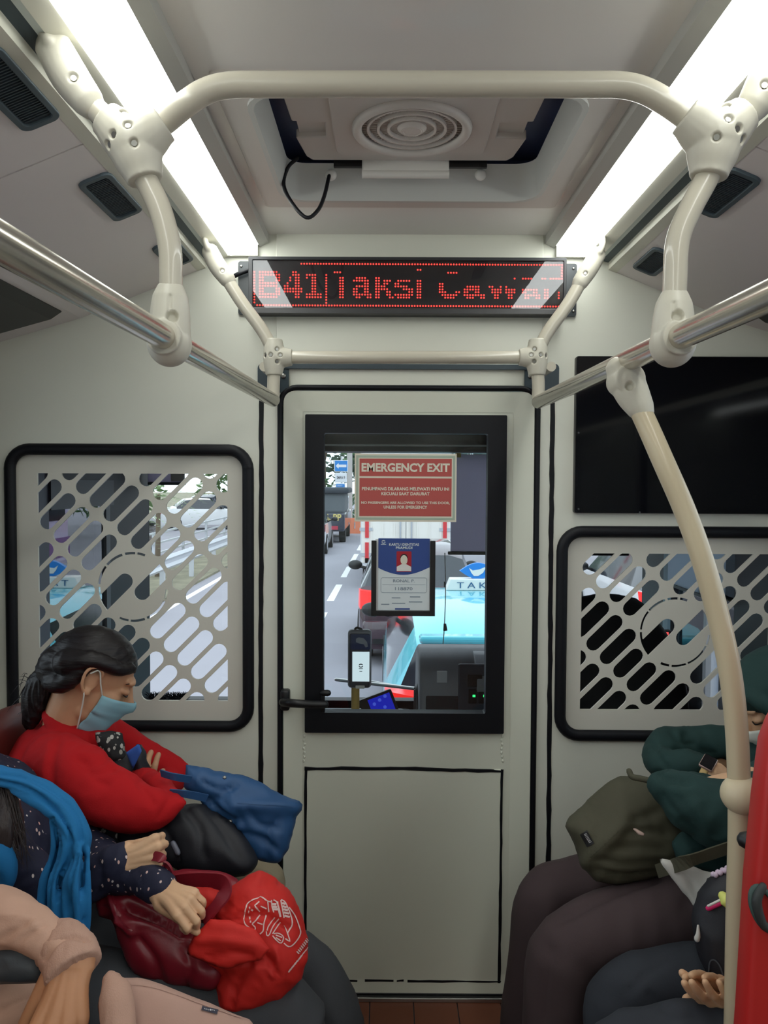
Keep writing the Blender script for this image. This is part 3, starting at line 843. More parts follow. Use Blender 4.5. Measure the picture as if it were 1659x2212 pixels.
for q_ in ((hx0 - 0.04, hx0 - 0.02, hy0 - 0.04, hy1 + 0.04), (hx1 + 0.02, hx1 + 0.04, hy0 - 0.04, hy1 + 0.04), (hx0 - 0.04, hx1 + 0.04, hy0 - 0.04, hy0 - 0.02), (hx0 - 0.04, hx1 + 0.04, hy1 + 0.02, hy1 + 0.04)): mb.box(*q_, CZ + 0.015, CZ + 0.11)
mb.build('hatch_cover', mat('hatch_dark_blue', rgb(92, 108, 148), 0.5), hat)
px0, px1, py0, py1 = -0.176, 0.268, 1.34, 1.735
FZ = CZ + 0.046
fc = (0.0455, 1.566)
pl_out = [(px0 + 0.012, py1), (px0, py1 - 0.02), (px0 - 0.012, py1 - 0.11), (px0 + 0.05, py1 - 0.115), (px0 + 0.052, py1 - 0.18), (px0 - 0.012, py1 - 0.185), (px0 - 0.02, py0), (px1 + 0.02, py0),
          (px1 + 0.012, py1 - 0.185), (px1 - 0.052, py1 - 0.18), (px1 - 0.05, py1 - 0.115), (px1 + 0.012, py1 - 0.11), (px1, py1 - 0.02), (px1 - 0.012, py1)]
MB().plate([pl_out, circ(*fc, 0.108, 40)], XY, FZ, FZ + 0.02).build('fan_panel', PINKW, hat, bevel=0.003)
MB().plate([rrect(fc[0] - 0.155, fc[0] + 0.155, py0 - 0.01, fc[1] + 0.125, 0.02), circ(*fc, 0.112, 40)], XY, FZ - 0.006, FZ + 0.004).build('raised_plate', PINKW, hat, bevel=0.002)
for sx in (px0 - 0.005, px1 - 0.05):
    MB().box(sx, sx + 0.055, py1 - 0.185, py1 - 0.11, FZ + 0.012, FZ + 0.02).build('catch_pocket', PINKW, hat)
fan = MB()
def torus_at(c, Rr, r, n=44, m=8):
    vv, f = [], []
    for i in range(n):
        a = 2 * math.pi * i / n
        for j in range(m):
            b = 2 * math.pi * j / m
            vv.append(V((c[0] + (Rr + r * math.cos(b)) * math.cos(a), c[1] + (Rr + r * math.cos(b)) * math.sin(a), c[2] + r * math.sin(b))))
    for i in range(n):
        for j in range(m):
            f.append((i * m + j, i * m + (j + 1) % m, ((i + 1) % n) * m + (j + 1) % m, ((i + 1) % n) * m + j))
    return vv, f
fan.add(*torus_at((fc[0], fc[1], FZ - 0.008), 0.108, 0.010))
fg = fan.build('fan_ring', PINKW, hat, smooth=60)
for rr_ in (0.046, 0.066, 0.086):
    m2 = MB(); m2.plate([circ(*fc, rr_ + 0.0022, 40), circ(*fc, rr_ - 0.0022, 40)], XY, FZ - 0.010, FZ + 0.004); m2.build('grille_ring', PINKW, fg)
for i in range(60):
    a = 2 * math.pi * i / 60
    M_ = Matrix.Translation((fc[0], fc[1], FZ)) @ Matrix.Rotation(a, 4, 'Z')
    if i == 0: sp = MB().box(0.026, 0.104, -0.0012, 0.0012, -0.003, 0.006).build('grille_spoke', PINKW, fg, local=True); sp.matrix_basis = M_
    else:
        c_ = sp.copy(); COL.objects.link(c_); c_.matrix_basis = M_
hb = MB(); hb.add(*sweep([(fc[0], fc[1], FZ + 0.01), (fc[0], fc[1], FZ - 0.006), (fc[0], fc[1], FZ - 0.012)], [0.030, 0.029, 0.022], n=28, res=0, flat=True)); hb.build('grille_hub', PINKW, fg, smooth=40)
hb = MB(); hb.add(*torus_at((fc[0], fc[1], FZ - 0.011), 0.018, 0.002)); hb.build('hub_ring', PINKW, fg, smooth=60)
# handle bar below the front edge
hbx0, hbx1 = P(782, 370, 1.74).x, P(970, 370, 1.74).x
mb = MB(); mb.rbox(hbx0, hbx1, 1.735, 1.75, CZ + 0.018, CZ + 0.066, 0.004); mb.add(*sweep([(hbx0, 1.742, CZ + 0.020), (hbx1, 1.742, CZ + 0.020)], 0.009, n=12, res=0, flat=True))
mb.build('handle_bar', WHITEP, hat, smooth=50)
for a, b in ((P(722, 350, 1.76).x, hbx0 + 0.003), (hbx1 - 0.003, P(1050, 350, 1.76).x)):
    MB().box(a, b, 1.742, 1.752, CZ + 0.036, CZ + 0.064).build('hinge_arm', BLK, hat)
for kx in (715, 1038):
    c = P(kx, 378, 1.765); mb = MB(); mb.sphere(c, 0.0125, 14, 10, sc=(1, 0.8, 1)); mb.build('catch_knob', WHITEP, hat, smooth=180)
cb = [P(642, 342, 1.73), P(622, 362, 1.735), P(613, 400, 1.73), P(632, 440, 1.70), P(662, 470, 1.69), P(686, 455, 1.70), P(700, 425, 1.73), P(711, 380, 1.755)]
mb = MB(); mb.add(*sweep(cb, 0.0042, n=8, res=6)); mb.build('loose_cable', RUB, hat, smooth=180)

# ------------------------------------------------------------------ route display
B_ = '''row 0: 17-111
3: 2-8 14-15 70-73 29-31
4: 2-9 14-16 19-22
5: 2 3 8 9 13 15 16 19 21 22 31 32 37-40 44 45 94 97-100 104 105 107-110
6: 2 3 8 9 13 15 16 21 22 31 32 36-41 44 45 47-49 52-56 59 60
7: 2-8 12 15 16 21 22 31 32 40 41 44 45 47 48 51 52 59 60 67 68
8: 2-8 11 12 15 16 21 22 31 32 37-41 44-47 51-55 59 60 67 68 77-81 85 86 89 91
9: 2 3 8 9 11-17 21 22 31 32 36 37 40 41 44-48 54-57 59 60 67 68 76-81 86-89 91-94 97-102 105 106
10: 2 3 8 9 11-17 21 22 31 32 36 37 40 41 44 45 48 49 56 57 59 60 67-69 73 74 76 77 80 81 86-89 91-94 97 98 101 102 105 106 110
11: 2-9 15 16 19-24 31 32 36-42 44 45 48 49 51-57 59 60 68-73 76-83 87 88 92 93 98-103 105 106 110
12: 2-8 15 16 19-24 31 32 37 38 41 42 44 45 49 50 52-56 59 60 69-72 77-79 82 83 87 88 92 93 98 99 102 103 105 106 110
15: 1-111
2: 59 60'''
dots = set()
for ln in B_.split('\n'):
    k_, v_ = ln.split(':'); rr = int(k_.split()[-1])
    for tk in v_.split():
        a, b = (tk.split('-') + tk.split('-'))[:2]
        for c_ in range(int(a), int(b) + 1): dots.add((c_, rr))
for rr in range(3, 15): dots.add((0, rr))
for rr in range(4, 15): dots.add((26, rr))
for rr in range(0, 6): dots.add((111, rr))
yD = YW - 0.045
do = rect(537, 556, 1223, 678, yD)
e = empty('led_route_sign', ((do[0] + do[1]) / 2, YW, do[2]), 'black LED route display with red dot-matrix text above the door', 'display')
di = rect(546, 563, 1217, 666, yD)
MB().plate([rrect(*do, 0.003, 2), rrect(*di, 0.001, 1)], XZ, yD - 0.004, YW - 0.003).build('housing', mat('sign_housing', rgb(40, 42, 46), 0.45), e, bevel=0.001)
MB().box(di[0] - 0.002, di[1] + 0.002, yD + 0.004, yD + 0.012, di[2] - 0.002, di[3] + 0.002).build('led_board', mat('led_board_black', rgb(28, 24, 30), 0.6), e)
MB().box(do[0], do[1], yD - 0.006, yD + 0.004, do[2] - 0.001, P(880, 667, yD).z).build('lower_ledge', mat('sign_ledge', rgb(58, 58, 60), 0.4), e, bevel=0.001)
LED = emitter('red_led', (1.0, 0.045, 0.035, 1), 2.6)
mb = MB()
dxp = (P(1214, 610, yD).x - P(549, 610, yD).x) / 111; x00 = P(549, 610, yD).x
z00 = P(880, 570, yD).z; dzp = (z00 - P(880, 660, yD).z) / 15
for c_, rr in dots:
    cx, cz = x00 + c_ * dxp, z00 - rr * dzp; q = 0.0024
    vv = [V((cx + q * math.cos(k * math.pi / 3), yD + 0.0035, cz + q * math.sin(k * math.pi / 3))) for k in range(6)] + [V((cx, yD + 0.0015, cz))]
    mb.add(vv, [(k, (k + 1) % 6, 6) for k in range(6)])
tag(mb.build('led_dots', LED, e), kind='stuff')
MB().box(di[0], di[1], yD - 0.001, yD, di[2], di[3]).build('front_cover', glass('display_cover', (0.97, 0.97, 0.97, 1), 1.35), e)
for x0, x1, y0, y1, sx in ((515, 541, 565, 680, 521), (1219, 1245, 570, 684, 1239)):
    r_ = rect(x0, y0, x1, y1, YW - 0.004)
    br = MB().plate([rrect(*r_, 0.006, 3)], XZ, YW - 0.007, YW - 0.002).build('mounting_bracket', mat('bracket_black', rgb(48, 54, 58), 0.45), e)
    for sy in (y0 + 10, y1 - 12):
        c = P(sx, sy, YW - 0.008); mb = MB(); mb.sphere(c, 0.0035, 10, 6, sc=(1, 0.5, 1)); mb.build('screw', SCREW, br, smooth=180)
mb = MB(); mb.add(*sweep([P(500, 600, YW - 0.012), P(515, 592, YW - 0.02), P(538, 583, YW - 0.02)], 0.006, n=8, res=5)); mb.build('power_cable', RUB, e, smooth=180)

# black screen on the right
sr = rect(1243, 770, 1800, 1110, YW - 0.02); sr = (sr[0], XR - 0.01, sr[2], sr[3])
e = empty('black_screen', ((sr[0] + sr[1]) / 2, YW, sr[2]), 'glossy black glass screen mounted on the partition above the right grille', 'screen')
MB().plate([rrect(*sr, 0.006, 3)], XZ, YW - 0.018, YW).build('screen_body', BLK, e)
MB().plate([rrect(sr[0] + 0.002, sr[1] - 0.002, sr[2] + 0.002, sr[3] - 0.002, 0.005, 3)], XZ, YW - 0.020, YW - 0.0175).build('screen_glass', mat('black_glass', rgb(12, 13, 18), 0.06, spec=0.6), e)
for a, b in ((1250, 935), (1250, 1100), (1382, 1107)):
    c = P(a, b, YW - 0.021); mb = MB(); mb.sphere(c, 0.0028, 10, 6, sc=(1, 0.4, 1)); mb.build('cover_screw', GREYP, e, smooth=180)
# ================================================================== handrail frame
rail = empty('handrail_frame', (XC, 1.5, H), 'cream tubular handrail frame with plastic joints hanging from the ceiling', 'handrail')
RP = 0.0155
def pipe(name, pts, r=RP, m=CREAM, res=8, n=18):
    mb = MB(); mb.add(*sweep(pts, r, n=n, res=res)); return mb.build(name, m, rail, smooth=180)
def dent(o, c, n, r, depth):
    """press a round recess into a joint"""
    me = o.data; co = getv(me); d = co - np.array(V(c)); n_ = np.array(V(n).normalized())
    ax_ = d @ n_; rad = np.linalg.norm(d - ax_[:, None] * n_, axis=1)
    k = np.where((np.abs(ax_) < 0.012), np.clip((r * 1.25 - rad) / (r * 0.4), 0, 1), 0)
    setv(me, co - n_ * (k * depth)[:, None])
def groove(o, a, b, w, depth):
    """parting line of a clamp"""
    me = o.data; co, no = getv(me), getn(me); a, b = np.array(V(a)), np.array(V(b)); ab = b - a
    t = np.clip(((co - a) @ ab) / (ab @ ab), 0, 1); d = np.linalg.norm(co - a - t[:, None] * ab, axis=1)
    setv(me, co - no * (depth * np.clip(1 - d / w, 0, 1))[:, None])
def screw(c, n, r, parent):
    n = V(n).normalized(); c = V(c)
    dent(parent, c, n, r, 0.005)
    mb = MB(); mb.add(*sweep([c - n * 0.008, c - n * 0.0024], r * 0.72, n=12, res=0, flat=True)); mb.build('screw', SCREW, parent, smooth=40)
def surf(o, tree, c, d):
    """outermost point of a joint from its centre c along d"""
    d = V(d).normalized(); h = tree.ray_cast(V(c) + d * 0.2, -d)
    return (h[0], h[1]) if h[0] is not None else (None, None)
def joint(name, c, arms, core=0.030, ends=0.022, L=0.05, sc=None, screws=(), vox=0.0018):
    c = V(c); pr = [ell(c, core, 20, 14)]
    for a in arms:
        a = V(a).normalized()
        ll = L
        pr.append(sweep([c, c + a * ll * 0.5, c + a * ll * 0.86, c + a * ll], [core * 0.98, (core + ends) / 2 * 1.04, ends * 1.04, ends], n=20, res=3, flat=True))
    o = blob(name, pr, vox, CREAMP, rail, smooth_it=9)
    tree = bvh(o)
    for d in screws:
        h, n_ = surf(o, tree, c, d)
        if h is not None: screw(h, n_, 0.0052, o)
    return o
for sd in (0, 1):
    NY = 1.07 if not sd else 1.05; FY = 1.93
    fp = (lambda l, r: l) if not sd else (lambda l, r: r)
    # near hoop: bracket, joint, bent drop pipe
    bt = P(*fp((98, 70), (1690, 95)), NY); bm_ = P(*fp((150, 165), (1652, 185)), NY); be = P(*fp((192, 222), (1625, 232)), NY)
    J = P(*fp((288, 312), (1545, 300)), NY)
    pipe('drop_pipe', [be - (J - be) * 0.3, be, J])
    bprims = [sweep([bt + (bm_ - bt) * 0.25, bm_, be], [(0.024, 0.016), (0.0255, 0.0225), (0.0215, 0.0215)], n=18, res=5, up=(0, -1, 0)),
              sweep([bt + V((0, 0.0, 0.035)), bt, bt + (bm_ - bt) * 0.35], [(0.024, 0.007), (0.024, 0.008), (0.024, 0.013)], n=14, res=4, up=(1, 0, 0.4) if not sd else (-1, 0, 0.4))]
    ob = blob('ceiling_bracket', bprims, 0.0025, CREAMP, rail, smooth_it=3)
    h, n_ = surf(ob, bvh(ob), (bm_ * 0.6 + be * 0.4), (0.15 if sd == 0 else -0.15, -1, 0.1))
    if h is not None: screw(h, n_, 0.0055, ob)
    dn = [J, P(*fp((308, 372), (1532, 372)), NY), P(*fp((345, 450), (1492, 450)), NY), P(*fp((366, 530), (1464, 520)), NY), P(*fp((369, 600), (1458, 610)), NY), P(*fp((368, 730), (1453, 740)), NY)]
    pipe('bent_pipe', dn)
    hoopd = P(*fp((360, 262), (1478, 250)), NY) - J
    joint('pipe_joint', J, [be - J, dn[1] - J, hoopd], core=0.0365, ends=0.0245, L=0.050,
          screws=[(0.1, -1, 0.35), (-0.55 if not sd else 0.55, -1, 0.0), (0.35 if not sd else -0.35, -1, -0.35), (-1.2 if not sd else 1.2, -1, -0.45), (-0.1 if not sd else 0.1, -0.6, 0.9)])
    # rail along the saloon
    rx = P(*fp((590, 864), (1163, 868)), FY)
    r0 = V((rx.x, FY, rx.z)); 
    r1 = P(*fp((366, 735), (1453, 735)), NY)
    dirn = (r1 - r0).normalized(); far = r0 + dirn * 3.2
    pipe('grab_rail', [r0, r1, far], 0.0165, STEEL, res=0, n=40)
    # clamp of the bent pipe on the rail
    cc = r0 + dirn * ((r1 - r0).length)
    top = P(*fp((368, 640), (1456, 655)), NY)
    pr = [sweep([top, top * 0.6 + cc * 0.4, cc, cc + V((0, 0, -0.018))], [(0.0235, 0.021), (0.0265, 0.025), (0.0275, 0.027), (0.016, 0.018)], n=22, res=5, flat=False, up=(0, 1, 0)),
          sweep([cc - dirn * 0.024, cc + dirn * 0.030], [0.0235, 0.0235], n=20, res=0, flat=True), ell(cc + V((0, 0, -0.004)), (0.030, 0.030, 0.032), 20, 14)]
    ob = blob('rail_clamp', pr, 0.0018, CREAMP, rail, smooth_it=4); tr = bvh(ob)
    h, n_ = surf(ob, tr, cc + V((0, 0, 0.025)), (0.45 if not sd else -0.1, -1, 0.1))
    if h is not None: dent(ob, h, n_, 0.0068, 0.009)
    sx = 0.006 if not sd else -0.008
    groove(ob, top + V((sx, -0.0225, -0.004)), (top * 0.5 + cc * 0.5) + V((sx, -0.0265, 0)), 0.004, 0.004)
    # front hoop: bracket, pipe, joint, elbow
    bt = P(*fp((444, 524), (1301, 532)), FY); bm_ = P(*fp((470, 575), (1273, 580)), FY); be = P(*fp((493, 606), (1252, 612)), FY)
    J = P(*fp((592, 772), (1160, 772)), FY)
    pipe('drop_pipe', [be - (P(*fp((575, 730), (1178, 725)), FY) - be) * 0.1, P(*fp((520, 650), (1228, 655)), FY), P(*fp((562, 707), (1187, 712)), FY), P(*fp((580, 738), (1171, 740)), FY), J, P(*fp((591, 825), (1163, 825)), FY), P(*fp((590, 856), (1163, 858)), FY), r0 + V((0, -0.004, 0)), r0 + dirn * 0.03])
    bprims = [sweep([bt + (bm_ - bt) * 0.3, bm_, be], [(0.020, 0.013), (0.022, 0.020), (0.0195, 0.0195)], n=18, res=5, up=(0, -1, 0)),
              sweep([bt + V((0, 0, 0.02)), bt, bt + (bm_ - bt) * 0.35], [(0.020, 0.006), (0.020, 0.007), (0.02, 0.012)], n=14, res=4, up=(1, 0, 0.4) if not sd else (-1, 0, 0.4))]
    ob = blob('ceiling_bracket', bprims, 0.0025, CREAMP, rail, smooth_it=3)
    h, n_ = surf(ob, bvh(ob), (bm_ * 0.5 + be * 0.5), (0.15 if sd == 0 else -0.15, -1, 0.1))
    if h is not None: screw(h, n_, 0.0048, ob)
    sg = 1 if not sd else -1
    joint('pipe_joint', J, [(0, 0, 1), (0, 0, -1), (sg, 0, 0)], core=0.027, ends=0.0205, L=0.044,
          screws=[(-0.2 * sg, -1, 0.1), (0.75 * sg, -1, 0.1), (0.5 * sg, -1, 0.75), (0.5 * sg, -1, -0.6), (-1.2 * sg, -1, 0.1)])
    if not sd: JF = J; HL = P(288, 312, NY)
    else: JR = J; HR = J
pipe('front_cross_pipe', [JF, JR], res=0)
HNY = 1.06
pipe('hoop_pipe', [P(288, 312, 1.07), P(352, 266, 1.07), P(405, 222, HNY), P(448, 196, HNY), P(500, 184, HNY), P(600, 183, HNY), P(900, 182, HNY), P(1250, 183, HNY), P(1340, 184, HNY), P(1392, 196, HNY), P(1440, 222, HNY), P(1488, 256, HNY), P(1545, 300, 1.05)], 0.0162, res=8)
# wall plates behind the lower joints
PLT = mat('plate_dark_teal', rgb(52, 66, 74), 0.5)
for xs, bx_ in (((557, 624), 612), ((1133, 1207), 1146)):
    r_ = rect(xs[0], 786, xs[1], 848, YW - 0.004)
    pl = MB().plate([rrect(*r_, 0.012, 4)], XZ, YW - 0.008, YW - 0.001).build('wall_plate', PLT, rail)
    c = P(bx_, 812, YW - 0.009); mb = MB(); mb.sphere(c, 0.0072, 14, 8, sc=(1, 0.5, 1)); mb.build('bolt_cap', SCREW, pl, smooth=180)
r_ = rect(600, 787, 1160, 798, YW - 0.006); MB().box(r_[0], r_[1], YW - 0.012, YW - 0.001, r_[2], r_[3]).build('backing_bar', PLT, rail)
for sx in (592, 1162):
    c = P(sx, 812, YW); mb = MB(); mb.add(*sweep([V((c.x, FY, c.z)), V((c.x, YW - 0.004, c.z))], 0.012, n=14, res=0, flat=True)); mb.build('wall_stub', CREAM, rail, smooth=50)
# curved pole down to the red divider
pc = P(1352, 822, 1.245)
pole = [pc, P(1392, 905, 1.22), P(1432, 995, 1.20), P(1478, 1100, 1.19), P(1516, 1205, 1.18), P(1550, 1325, 1.175), P(1576, 1445, 1.17), P(1590, 1560, 1.17), P(1596, 1680, 1.17), P(1597, 1800, 1.17), P(1592, 2000, 1.17), P(1586, 2300, 1.17)]
fz = pole[-1]; pole.append(V((fz.x - 0.004, 1.17, 0.0)))
pipe('curved_pole', pole, 0.0165, mat('tan_pole', rgb(196, 182, 152), 0.36, coat=0.3), res=6, n=20)
ob = blob('pole_clamp', [sweep([P(1338, 800, 1.245), pc, P(1368, 855, 1.235), P(1385, 884, 1.225)], [0.022, 0.027, 0.0255, 0.0205], n=20, res=4), ell(pc, 0.030, 20, 14), sweep([pc - dirn * 0.03, pc + dirn * 0.026], 0.0235, n=20, res=0, flat=True)], 0.0018, CREAMP, rail, smooth_it=4)
h, n_ = surf(ob, bvh(ob), P(1352, 838, 1.245), (-0.1, -1, 0.0))
if h is not None: dent(ob, h, n_, 0.006, 0.008)
kn = P(1602, 1716, 1.165)
blob('pole_knuckle', [ell(kn, (0.031, 0.030, 0.029), 20, 14), sweep([kn, kn + V((0.05, -0.02, 0))], [0.026, 0.022], n=18, res=0, flat=True)], 0.0024, mat('tan_joint', rgb(200, 186, 156), 0.38), rail, smooth_it=4)
# ================================================================== driver's cab
CABL, CABR, YF = -1.13, 1.22, 3.72
CROOF = H + 0.50
CABB = mat('cab_black', rgb(19, 19, 23), 0.5, spec=0.3); CABG = mat('cab_grey', rgb(96, 98, 102), 0.5)
struct(MB().box(CABL - 0.08, CABR + 0.08, YW + 0.036, YF + 0.1, CROOF, CROOF + 0.03).build('ceiling_cab', CABB))
struct(MB().box(CABL - 0.08, CABR + 0.08, YW + 0.036, YF + 0.1, -0.38, -0.35).build('floor_cab', GREYP))
struct(MB().box(CABL - 0.08, CABR + 0.08, YF - 0.2, YF + 0.02, H + 0.135, CROOF).build('wall_windscreen_header', CABB))
struct(MB().box(CABL - 0.08, CABR + 0.08, YF, YF + 0.06, -0.5, H - 1.045).build('wall_bus_nose', CABB))
hs = MB().box(CABL, CABR, YF - 0.215, YF - 0.2, H + 0.158, H + 0.166).build('trim_1', ALU); struct(hs)
struct(MB().box(CABL, CABR, YF + 0.01, YF + 0.016, H - 1.05, H + 0.14).build('window_7', glass('windscreen_glass', (0.94, 0.97, 0.97, 1), 1.3)))
# pillars and side frames
cl = struct(MB().box(CABL - 0.07, CABL, 3.19, YF + 0.02, -0.9, CROOF).build('wall_cab_left', CABB))
MB().box(CABL - 0.05, CABL + 0.012, 2.14, 2.60, -0.4, CROOF).build('door_post', mat('post_grey', rgb(84, 84, 98), 0.5), cl)
MB().box(CABL - 0.05, CABL + 0.02, 2.60, 3.2, H - 0.10, CROOF).build('door_header', mat('header_grey', rgb(60, 60, 66), 0.5), cl)
MB().box(CABL - 0.05, CABL + 0.03, 2.60, 3.2, H + 0.0, H + 0.06).build('door_motor_cover', CABB, cl)
MB().box(CABL - 0.02, CABL + 0.004, 3.155, 3.2, -0.3, H).build('door_rubber', CABG, cl)
struct(MB().box(CABL - 0.014, CABL - 0.006, 2.60, 3.2, -0.5, H - 0.09).build('window_8', glass('boarding_door_glass', (0.55, 0.6, 0.6, 1), 3.0)))
cr = struct(MB().box(CABR, CABR + 0.07, 3.38, YF + 0.02, -0.9, CROOF).build('wall_cab_right', CABB))
MB().box(CABR - 0.012, CABR + 0.0, 3.36, 3.42, -0.2, CROOF).build('pillar_trim', mat('pillar_teal', rgb(110, 136, 146), 0.5), cr)
MB().box(CABR, CABR + 0.06, YW + 0.036, 2.75, -0.4, CROOF).build('rear_quarter', CABB, cr)
MB().box(CABR, CABR + 0.06, 2.75, 3.38, -0.4, H - 0.95).build('lower_side', CABB, cr)
MB().box(CABR + 0.0, CABR + 0.04, 2.98, 3.01, H - 0.95, CROOF).build('slider_frame', mat('frame_white', rgb(214, 216, 220), 0.4), cr)
struct(MB().box(CABR + 0.02, CABR + 0.026, 2.75, 3.38, H - 0.95, CROOF).build('window_9', glass('windscreen_glass', (0.94, 0.97, 0.97, 1), 1.3)))
# blinds
BLIND = sheer('grey_roller_blind', rgb(196, 190, 204), 0.6)
r_ = rect(974, 986, 1050, 1193, YF - 0.06)
e = empty('roller_blind', (0.6, YF - 0.06, r_[2]), 'grey roller sun blind pulled down over the driver side of the windscreen', 'blind')
MB().box(r_[0], 1.12, YF - 0.06, YF - 0.057, r_[2], H + 0.13).build('blind_cloth', BLIND, e)
MB().rbox(r_[0] - 0.012, 1.13, YF - 0.066, YF - 0.052, r_[2] - 0.012, r_[2] + 0.004, 0.003).build('bottom_bar', CABB, e)
c0, c1 = P(961, 1195, YF - 0.07), P(960, 1352, YF - 0.07)
mb = MB(); mb.add(*sweep([c0, c0 * 0.5 + c1 * 0.5 + V((0.004, 0, 0)), c1, P(955, 1412, YF - 0.07)], 0.0022, n=6, res=5)); cdp = mb.build('pull_cord', mat('cord_grey', rgb(150, 146, 140), 0.6), e, smooth=180)
mb = MB(); mb.add(*sweep([P(961, 1347, YF - 0.07), P(962, 1362, YF - 0.07)], [0.006, 0.010], n=10, res=0, flat=True)); mb.build('cord_weight', BLK, cdp, smooth=60)
mb = MB(); mb.add(*sweep([P(961, 1256, YF - 0.07), P(961, 1268, YF - 0.07)], 0.005, n=8, res=0, flat=True)); mb.build('cord_bead', CABG, cdp)
MB().box(P(985, 980, YF - 0.21).x, P(996, 980, YF - 0.21).x, YF - 0.212, YF - 0.206, P(990, 988, YF - 0.21).z, P(990, 979, YF - 0.21).z).build('yellow_tag', mat('tag_yellow', rgb(190, 160, 60), 0.6), e)
r_ = rect(255, 1012, 398, 1045, YF - 0.06)
e = empty('roller_blind', (r_[0], YF - 0.06, r_[2]), 'rolled-up lavender grey blind over the kerb side of the windscreen', 'blind')
MB().box(CABL + 0.02, r_[1], YF - 0.064, YF - 0.05, r_[2], H + 0.13).build('blind_cloth', BLIND, e)
MB().rbox(CABL + 0.02, r_[1] + 0.006, YF - 0.07, YF - 0.05, r_[2] - 0.006, r_[2] + 0.008, 0.003).build('bottom_bar', CABG, e)
MB().rbox(r_[1] - 0.06, r_[1] + 0.004, YF - 0.074, YF - 0.06, r_[2] + 0.012, r_[2] + 0.05, 0.003).build('end_clip', WHITEP, e)
e = empty('side_blind', (CABR - 0.02, 3.1, H - 0.35), 'pale grey sun blind hanging inside the driver side window', 'blind')
MB().box(CABR - 0.022, CABR - 0.018, 2.78, 3.34, H - 0.42, CROOF - 0.02).build('blind_cloth', sheer('pale_blind', rgb(196, 206, 214), 0.5), e)
MB().box(CABR - 0.028, CABR - 0.012, 2.78, 3.34, H - 0.432, H - 0.42).build('bottom_bar', CABB, e)
# dashboard
e = empty('dashboard', (0, 3.4, -0.35), 'dark dashboard shelf under the windscreen', 'dashboard')
MB().rbox(CABL + 0.25, 0.125, 3.42, YF - 0.003, -0.35, H - 1.07, 0.03, 3).build('dash_body', CABB, e, smooth=40)
MB().rbox(-0.30, 0.1, 3.36, 3.5, H - 1.2, H - 1.01, 0.03, 3).build('pale_tray', mat('tray_grey', rgb(178, 184, 190), 0.5), e, smooth=40)
MB().rbox(CABL + 0.02, -0.32, 3.5, YF - 0.003, -0.35, H - 1.04, 0.02, 2).build('step_cover', CABG, e, smooth=40)
# instrument binnacle
e = empty('instrument_binnacle', (0.5, 3.1, H - 1.3), 'rounded dark grey instrument cowl beside the driver', 'instrument cowl')
COWL = mat('cowl_grey', rgb(150, 152, 158), 0.5, bump=(400, 0.1, 0.0006)); FACE = mat('cowl_face', rgb(48, 48, 54), 0.35)
side = [(3.10, H - 1.35), (3.10, H - 0.83), (3.13, H - 0.765), (3.19, H - 0.72), (3.27, H - 0.695), (3.38, H - 0.70), (3.47, H - 0.74), (3.54, H - 0.82), (3.57, H - 0.95), (3.57, H - 1.35)]
mb = MB(); mb.prism(side, YZ, 0.135, 1.12); mb.build('cowl', COWL, e, bevel=0.012, smooth=50)
MB().prism([(3.095, H - 1.35), (3.095, H - 0.86), (3.105, H - 0.84), (3.2, H - 0.84), (3.2, H - 1.35)], YZ, 0.16, 1.10).build('switch_face', FACE, e, bevel=0.004)
mb = MB(); mb.prism([(3.06, H - 0.80), (3.10, H - 0.745), (3.19, H - 0.705), (3.25, H - 0.70), (3.25, H - 0.72), (3.12, H - 0.79), (3.08, H - 0.83)], YZ, 0.36, 1.10); mb.build('brow', COWL, e, bevel=0.004, smooth=50)
cv = V((0.133, 3.30, H - 0.93)); mb = MB()
mb.add(*sweep([cv, cv + V((-0.008, 0, 0))], [0.075, 0.072], n=28, res=0, flat=True)); rv = mb.build('round_vent', CABG, e, smooth=40)
for q in range(-3, 4):
    hh = math.sqrt(max(0, 0.06 ** 2 - (q * 0.017) ** 2))
    MB().box(cv.x - 0.012, cv.x - 0.006, cv.y + q * 0.017 - 0.004, cv.y + q * 0.017 + 0.004, cv.z - hh, cv.z + hh).build('vent_slat', CABB, rv)
r_ = rect(944, 1450, 966, 1475, 3.09)
MB().box(r_[0], r_[1], 3.0925, 3.0955, r_[2], r_[3]).build('white_sticker', mat('sticker_white', rgb(214, 216, 220), 0.6), e)
r_ = rect(990, 1435, 1075, 1545, 3.085)
pf = MB().rbox(r_[0], r_[1] + 0.3, 3.085, 3.10, r_[2], r_[3], 0.006).build('switch_panel', mat('panel_slate', rgb(66, 70, 82), 0.35), e)
for (a, b, c, d_) in ((1010, 1458, 1042, 1484), (1012, 1490, 1030, 1520), (1034, 1490, 1048, 1520)):
    q = rect(a, b, c, d_, 3.08); MB().rbox(q[0], q[1], 3.078, 3.09, q[2], q[3], 0.003).build('rocker_switch', BLK, pf)
for a in (1024, 1047):
    q = rect(a - 3, 1501, a + 3, 1506, 3.076); MB().box(q[0], q[1], 3.0765, 3.079, q[2], q[3]).build('green_lamp', emitter('green_lamp', (0.05, 1, 0.25, 1), 1.2), pf)
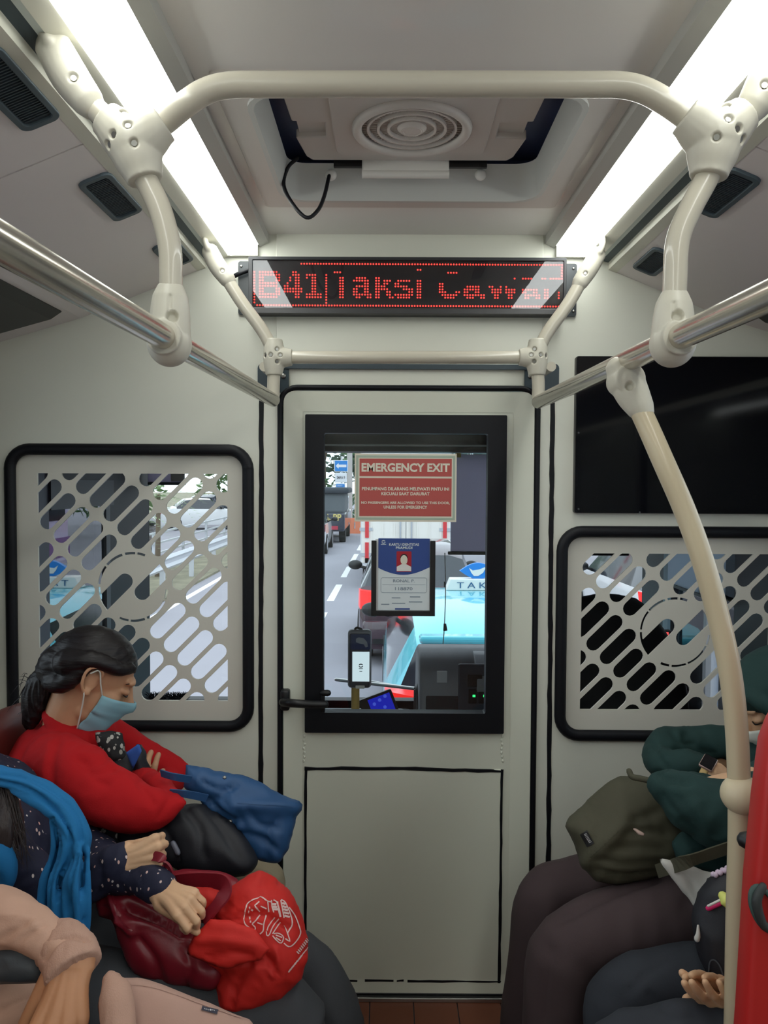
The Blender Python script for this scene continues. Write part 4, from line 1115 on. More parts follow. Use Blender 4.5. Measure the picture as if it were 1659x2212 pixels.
# small cockpit display seen through the right grille
q = rect(1425, 1362, 1452, 1400, 3.0)
e = empty('cockpit_display', (q[0], 3.0, q[2]), 'small dark cockpit display with green and red digits', 'display')
MB().rbox(q[0], q[1], 3.0, 3.03, q[2], q[3], 0.004).build('display_case', BLK, e)
for a, b, cc_ in ((1432, 1367, ((0.2, 0.4, 1, 1), 'blue')), (1440, 1370, ((1, 0.1, 0.1, 1), 'red')), (1436, 1382, ((0.1, 1, 0.2, 1), 'green'))):
    w = rect(a - 4, b - 4, a + 4, b + 3, 2.999); MB().box(w[0], w[1], 2.9975, 3.001, w[2], w[3]).build('lit_digit', emitter(cc_[1] + '_digit', cc_[0], 1.2), e)
mb = MB(); mb.add(*sweep([(q[0] + 0.02, 3.02, q[2]), (q[0] + 0.02, 3.1, q[2] - 0.15), (q[0] + 0.02, 3.12, H - 0.85)], 0.012, n=8, res=4)); mb.build('display_arm', BLK, e, smooth=60)
# tablet
q = [P(778, 1513, 3.05), P(848, 1487, 3.05), P(862, 1540, 3.05), P(792, 1562, 3.05)]
e = empty('driver_tablet', q[3], 'tilted black tablet with a blue lit screen below the card reader', 'tablet')
ux = (q[1] - q[0]).normalized(); uz = (q[0] - q[3]); uz = (uz - ux * uz.dot(ux)).normalized(); w_, h_ = (q[1] - q[0]).length, (q[0] - q[3]).length
tf = lambda u, v, w: q[3] + ux * u + uz * v + V((0, 1, 0)) * w
MB().plate([rrect(0, w_, 0, h_, 0.006, 3)], tf, 0, 0.012).build('tablet_body', BLK, e)
sc_ = MB().prism([(0.035, 0.006), (w_ - 0.01, 0.006), (w_ - 0.01, h_ - 0.01), (0.035, h_ - 0.01)], tf, -0.0012, 0.001).build('lit_screen', emitter('tablet_blue', (0.012, 0.02, 0.42, 1), 0.9), e)
for i, (u, v) in enumerate(((0.055, 0.06), (0.08, 0.068), (0.105, 0.075), (0.055, 0.03), (0.09, 0.035))):
    MB().plate([[(u + 0.007 * math.cos(a * 0.7), v + 0.007 * math.sin(a * 0.7)) for a in range(9)]], tf, -0.0018, -0.001).build('screen_icon', emitter('tablet_icon', (0.06, 0.10, 0.6, 1), 0.9), sc_)
mb = MB(); mb.add(*sweep([tf(w_ / 2, h_ / 2, 0.012), tf(w_ / 2, -0.05, 0.1), (tf(w_ / 2, 0, 0.15).x, 3.38, H - 1.1)], 0.012, n=8, res=3)); mb.build('tablet_arm', BLK, e, smooth=60)
# card reader on its yellow post
RY = 2.55
q = rect(751, 1362, 802, 1488, RY)
e = empty('card_reader', ((q[0] + q[1]) / 2, RY, -0.35), 'grey card reader with a lit white screen on a yellow post', 'card reader')
MB().rbox(q[0], q[1], RY, RY + 0.04, q[2], q[3], 0.012, 3).build('reader_case', mat('reader_grey', rgb(150, 152, 160), 0.4), e, smooth=50)
MB().rbox(q[0] + 0.004, q[1] - 0.004, RY - 0.004, RY + 0.02, q[2] + 0.004, q[3] - 0.009, 0.009, 3).build('reader_face', mat('reader_face', rgb(66, 70, 80), 0.3), e, smooth=50)
t = rect(757, 1370, 800, 1403, RY - 0.005); tp = MB().plate([rrect(*t, 0.004, 3)], XZ, RY - 0.0065, RY - 0.003).build('tap_zone', mat('reader_navy', rgb(44, 62, 110), 0.4), e)
hp_ = [(769, 1379), (775, 1376), (786, 1378), (793, 1386), (795, 1396), (790, 1398), (786, 1391), (776, 1389), (769, 1386)]
MB().plate([[(P(a, b, RY).x, P(a, b, RY).z) for a, b in hp_]], XZ, RY - 0.0072, RY - 0.006).build('hand_symbol', mat('symbol_grey', rgb(150, 156, 170), 0.5), tp)
t = rect(761, 1408, 798, 1472, RY - 0.005); sc_ = MB().box(t[0], t[1], RY - 0.0055, RY - 0.003, t[2], t[3]).build('lit_screen', emitter('reader_screen', (0.66, 0.82, 0.86, 1), 1.0), e)
DKT = mat('screen_ink', rgb(30, 50, 66), 0.6)
swoosh((t[0] + t[1]) / 2, P(780, 1437, RY).z, 0.0075, RY - 0.006, DKT, sc_)
for b, wq in ((1443, 0.013), (1449, 0.009)):
    MB().box((t[0] + t[1]) / 2 - wq / 2, (t[0] + t[1]) / 2 + wq / 2, RY - 0.0062, RY - 0.005, P(780, b + 1, RY).z, P(780, b - 0.3, RY).z).build('screen_print', DKT, sc_)
MB().rbox(P(768, 1484, RY).x, P(788, 1484, RY).x, RY - 0.006, RY + 0.0, P(780, 1487, RY).z, P(780, 1480, RY).z, 0.002).build('card_slot', WHITEP, e)
mb = MB(); mb.add(*sweep([(P(767, 1500, RY).x, RY + 0.03, -0.35), (P(767, 1500, RY).x, RY + 0.03, q[2] + 0.02)], 0.0135, n=14, res=0, flat=True)); mb.build('yellow_post', mat('post_yellow', rgb(196, 164, 92), 0.45), e, smooth=50)
mb = MB(); mb.add(*sweep([P(765, 1364, RY + 0.02), P(770, 1356, RY + 0.02), P(780, 1359, RY + 0.02), P(784, 1366, RY + 0.02)], 0.004, n=8, res=4)); mb.build('reader_cable', BLK, e, smooth=180)
# wiper outside the windscreen
mb = MB(); a, b = P(726, 1468, YF + 0.05), P(866, 1484, YF + 0.05)
mb.add(*sweep([a, b, b + (b - a) * 0.6], 0.009, n=8, res=0)); mb.add(*sweep([P(800, 1472, YF + 0.06), P(890, 1487, YF + 0.06)], 0.006, n=8, res=0))
tag(mb.build('wiper', ALU, smooth=60), 'thin metal wiper arm across the foot of the windscreen', 'wiper')
# fluffy black duster by the kerb side
cdust = P(362, 1503, 3.45); mb = MB(); rnd = random.Random(3)
e = empty('duster', cdust - V((0, 0, 0.06)), 'fluffy black and grey duster lying on the dashboard behind the left grille', 'duster')
for q in range(260):
    a = rnd.uniform(-0.085, 0.085); th = rnd.uniform(0, math.pi)
    d = V((rnd.uniform(-0.35, 0.35), math.cos(th) * 0.8, abs(math.sin(th)))).normalized()
    b0_ = cdust + V((a, 0, -0.03)); mb.add(*sweep([b0_, b0_ + d * 0.03, b0_ + d * 0.06 + V((rnd.uniform(-.02, .02), 0, -0.012))], [0.003, 0.0025, 0.0006], n=4, res=0))
tag(mb.build('fibres', mat('duster_black', rgb(46, 46, 54), 0.7), e), kind='stuff')
mb = MB(); mb.add(*sweep([cdust + V((0.05, 0, -0.03)), cdust + V((0.22, 0.05, -0.05))], 0.008, n=8, res=0)); mb.build('handle', BLK, e, smooth=60)
# driver's seat
e = empty('driver_chair', (0.76, 2.6, -0.35), 'tall black driver chair behind the right grille', 'chair')
SEATB = mat('driver_seat_black', rgb(22, 22, 25), 0.75, bump=(200, 0.2, 0.001))
blob('seat_back', [sweep([(0.74, 2.60, H - 1.25), (0.74, 2.58, H - 0.9), (0.735, 2.60, H - 0.6), (0.73, 2.63, H - 0.42)], [(0.27, 0.07), (0.28, 0.08), (0.25, 0.075), (0.155, 0.05)], n=22, res=5, up=(0, 1, 0))], 0.014, SEATB, e)
MB().rbox(0.50, 1.0, 2.6, 3.0, H - 1.32, H - 1.2, 0.04, 3).build('seat_cushion', SEATB, e, smooth=50)
MB().rbox(0.6, 0.9, 2.62, 2.95, -0.35, H - 1.32, 0.02).build('pedestal', CABB, e)
# steering wheel
e = empty('steering_wheel', (0.74, 2.9, H - 0.9), 'black steering wheel in front of the driver chair', 'steering wheel')
vv, f = torus_at((0, 0, 0), 0.21, 0.014, 40, 10); M_ = Matrix.Translation((0.74, 2.90, H - 0.86)) @ Matrix.Rotation(R(40), 4, 'X')
mb = MB(); mb.add([M_ @ V(p) for p in vv], f); mb.build('rim', BLK, e, smooth=180)
mb = MB()
for a in (90, 210, 330): mb.add([M_ @ V(p) for p in sweep([(0, 0, 0), (0.2 * math.cos(R(a)), 0.2 * math.sin(R(a)), 0)], 0.014, n=8, res=0)[0]], sweep([(0, 0, 0), (1, 0, 0)], 0.01, n=8, res=0)[1])
mb.build('spokes', BLK, e, smooth=60)
mb = MB(); mb.add(*sweep([(0.74, 2.90, H - 0.86), (0.74, 3.085, H - 1.0)], 0.03, n=10, res=0)); mb.build('column', BLK, e, smooth=60)
# ================================================================== street
GZ = -0.90
ROAD = mat('asphalt', rgb(150, 148, 156), 0.8, var=(0.6, 0.06), bump=(60, 0.3, 0.004))
struct(MB().box(-4.25, 90, -70.0, 150, GZ - 0.1, GZ).build('floor_road', ROAD))
struct(MB().box(-90, -4.25, -70.0, 150, GZ - 0.12, GZ + 0.05).build('floor_verge', mat('verge_soil', rgb(128, 124, 104), 0.9, var=(2.0, 0.3), bump=(20, 0.5, 0.02))))
struct(MB().box(-16, -6.2, -70.0, 150, GZ + 0.04, GZ + 0.06).build('floor_side_road', ROAD))
PAINT = mat('road_paint', rgb(236, 236, 240), 0.7)
tag(MB().box(-4.0, -3.87, 5, 80, GZ, GZ + 0.004).build('edge_line', PAINT), 'solid white edge line along the guard rail', 'road marking')
for k in range(9):
    y0 = 11.4 + k * 3.75; xs = -1.12 + 0.013 * (y0 - 12)
    vv = [V((xs - 0.07, y0, GZ + 0.004)), V((xs + 0.07, y0, GZ + 0.004)), V((xs + 0.07 + 0.03, y0 + 2.4, GZ + 0.004)), V((xs - 0.07 + 0.03, y0 + 2.4, GZ + 0.004))]
    mb = MB(); mb.add(vv + [v - V((0, 0, 0.004)) for v in vv], [(0, 1, 2, 3), (0, 4, 5, 1), (1, 5, 6, 2), (2, 6, 7, 3), (3, 7, 4, 0)])
    tag(mb.build('lane_dash', PAINT), 'white lane dash on the asphalt', 'road marking', 'lane dashes between the two lanes')
# guard rail
GAL = mat('galvanised_steel', rgb(196, 200, 206), 0.45, metal=0.3)
e = empty('guard_rail', (-4.6, 12, GZ), 'galvanised guard rail along the grass verge', 'guard rail')
mb = MB(); mb.prism([(-4.55, GZ + 0.46), (-4.50, GZ + 0.52), (-4.55, GZ + 0.58), (-4.55, GZ + 0.64), (-4.50, GZ + 0.70), (-4.55, GZ + 0.76), (-4.57, GZ + 0.76), (-4.52, GZ + 0.70), (-4.57, GZ + 0.63), (-4.57, GZ + 0.58), (-4.52, GZ + 0.52), (-4.57, GZ + 0.46)], lambda u, v, w: V((u, w, v)), 6, 60)
mb.build('rail_beam', GAL, e)
for k in range(22): MB().box(-4.66, -4.56, 6.5 + k * 2.4, 6.58 + k * 2.4, GZ, GZ + 0.74).build('post', GAL, e)
e = empty('guard_rail', (-6.1, 12, GZ), 'second steel railing at the edge of the side road', 'guard rail')
for z in (0.35, 0.62, 0.9): MB().box(-6.12, -6.07, 8, 60, GZ + z, GZ + z + 0.05).build('rail_bar', GAL, e)
for k in range(14): MB().box(-6.13, -6.06, 8.5 + k * 3, 8.58 + k * 3, GZ, GZ + 0.95).build('post', GAL, e)

CARGLASS = mat('car_glass', rgb(38, 44, 52), 0.08, spec=0.8); TYRE = mat('tyre', rgb(26, 26, 28), 0.8); HUB = mat('wheel_silver', rgb(170, 172, 176), 0.35, metal=0.8)
TAIL = mat('tail_lamp', rgb(190, 24, 30), 0.2, emit=((1, 0.03, 0.02, 1), 0.9)); TAILOFF = mat('tail_lamp_unlit', rgb(170, 40, 46), 0.2)
PLATE = mat('number_plate', rgb(220, 220, 214), 0.5)
def paint(n, c): return mat('paint_' + n, c, 0.25, coat=0.8)
PROF = {'mpv': [(0.0, .62, .66, 0.90), (0.03, .80, .84, .96), (0.06, .98, 1.02, .98), (0.10, 1.0, 1.40, .985), (0.16, 1.0, 1.5, 1), (0.45, .99, 1.53, 1), (0.62, .98, 1.46, 1), (0.76, .97, 1.0, .99), (0.90, .86, .88, .96), (0.98, .66, .68, .86), (1.0, .5, .52, .82)],
        'sedan': [(0.0, .6, .62, .88), (0.02, .84, .86, .95), (0.16, .98, 1.0, .98), (0.20, .98, 1.06, .985), (0.30, .98, 1.40, 1), (0.40, .97, 1.45, 1), (0.56, .96, 1.42, 1), (0.70, .95, .98, 1), (0.9, .82, .84, .96), (0.98, .64, .66, .86), (1.0, .5, .52, .82)],
        'hatch': [(0.0, .6, .62, .90), (0.02, .80, .82, .96), (0.05, .96, .99, .98), (0.12, .97, 1.36, .985), (0.20, .97, 1.47, 1), (0.45, .96, 1.49, 1), (0.60, .95, 1.42, 1), (0.76, .94, .97, .99), (0.92, .80, .82, .96), (0.98, .62, .64, .86), (1.0, .5, .52, .82)]}
def car(name, label, loc, rotz, L, W, kind, body, roof=None, tail=TAIL, group=None, cat='car', hs=1.0):
    """origin at the middle of the tail on the ground; +y is the nose"""
    e = empty(name, loc, label, cat, group, rotz)
    st = PROF[kind]; w = W / 2; secs = []
    for s, zb, zr, k in st:
        zb *= hs; zr *= hs
        y = s * L; gh = zr - zb > 0.1; wr = w * (0.74 if gh else 0.9) * k
        secs.append(([(-w * k * 0.93, y, 0.22), (-w * k, y, 0.42), (-w * k, y, zb - 0.18), (-w * k * 0.97, y, zb), (-wr, y, zr - (0.05 if gh else 0)), (-wr * 0.7, y, zr), (wr * 0.7, y, zr), (wr, y, zr - (0.05 if gh else 0)), (w * k * 0.97, y, zb), (w * k, y, zb - 0.18), (w * k, y, 0.42), (w * k * 0.93, y, 0.22)], gh))
    bd, gs, rf = MB(), MB(), MB(); n = 12
    vv = [V(p) for s, _ in secs for p in s]
    bf, gf, rff = [], [], []
    for i in range(len(secs) - 1):
        a, b = secs[i][1], secs[i + 1][1]
        for j in range(n - 1):
            f = (i * n + j, i * n + j + 1, (i + 1) * n + j + 1, (i + 1) * n + j)
            if j in (3, 7) and (a or b) and not (kind == 'mpv' and i < 4): gf.append(f)
            elif j in (4, 5, 6) and a != b: gf.append(f)
            elif j in (4, 5, 6) and a and b and roof is not None: rff.append(f)
            else: bf.append(f)
        bf.append((i * n, (i + 1) * n, (i + 1) * n + n - 1, i * n + n - 1))
    bf += [tuple(range(n - 1, -1, -1)), tuple(range((len(secs) - 1) * n, len(secs) * n))]
    bd.add(vv, bf); bo = bd.build('body', body, e, smooth=35, local=True)
    gs.add(vv, gf); gs.build('windows', CARGLASS, e, smooth=35, local=True)
    if rff: rf.add(vv, rff); rf.build('roof_panel', roof, e, smooth=35, local=True)
    for sx in (-1, 1):
        for sy in (0.18, 0.82):
            mb = MB(); c = V((sx * (w - 0.09), sy * L, 0.31))
            mb.add(*sweep([c - V((0.1, 0, 0)), c + V((0.1, 0, 0))], 0.31, n=20, res=0, flat=True)); wh = mb.build('wheel', TYRE, e, smooth=40, local=True)
            mb = MB(); mb.add(*sweep([c - V((0.105, 0, 0)), c + V((0.105, 0, 0))], 0.19, n=16, res=0, flat=True)); mb.build('hub_cap', HUB, wh, smooth=40, local=True)
        mb = MB(); k0 = 0.02 * L
        mb.add([V((sx * w * 0.955, 0.02, 0.96)), V((sx * w * 0.72, -0.02, 0.93)), V((sx * w * 0.78, -0.02, 0.78)), V((sx * w * 0.95, 0.0, 0.72)),
                V((sx * w * 0.985, 0.26, 0.95)), V((sx * w * 0.72, 0.2, 0.93)), V((sx * w * 0.78, 0.2, 0.78)), V((sx * w * 0.985, 0.16, 0.74))], [(0, 1, 2, 3), (4, 7, 6, 5), (0, 3, 7, 4), (1, 5, 6, 2), (0, 4, 5, 1), (3, 2, 6, 7)])
        mb.build('tail_lamp', tail, e, local=True)
        mb = MB(); c = V((sx * (w + 0.12), 0.66 * L, 1.02)); mb.sphere(c, 0.1, 12, 8, sc=(1.1, 0.6, 0.75)); mb.add(*sweep([c, c - V((sx * 0.16, 0, 0.05))], 0.025, n=6, res=0)); mb.build('wing_mirror', BLK, e, smooth=180, local=True)
    MB().rbox(-w * 0.92, w * 0.92, -0.05, 0.16, 0.28, 0.58, 0.05, 2).build('rear_bumper', body, e, smooth=50, local=True)
    MB().box(-w * 0.75, w * 0.75, -0.055, 0.0, 0.30, 0.36).build('bumper_strip', BLK, e, local=True)
    MB().box(-0.2, 0.2, -0.062, 0.0, 0.62, 0.76).build('number_plate', PLATE, e, local=True)
    return e
AQUA = paint('aqua', rgb(92, 200, 218)); WHT = paint('white', rgb(226, 228, 230)); DKR = paint('dark_maroon', rgb(58, 34, 46)); DKN = paint('dark_navy', rgb(44, 50, 66)); SLV = paint('silver', rgb(176, 180, 186))
taxi = car('taxi', 'light blue taxi with a white lettered roof sign right ahead of the bus', (0.85, 5.0, GZ), 0, 4.4, 1.74, 'mpv', AQUA, roof=AQUA, hs=0.87)
sgn = MB().prism([(-0.30, 1.315), (0.30, 1.315), (0.26, 1.42), (-0.26, 1.42)], lambda u, v, w: V((u, w, v)), 2.2, 2.36).build('roof_sign', WHITEP, taxi, bevel=0.008, local=True)
BLU = mat('taxi_blue', rgb(24, 124, 206), 0.4)
text('lettering', 'TAKSI', (0, 2.194, 1.365), mat('taxi_ink', rgb(40, 90, 130), 0.5), sgn, width=0.40, height=0.055, bold=0.0, space=1.5, local=True)
def lens(a, h, n=14): return [(-a + 2 * a * i / n, h * math.sin(math.pi * i / n)) for i in range(n + 1)] + [(a - 2 * a * i / n, -h * math.sin(math.pi * i / n)) for i in range(1, n)]
em = MB().plate([[(u, v + 1.49) for u, v in lens(0.17, 0.075)]], XZ, 2.25, 2.30).build('emblem', BLU, sgn, local=True)
MB().plate([[(-0.085, 1.52), (-0.05, 1.495), (0.01, 1.505), (0.07, 1.53), (0.12, 1.505), (0.06, 1.505), (0.045, 1.475), (0.0, 1.445), (-0.04, 1.445), (-0.065, 1.475)]], XZ, 2.244, 2.25).build('bird_mark', WHITEP, em, local=True)
MB().box(-0.62, 0.62, 0.34, 0.46, 1.20, 1.255).build('spoiler', AQUA, taxi, bevel=0.02, local=True)
dark = car('hatchback', 'dark maroon hatchback with lit tail lamps ahead of the taxi', (0.42, 9.75, GZ), 0, 3.7, 1.56, 'hatch', DKR)
MB().box(-0.42, 0.42, -0.06, 0.0, 0.5, 0.52).build('red_reflector', TAILOFF, dark, local=True)
car('white_car', 'white hatchback in the next lane, beside the orange barrier', (-2.75, 24.5, GZ), 0, 3.8, 1.7, 'hatch', WHT, tail=TAILOFF)
car('white_car', 'white saloon car on the side road past the guard rail', (-10.6, 36.0, GZ + 0.06), R(-68), 4.3, 1.7, 'sedan', WHT, tail=TAILOFF)
car('suv', 'dark blue suv with a red lamp on the side road', (-9.8, 40.5, GZ + 0.06), R(-20), 4.3, 1.8, 'mpv', DKN)
car('suv', 'dark wine red car half hidden by the steel railing', (-7.9, 20.0, GZ + 0.06), R(-4), 4.0, 1.7, 'mpv', DKR, tail=TAILOFF)
car('white_car', 'white hatchback with a bright red lamp seen through the right grille', (4.0, 9.6, GZ), 0, 3.9, 1.7, 'hatch', WHT)
car('silver_car', 'silver people carrier in the far right lane', (9.2, 15.5, GZ), 0, 4.3, 1.75, 'mpv', SLV, tail=TAILOFF)
# box truck
tr = empty('box_truck', (0.42, 17.0, GZ), 'white box truck with red reflective strips on its rear doors', 'truck')
MB().box(-0.98, 0.98, 0.0, 4.6, 0.48, 2.95).build('box_body', WHT, tr, local=True)
for sx in (-1, 1):
    dr = MB().rbox(min(sx * 0.01, sx * 0.95), max(sx * 0.01, sx * 0.95), -0.04, 0.0, 0.55, 2.9, 0.01).build('rear_door', mat('truck_cream', rgb(228, 224, 216), 0.5), tr, local=True)
    for q in (0.25, 0.5, 0.75):
        MB().box(sx * q - 0.015, sx * q + 0.015, -0.055, -0.03, 0.62, 2.8).build('door_rib', mat('truck_cream', 0), dr, local=True)
    mb = MB(); mb.add(*sweep([(sx * 0.12, -0.08, 0.6), (sx * 0.12, -0.08, 2.85)], 0.02, n=8, res=0)); mb.build('lock_bar', SLV, dr, smooth=60, local=True)
    for z in (0.7, 1.25, 1.75, 2.4): MB().box(min(sx * 0.72, sx * 1.0), max(sx * 0.72, sx * 1.0), -0.065, -0.03, z, z + 0.07).build('hinge', SLV, dr, local=True)
    MB().rbox(min(sx * 0.05, sx * 0.42), max(sx * 0.05, sx * 0.42), -0.07, -0.04, 1.62, 1.86, 0.02).build('lock_plate', SLV, dr, local=True)
    RS = mat('red_strip', rgb(206, 44, 52), 0.5)
    for z0, z1 in ((0.56, 1.0), (1.1, 1.6), (1.7, 2.2), (2.3, 2.85)): MB().box(min(sx * 0.80, sx * 0.88), max(sx * 0.80, sx * 0.88), -0.07, -0.04, z0, z1).build('red_strip', RS, dr, local=True)
    MB().box(min(sx * 0.5, sx * 0.88), max(sx * 0.5, sx * 0.88), -0.07, -0.04, 0.56, 0.66).build('red_strip', RS, dr, local=True)
    for y in (0.8, 4.9):
        mb = MB(); c = V((sx * 0.8, y, 0.4)); mb.add(*sweep([c - V((0.14, 0, 0)), c + V((0.14, 0, 0))], 0.4, n=18, res=0, flat=True)); mb.build('wheel', TYRE, tr, smooth=40, local=True)
MB().rbox(-0.9, 0.9, 4.65, 6.2, 0.45, 2.2, 0.1).build('cab', WHT, tr, local=True)
MB().box(-0.9, 0.9, 0.0, 0.1, 0.3, 0.45).build('rear_bumper', BLK, tr, local=True)
# patrol pickup
pk = empty('patrol_pickup', (-2.5, 29.2, GZ), 'dark canvas-topped patrol pickup with yellow lettering by the barrier', 'truck')
MB().rbox(-0.95, 0.95, 0.0, 5.0, 0.45, 1.15, 0.08).build('body', DKN, pk, local=True)
MB().rbox(-0.95, 0.95, 0.1, 2.6, 1.1, 1.9, 0.12).build('canvas', mat('canvas_grey', rgb(98, 104, 108), 0.8), pk, local=True)
MB().rbox(-0.98, 1.1, -0.1, 2.8, 1.86, 2.08, 0.08).build('canvas_roof', mat('canvas_dark', rgb(52, 58, 66), 0.8), pk, local=True)
MB().rbox(-0.9, 0.9, 2.7, 4.2, 1.1, 1.75, 0.1).build('cab', CARGLASS, pk, local=True)
text('lettering', 'POL PP', (0.35, -0.02, 0.98), mat('pickup_yellow', rgb(214, 196, 120), 0.6), pk, width=0.95, height=0.26, bold=0.03, local=True)
MB().box(-0.3, 0.7, -0.03, 0.0, 0.52, 0.66).build('number_plate', mat('plate_red', rgb(190, 60, 80), 0.5), pk, local=True)
for sx in (-1, 1):
    for y in (0.9, 4.1):
        mb = MB(); c = V((sx * 0.82, y, 0.36)); mb.add(*sweep([c - V((0.12, 0, 0)), c + V((0.12, 0, 0))], 0.36, n=16, res=0, flat=True)); mb.build('wheel', TYRE, pk, smooth=40, local=True)
# orange barriers
OR = mat('barrier_orange', rgb(226, 132, 96), 0.6)
for k in range(3):
    pf_ = [(-0.24, 0), (-0.10, 0), (-0.08, 0.08), (0.08, 0.08), (0.10, 0), (0.24, 0), (0.10, 0.68), (-0.10, 0.68)]
    fr_ = lambda u, v, w: V((w - 2.05 + k * 0.98, 35.2 + u, GZ + v))
    mb = MB(); mb.prism(clip_half(pf_, 0, 1, 0.2), fr_, 0, 0.95); mb.prism(clip_half(pf_, 0, -1, -0.5), fr_, 0, 0.95)
    mid_ = clip_half(clip_half(pf_, 0, 1, 0.5), 0, -1, -0.2)
    for w0_, w1_ in ((0, 0.35), (0.41, 0.60), (0.66, 0.95)): mb.prism(mid_, fr_, w0_, w1_)
    tag(mb.build('road_barrier', OR), 'orange plastic road barrier behind the white car', 'barrier', 'orange barriers in a row')
# lamp post and signs
CONC = mat('concrete', rgb(190, 184, 180), 0.8, var=(1, 0.06))
mb = MB(); mb.add(*sweep([(-1.72, 36.5, GZ), (-1.72, 36.5, GZ + 9)], [0.14, 0.1], n=12, res=0, flat=True)); tag(mb.build('concrete_post', CONC, smooth=50), 'pale concrete post behind the orange barriers', 'post')
SY = 34.4
sp_ = empty('road_sign_post', (P(738, 1100, SY).x, SY, GZ), 'grey post carrying a blue arrow sign and three small boards', 'road sign')
mb = MB(); mb.add(*sweep([(P(738, 1100, SY).x, SY + 0.05, GZ), (P(738, 985, SY).x, SY + 0.05, GZ + 3.4)], 0.04, n=10, res=0, flat=True)); mb.build('post', GAL, sp_, smooth=60)
def board(px0, py0, px1, py1, col, rim, nm):
    q = rect(px0, py0, px1, py1, SY)
    b = MB().rbox(q[0], q[1], SY - 0.03, SY, q[2], q[3], 0.01).build(nm, rim, sp_)
    f = MB().box(q[0] + 0.03, q[1] - 0.03, SY - 0.034, SY - 0.03, q[2] + 0.03, q[3] - 0.03).build('board_face', col, b)
    return b, q
SB = mat('sign_blue', rgb(34, 130, 208), 0.5); SW = mat('sign_white', rgb(228, 230, 234), 0.5); SG = mat('sign_green', rgb(40, 150, 120), 0.5)
b, q = board(722, 994, 752, 1019, SB, SW, 'arrow_board')
cx, cz, ww = (q[0] + q[1]) / 2, (q[2] + q[3]) / 2, (q[1] - q[0])
MB().plate([[(cx - 0.40 * ww, cz), (cx - 0.18 * ww, cz + 0.2 * ww), (cx - 0.18 * ww, cz + 0.09 * ww), (cx + 0.38 * ww, cz + 0.09 * ww), (cx + 0.38 * ww, cz - 0.09 * ww), (cx - 0.18 * ww, cz - 0.09 * ww), (cx - 0.18 * ww, cz - 0.2 * ww)]], XZ, SY - 0.04, SY - 0.034).build('arrow', SW, b)
b, q = board(724, 1021, 749, 1042, SW, SW, 'name_board')
text('lettering', 'SMAN 9', ((q[0] + q[1]) / 2, SY - 0.04, (q[2] + q[3]) / 2), mat('sign_ink', rgb(90, 90, 96), 0.6), b, width=0.36, height=0.13, bold=0.02)
b, q = board(725, 1044, 746, 1057, SB, SW, 'small_board')
text('lettering', 'SMAN 9', ((q[0] + q[1]) / 2 - 0.03, SY - 0.04, (q[2] + q[3]) / 2 + 0.03), SW, b, width=0.22, height=0.07)
board(732, 1060, 751, 1074, SG, SW, 'green_board')
# van with purple livery
co = empty('delivery_van', (6.1, 14.2, GZ), 'white and purple delivery van with lettering seen through the right grille', 'van')
MB().rbox(-0.95, 0.95, 0.0, 4.2, 0.35, 2.35, 0.12).build('body', paint('lilac', rgb(214, 202, 230)), co, local=True)
MB().box(-0.8, 0.8, -0.03, 0.05, 1.4, 2.1).build('rear_window', CARGLASS, co, local=True)
MB().box(-0.965, 0.965, -0.02, 4.15, 0.55, 1.0).build('purple_band', paint('purple', rgb(120, 64, 140)), co, local=True)
text('lettering', 'Pop', (-0.45, -0.04, 0.78), SW, co, width=0.6, height=0.3, bold=0.03, local=True)
MB().box(-0.965, -0.94, 2.4, 3.9, 1.4, 2.1).build('side_window', CARGLASS, co, local=True)
for sx in (-1, 1):
    MB().box(min(sx * 0.75, sx * 0.93), max(sx * 0.75, sx * 0.93), -0.04, 0.02, 1.1, 1.4).build('tail_lamp', TAILOFF, co, local=True)
    for y in (0.9, 3.3):
        mb = MB(); c = V((sx * 0.82, y, 0.34)); mb.add(*sweep([c - V((0.12, 0, 0)), c + V((0.12, 0, 0))], 0.34, n=16, res=0, flat=True)); mb.build('wheel', TYRE, co, smooth=40, local=True)
# trees
def tree(loc, h, r, n, label, col, group, seed, leaf=0.16, trunk=0.14, low=0.35, crown=1.0):
    rnd = random.Random(seed); e = empty('street_tree', loc, label, 'tree', group)
    mb = MB(); lc = V(loc)
    mb.add(*sweep([lc, lc + V((0.1, 0, h * 0.3)), lc + V((0, 0.1, h * 0.7))], [trunk, trunk * 0.8, trunk * 0.4], n=8, res=3))
    for k in range(5):
        a = rnd.uniform(0, 6.28); mb.add(*sweep([lc + V((0.05, 0, h * 0.35)), lc + V((math.cos(a) * r * 0.4, math.sin(a) * r * 0.4, h * 0.6)), lc + V((math.cos(a) * r * 0.7, math.sin(a) * r * 0.7, h * 0.75))], [trunk * 0.5, trunk * 0.3, 0.02], n=6, res=2))
    mb.build('trunk', mat('bark', rgb(104, 92, 78), 0.9, bump=(30, 0.5, 0.01)), e, smooth=60)
    cl_ = [V((rnd.gauss(0, r * 0.45), rnd.gauss(0, r * 0.45), h * rnd.uniform(low, 0.98))) for _ in range(14)]
    mb = MB()
    for k in range(n):
        c = rnd.choice(cl_); d = V((rnd.gauss(0, 1), rnd.gauss(0, 1), rnd.gauss(0, 1))).normalized()
        p = lc + c + V((d.x, d.y, d.z * 0.75)) * r * 0.42 * rnd.random() ** 0.4
        u = V((rnd.gauss(0, 1), rnd.gauss(0, 1), rnd.gauss(0, 0.6))).normalized(); w = u.cross(d).normalized(); s = leaf * rnd.uniform(0.6, 1.3)
        mb.add([p - u * s, p + w * s * 0.35, p + u * s, p - w * s * 0.35], [(0, 1, 2, 3)])
    tag(mb.build('foliage', col, e), kind='stuff')
LG = [mat('leaf_%d' % i, c, 0.6, var=(0.7, 0.35)) for i, c in enumerate((rgb(92, 122, 84), rgb(116, 142, 92), rgb(74, 104, 84)))]
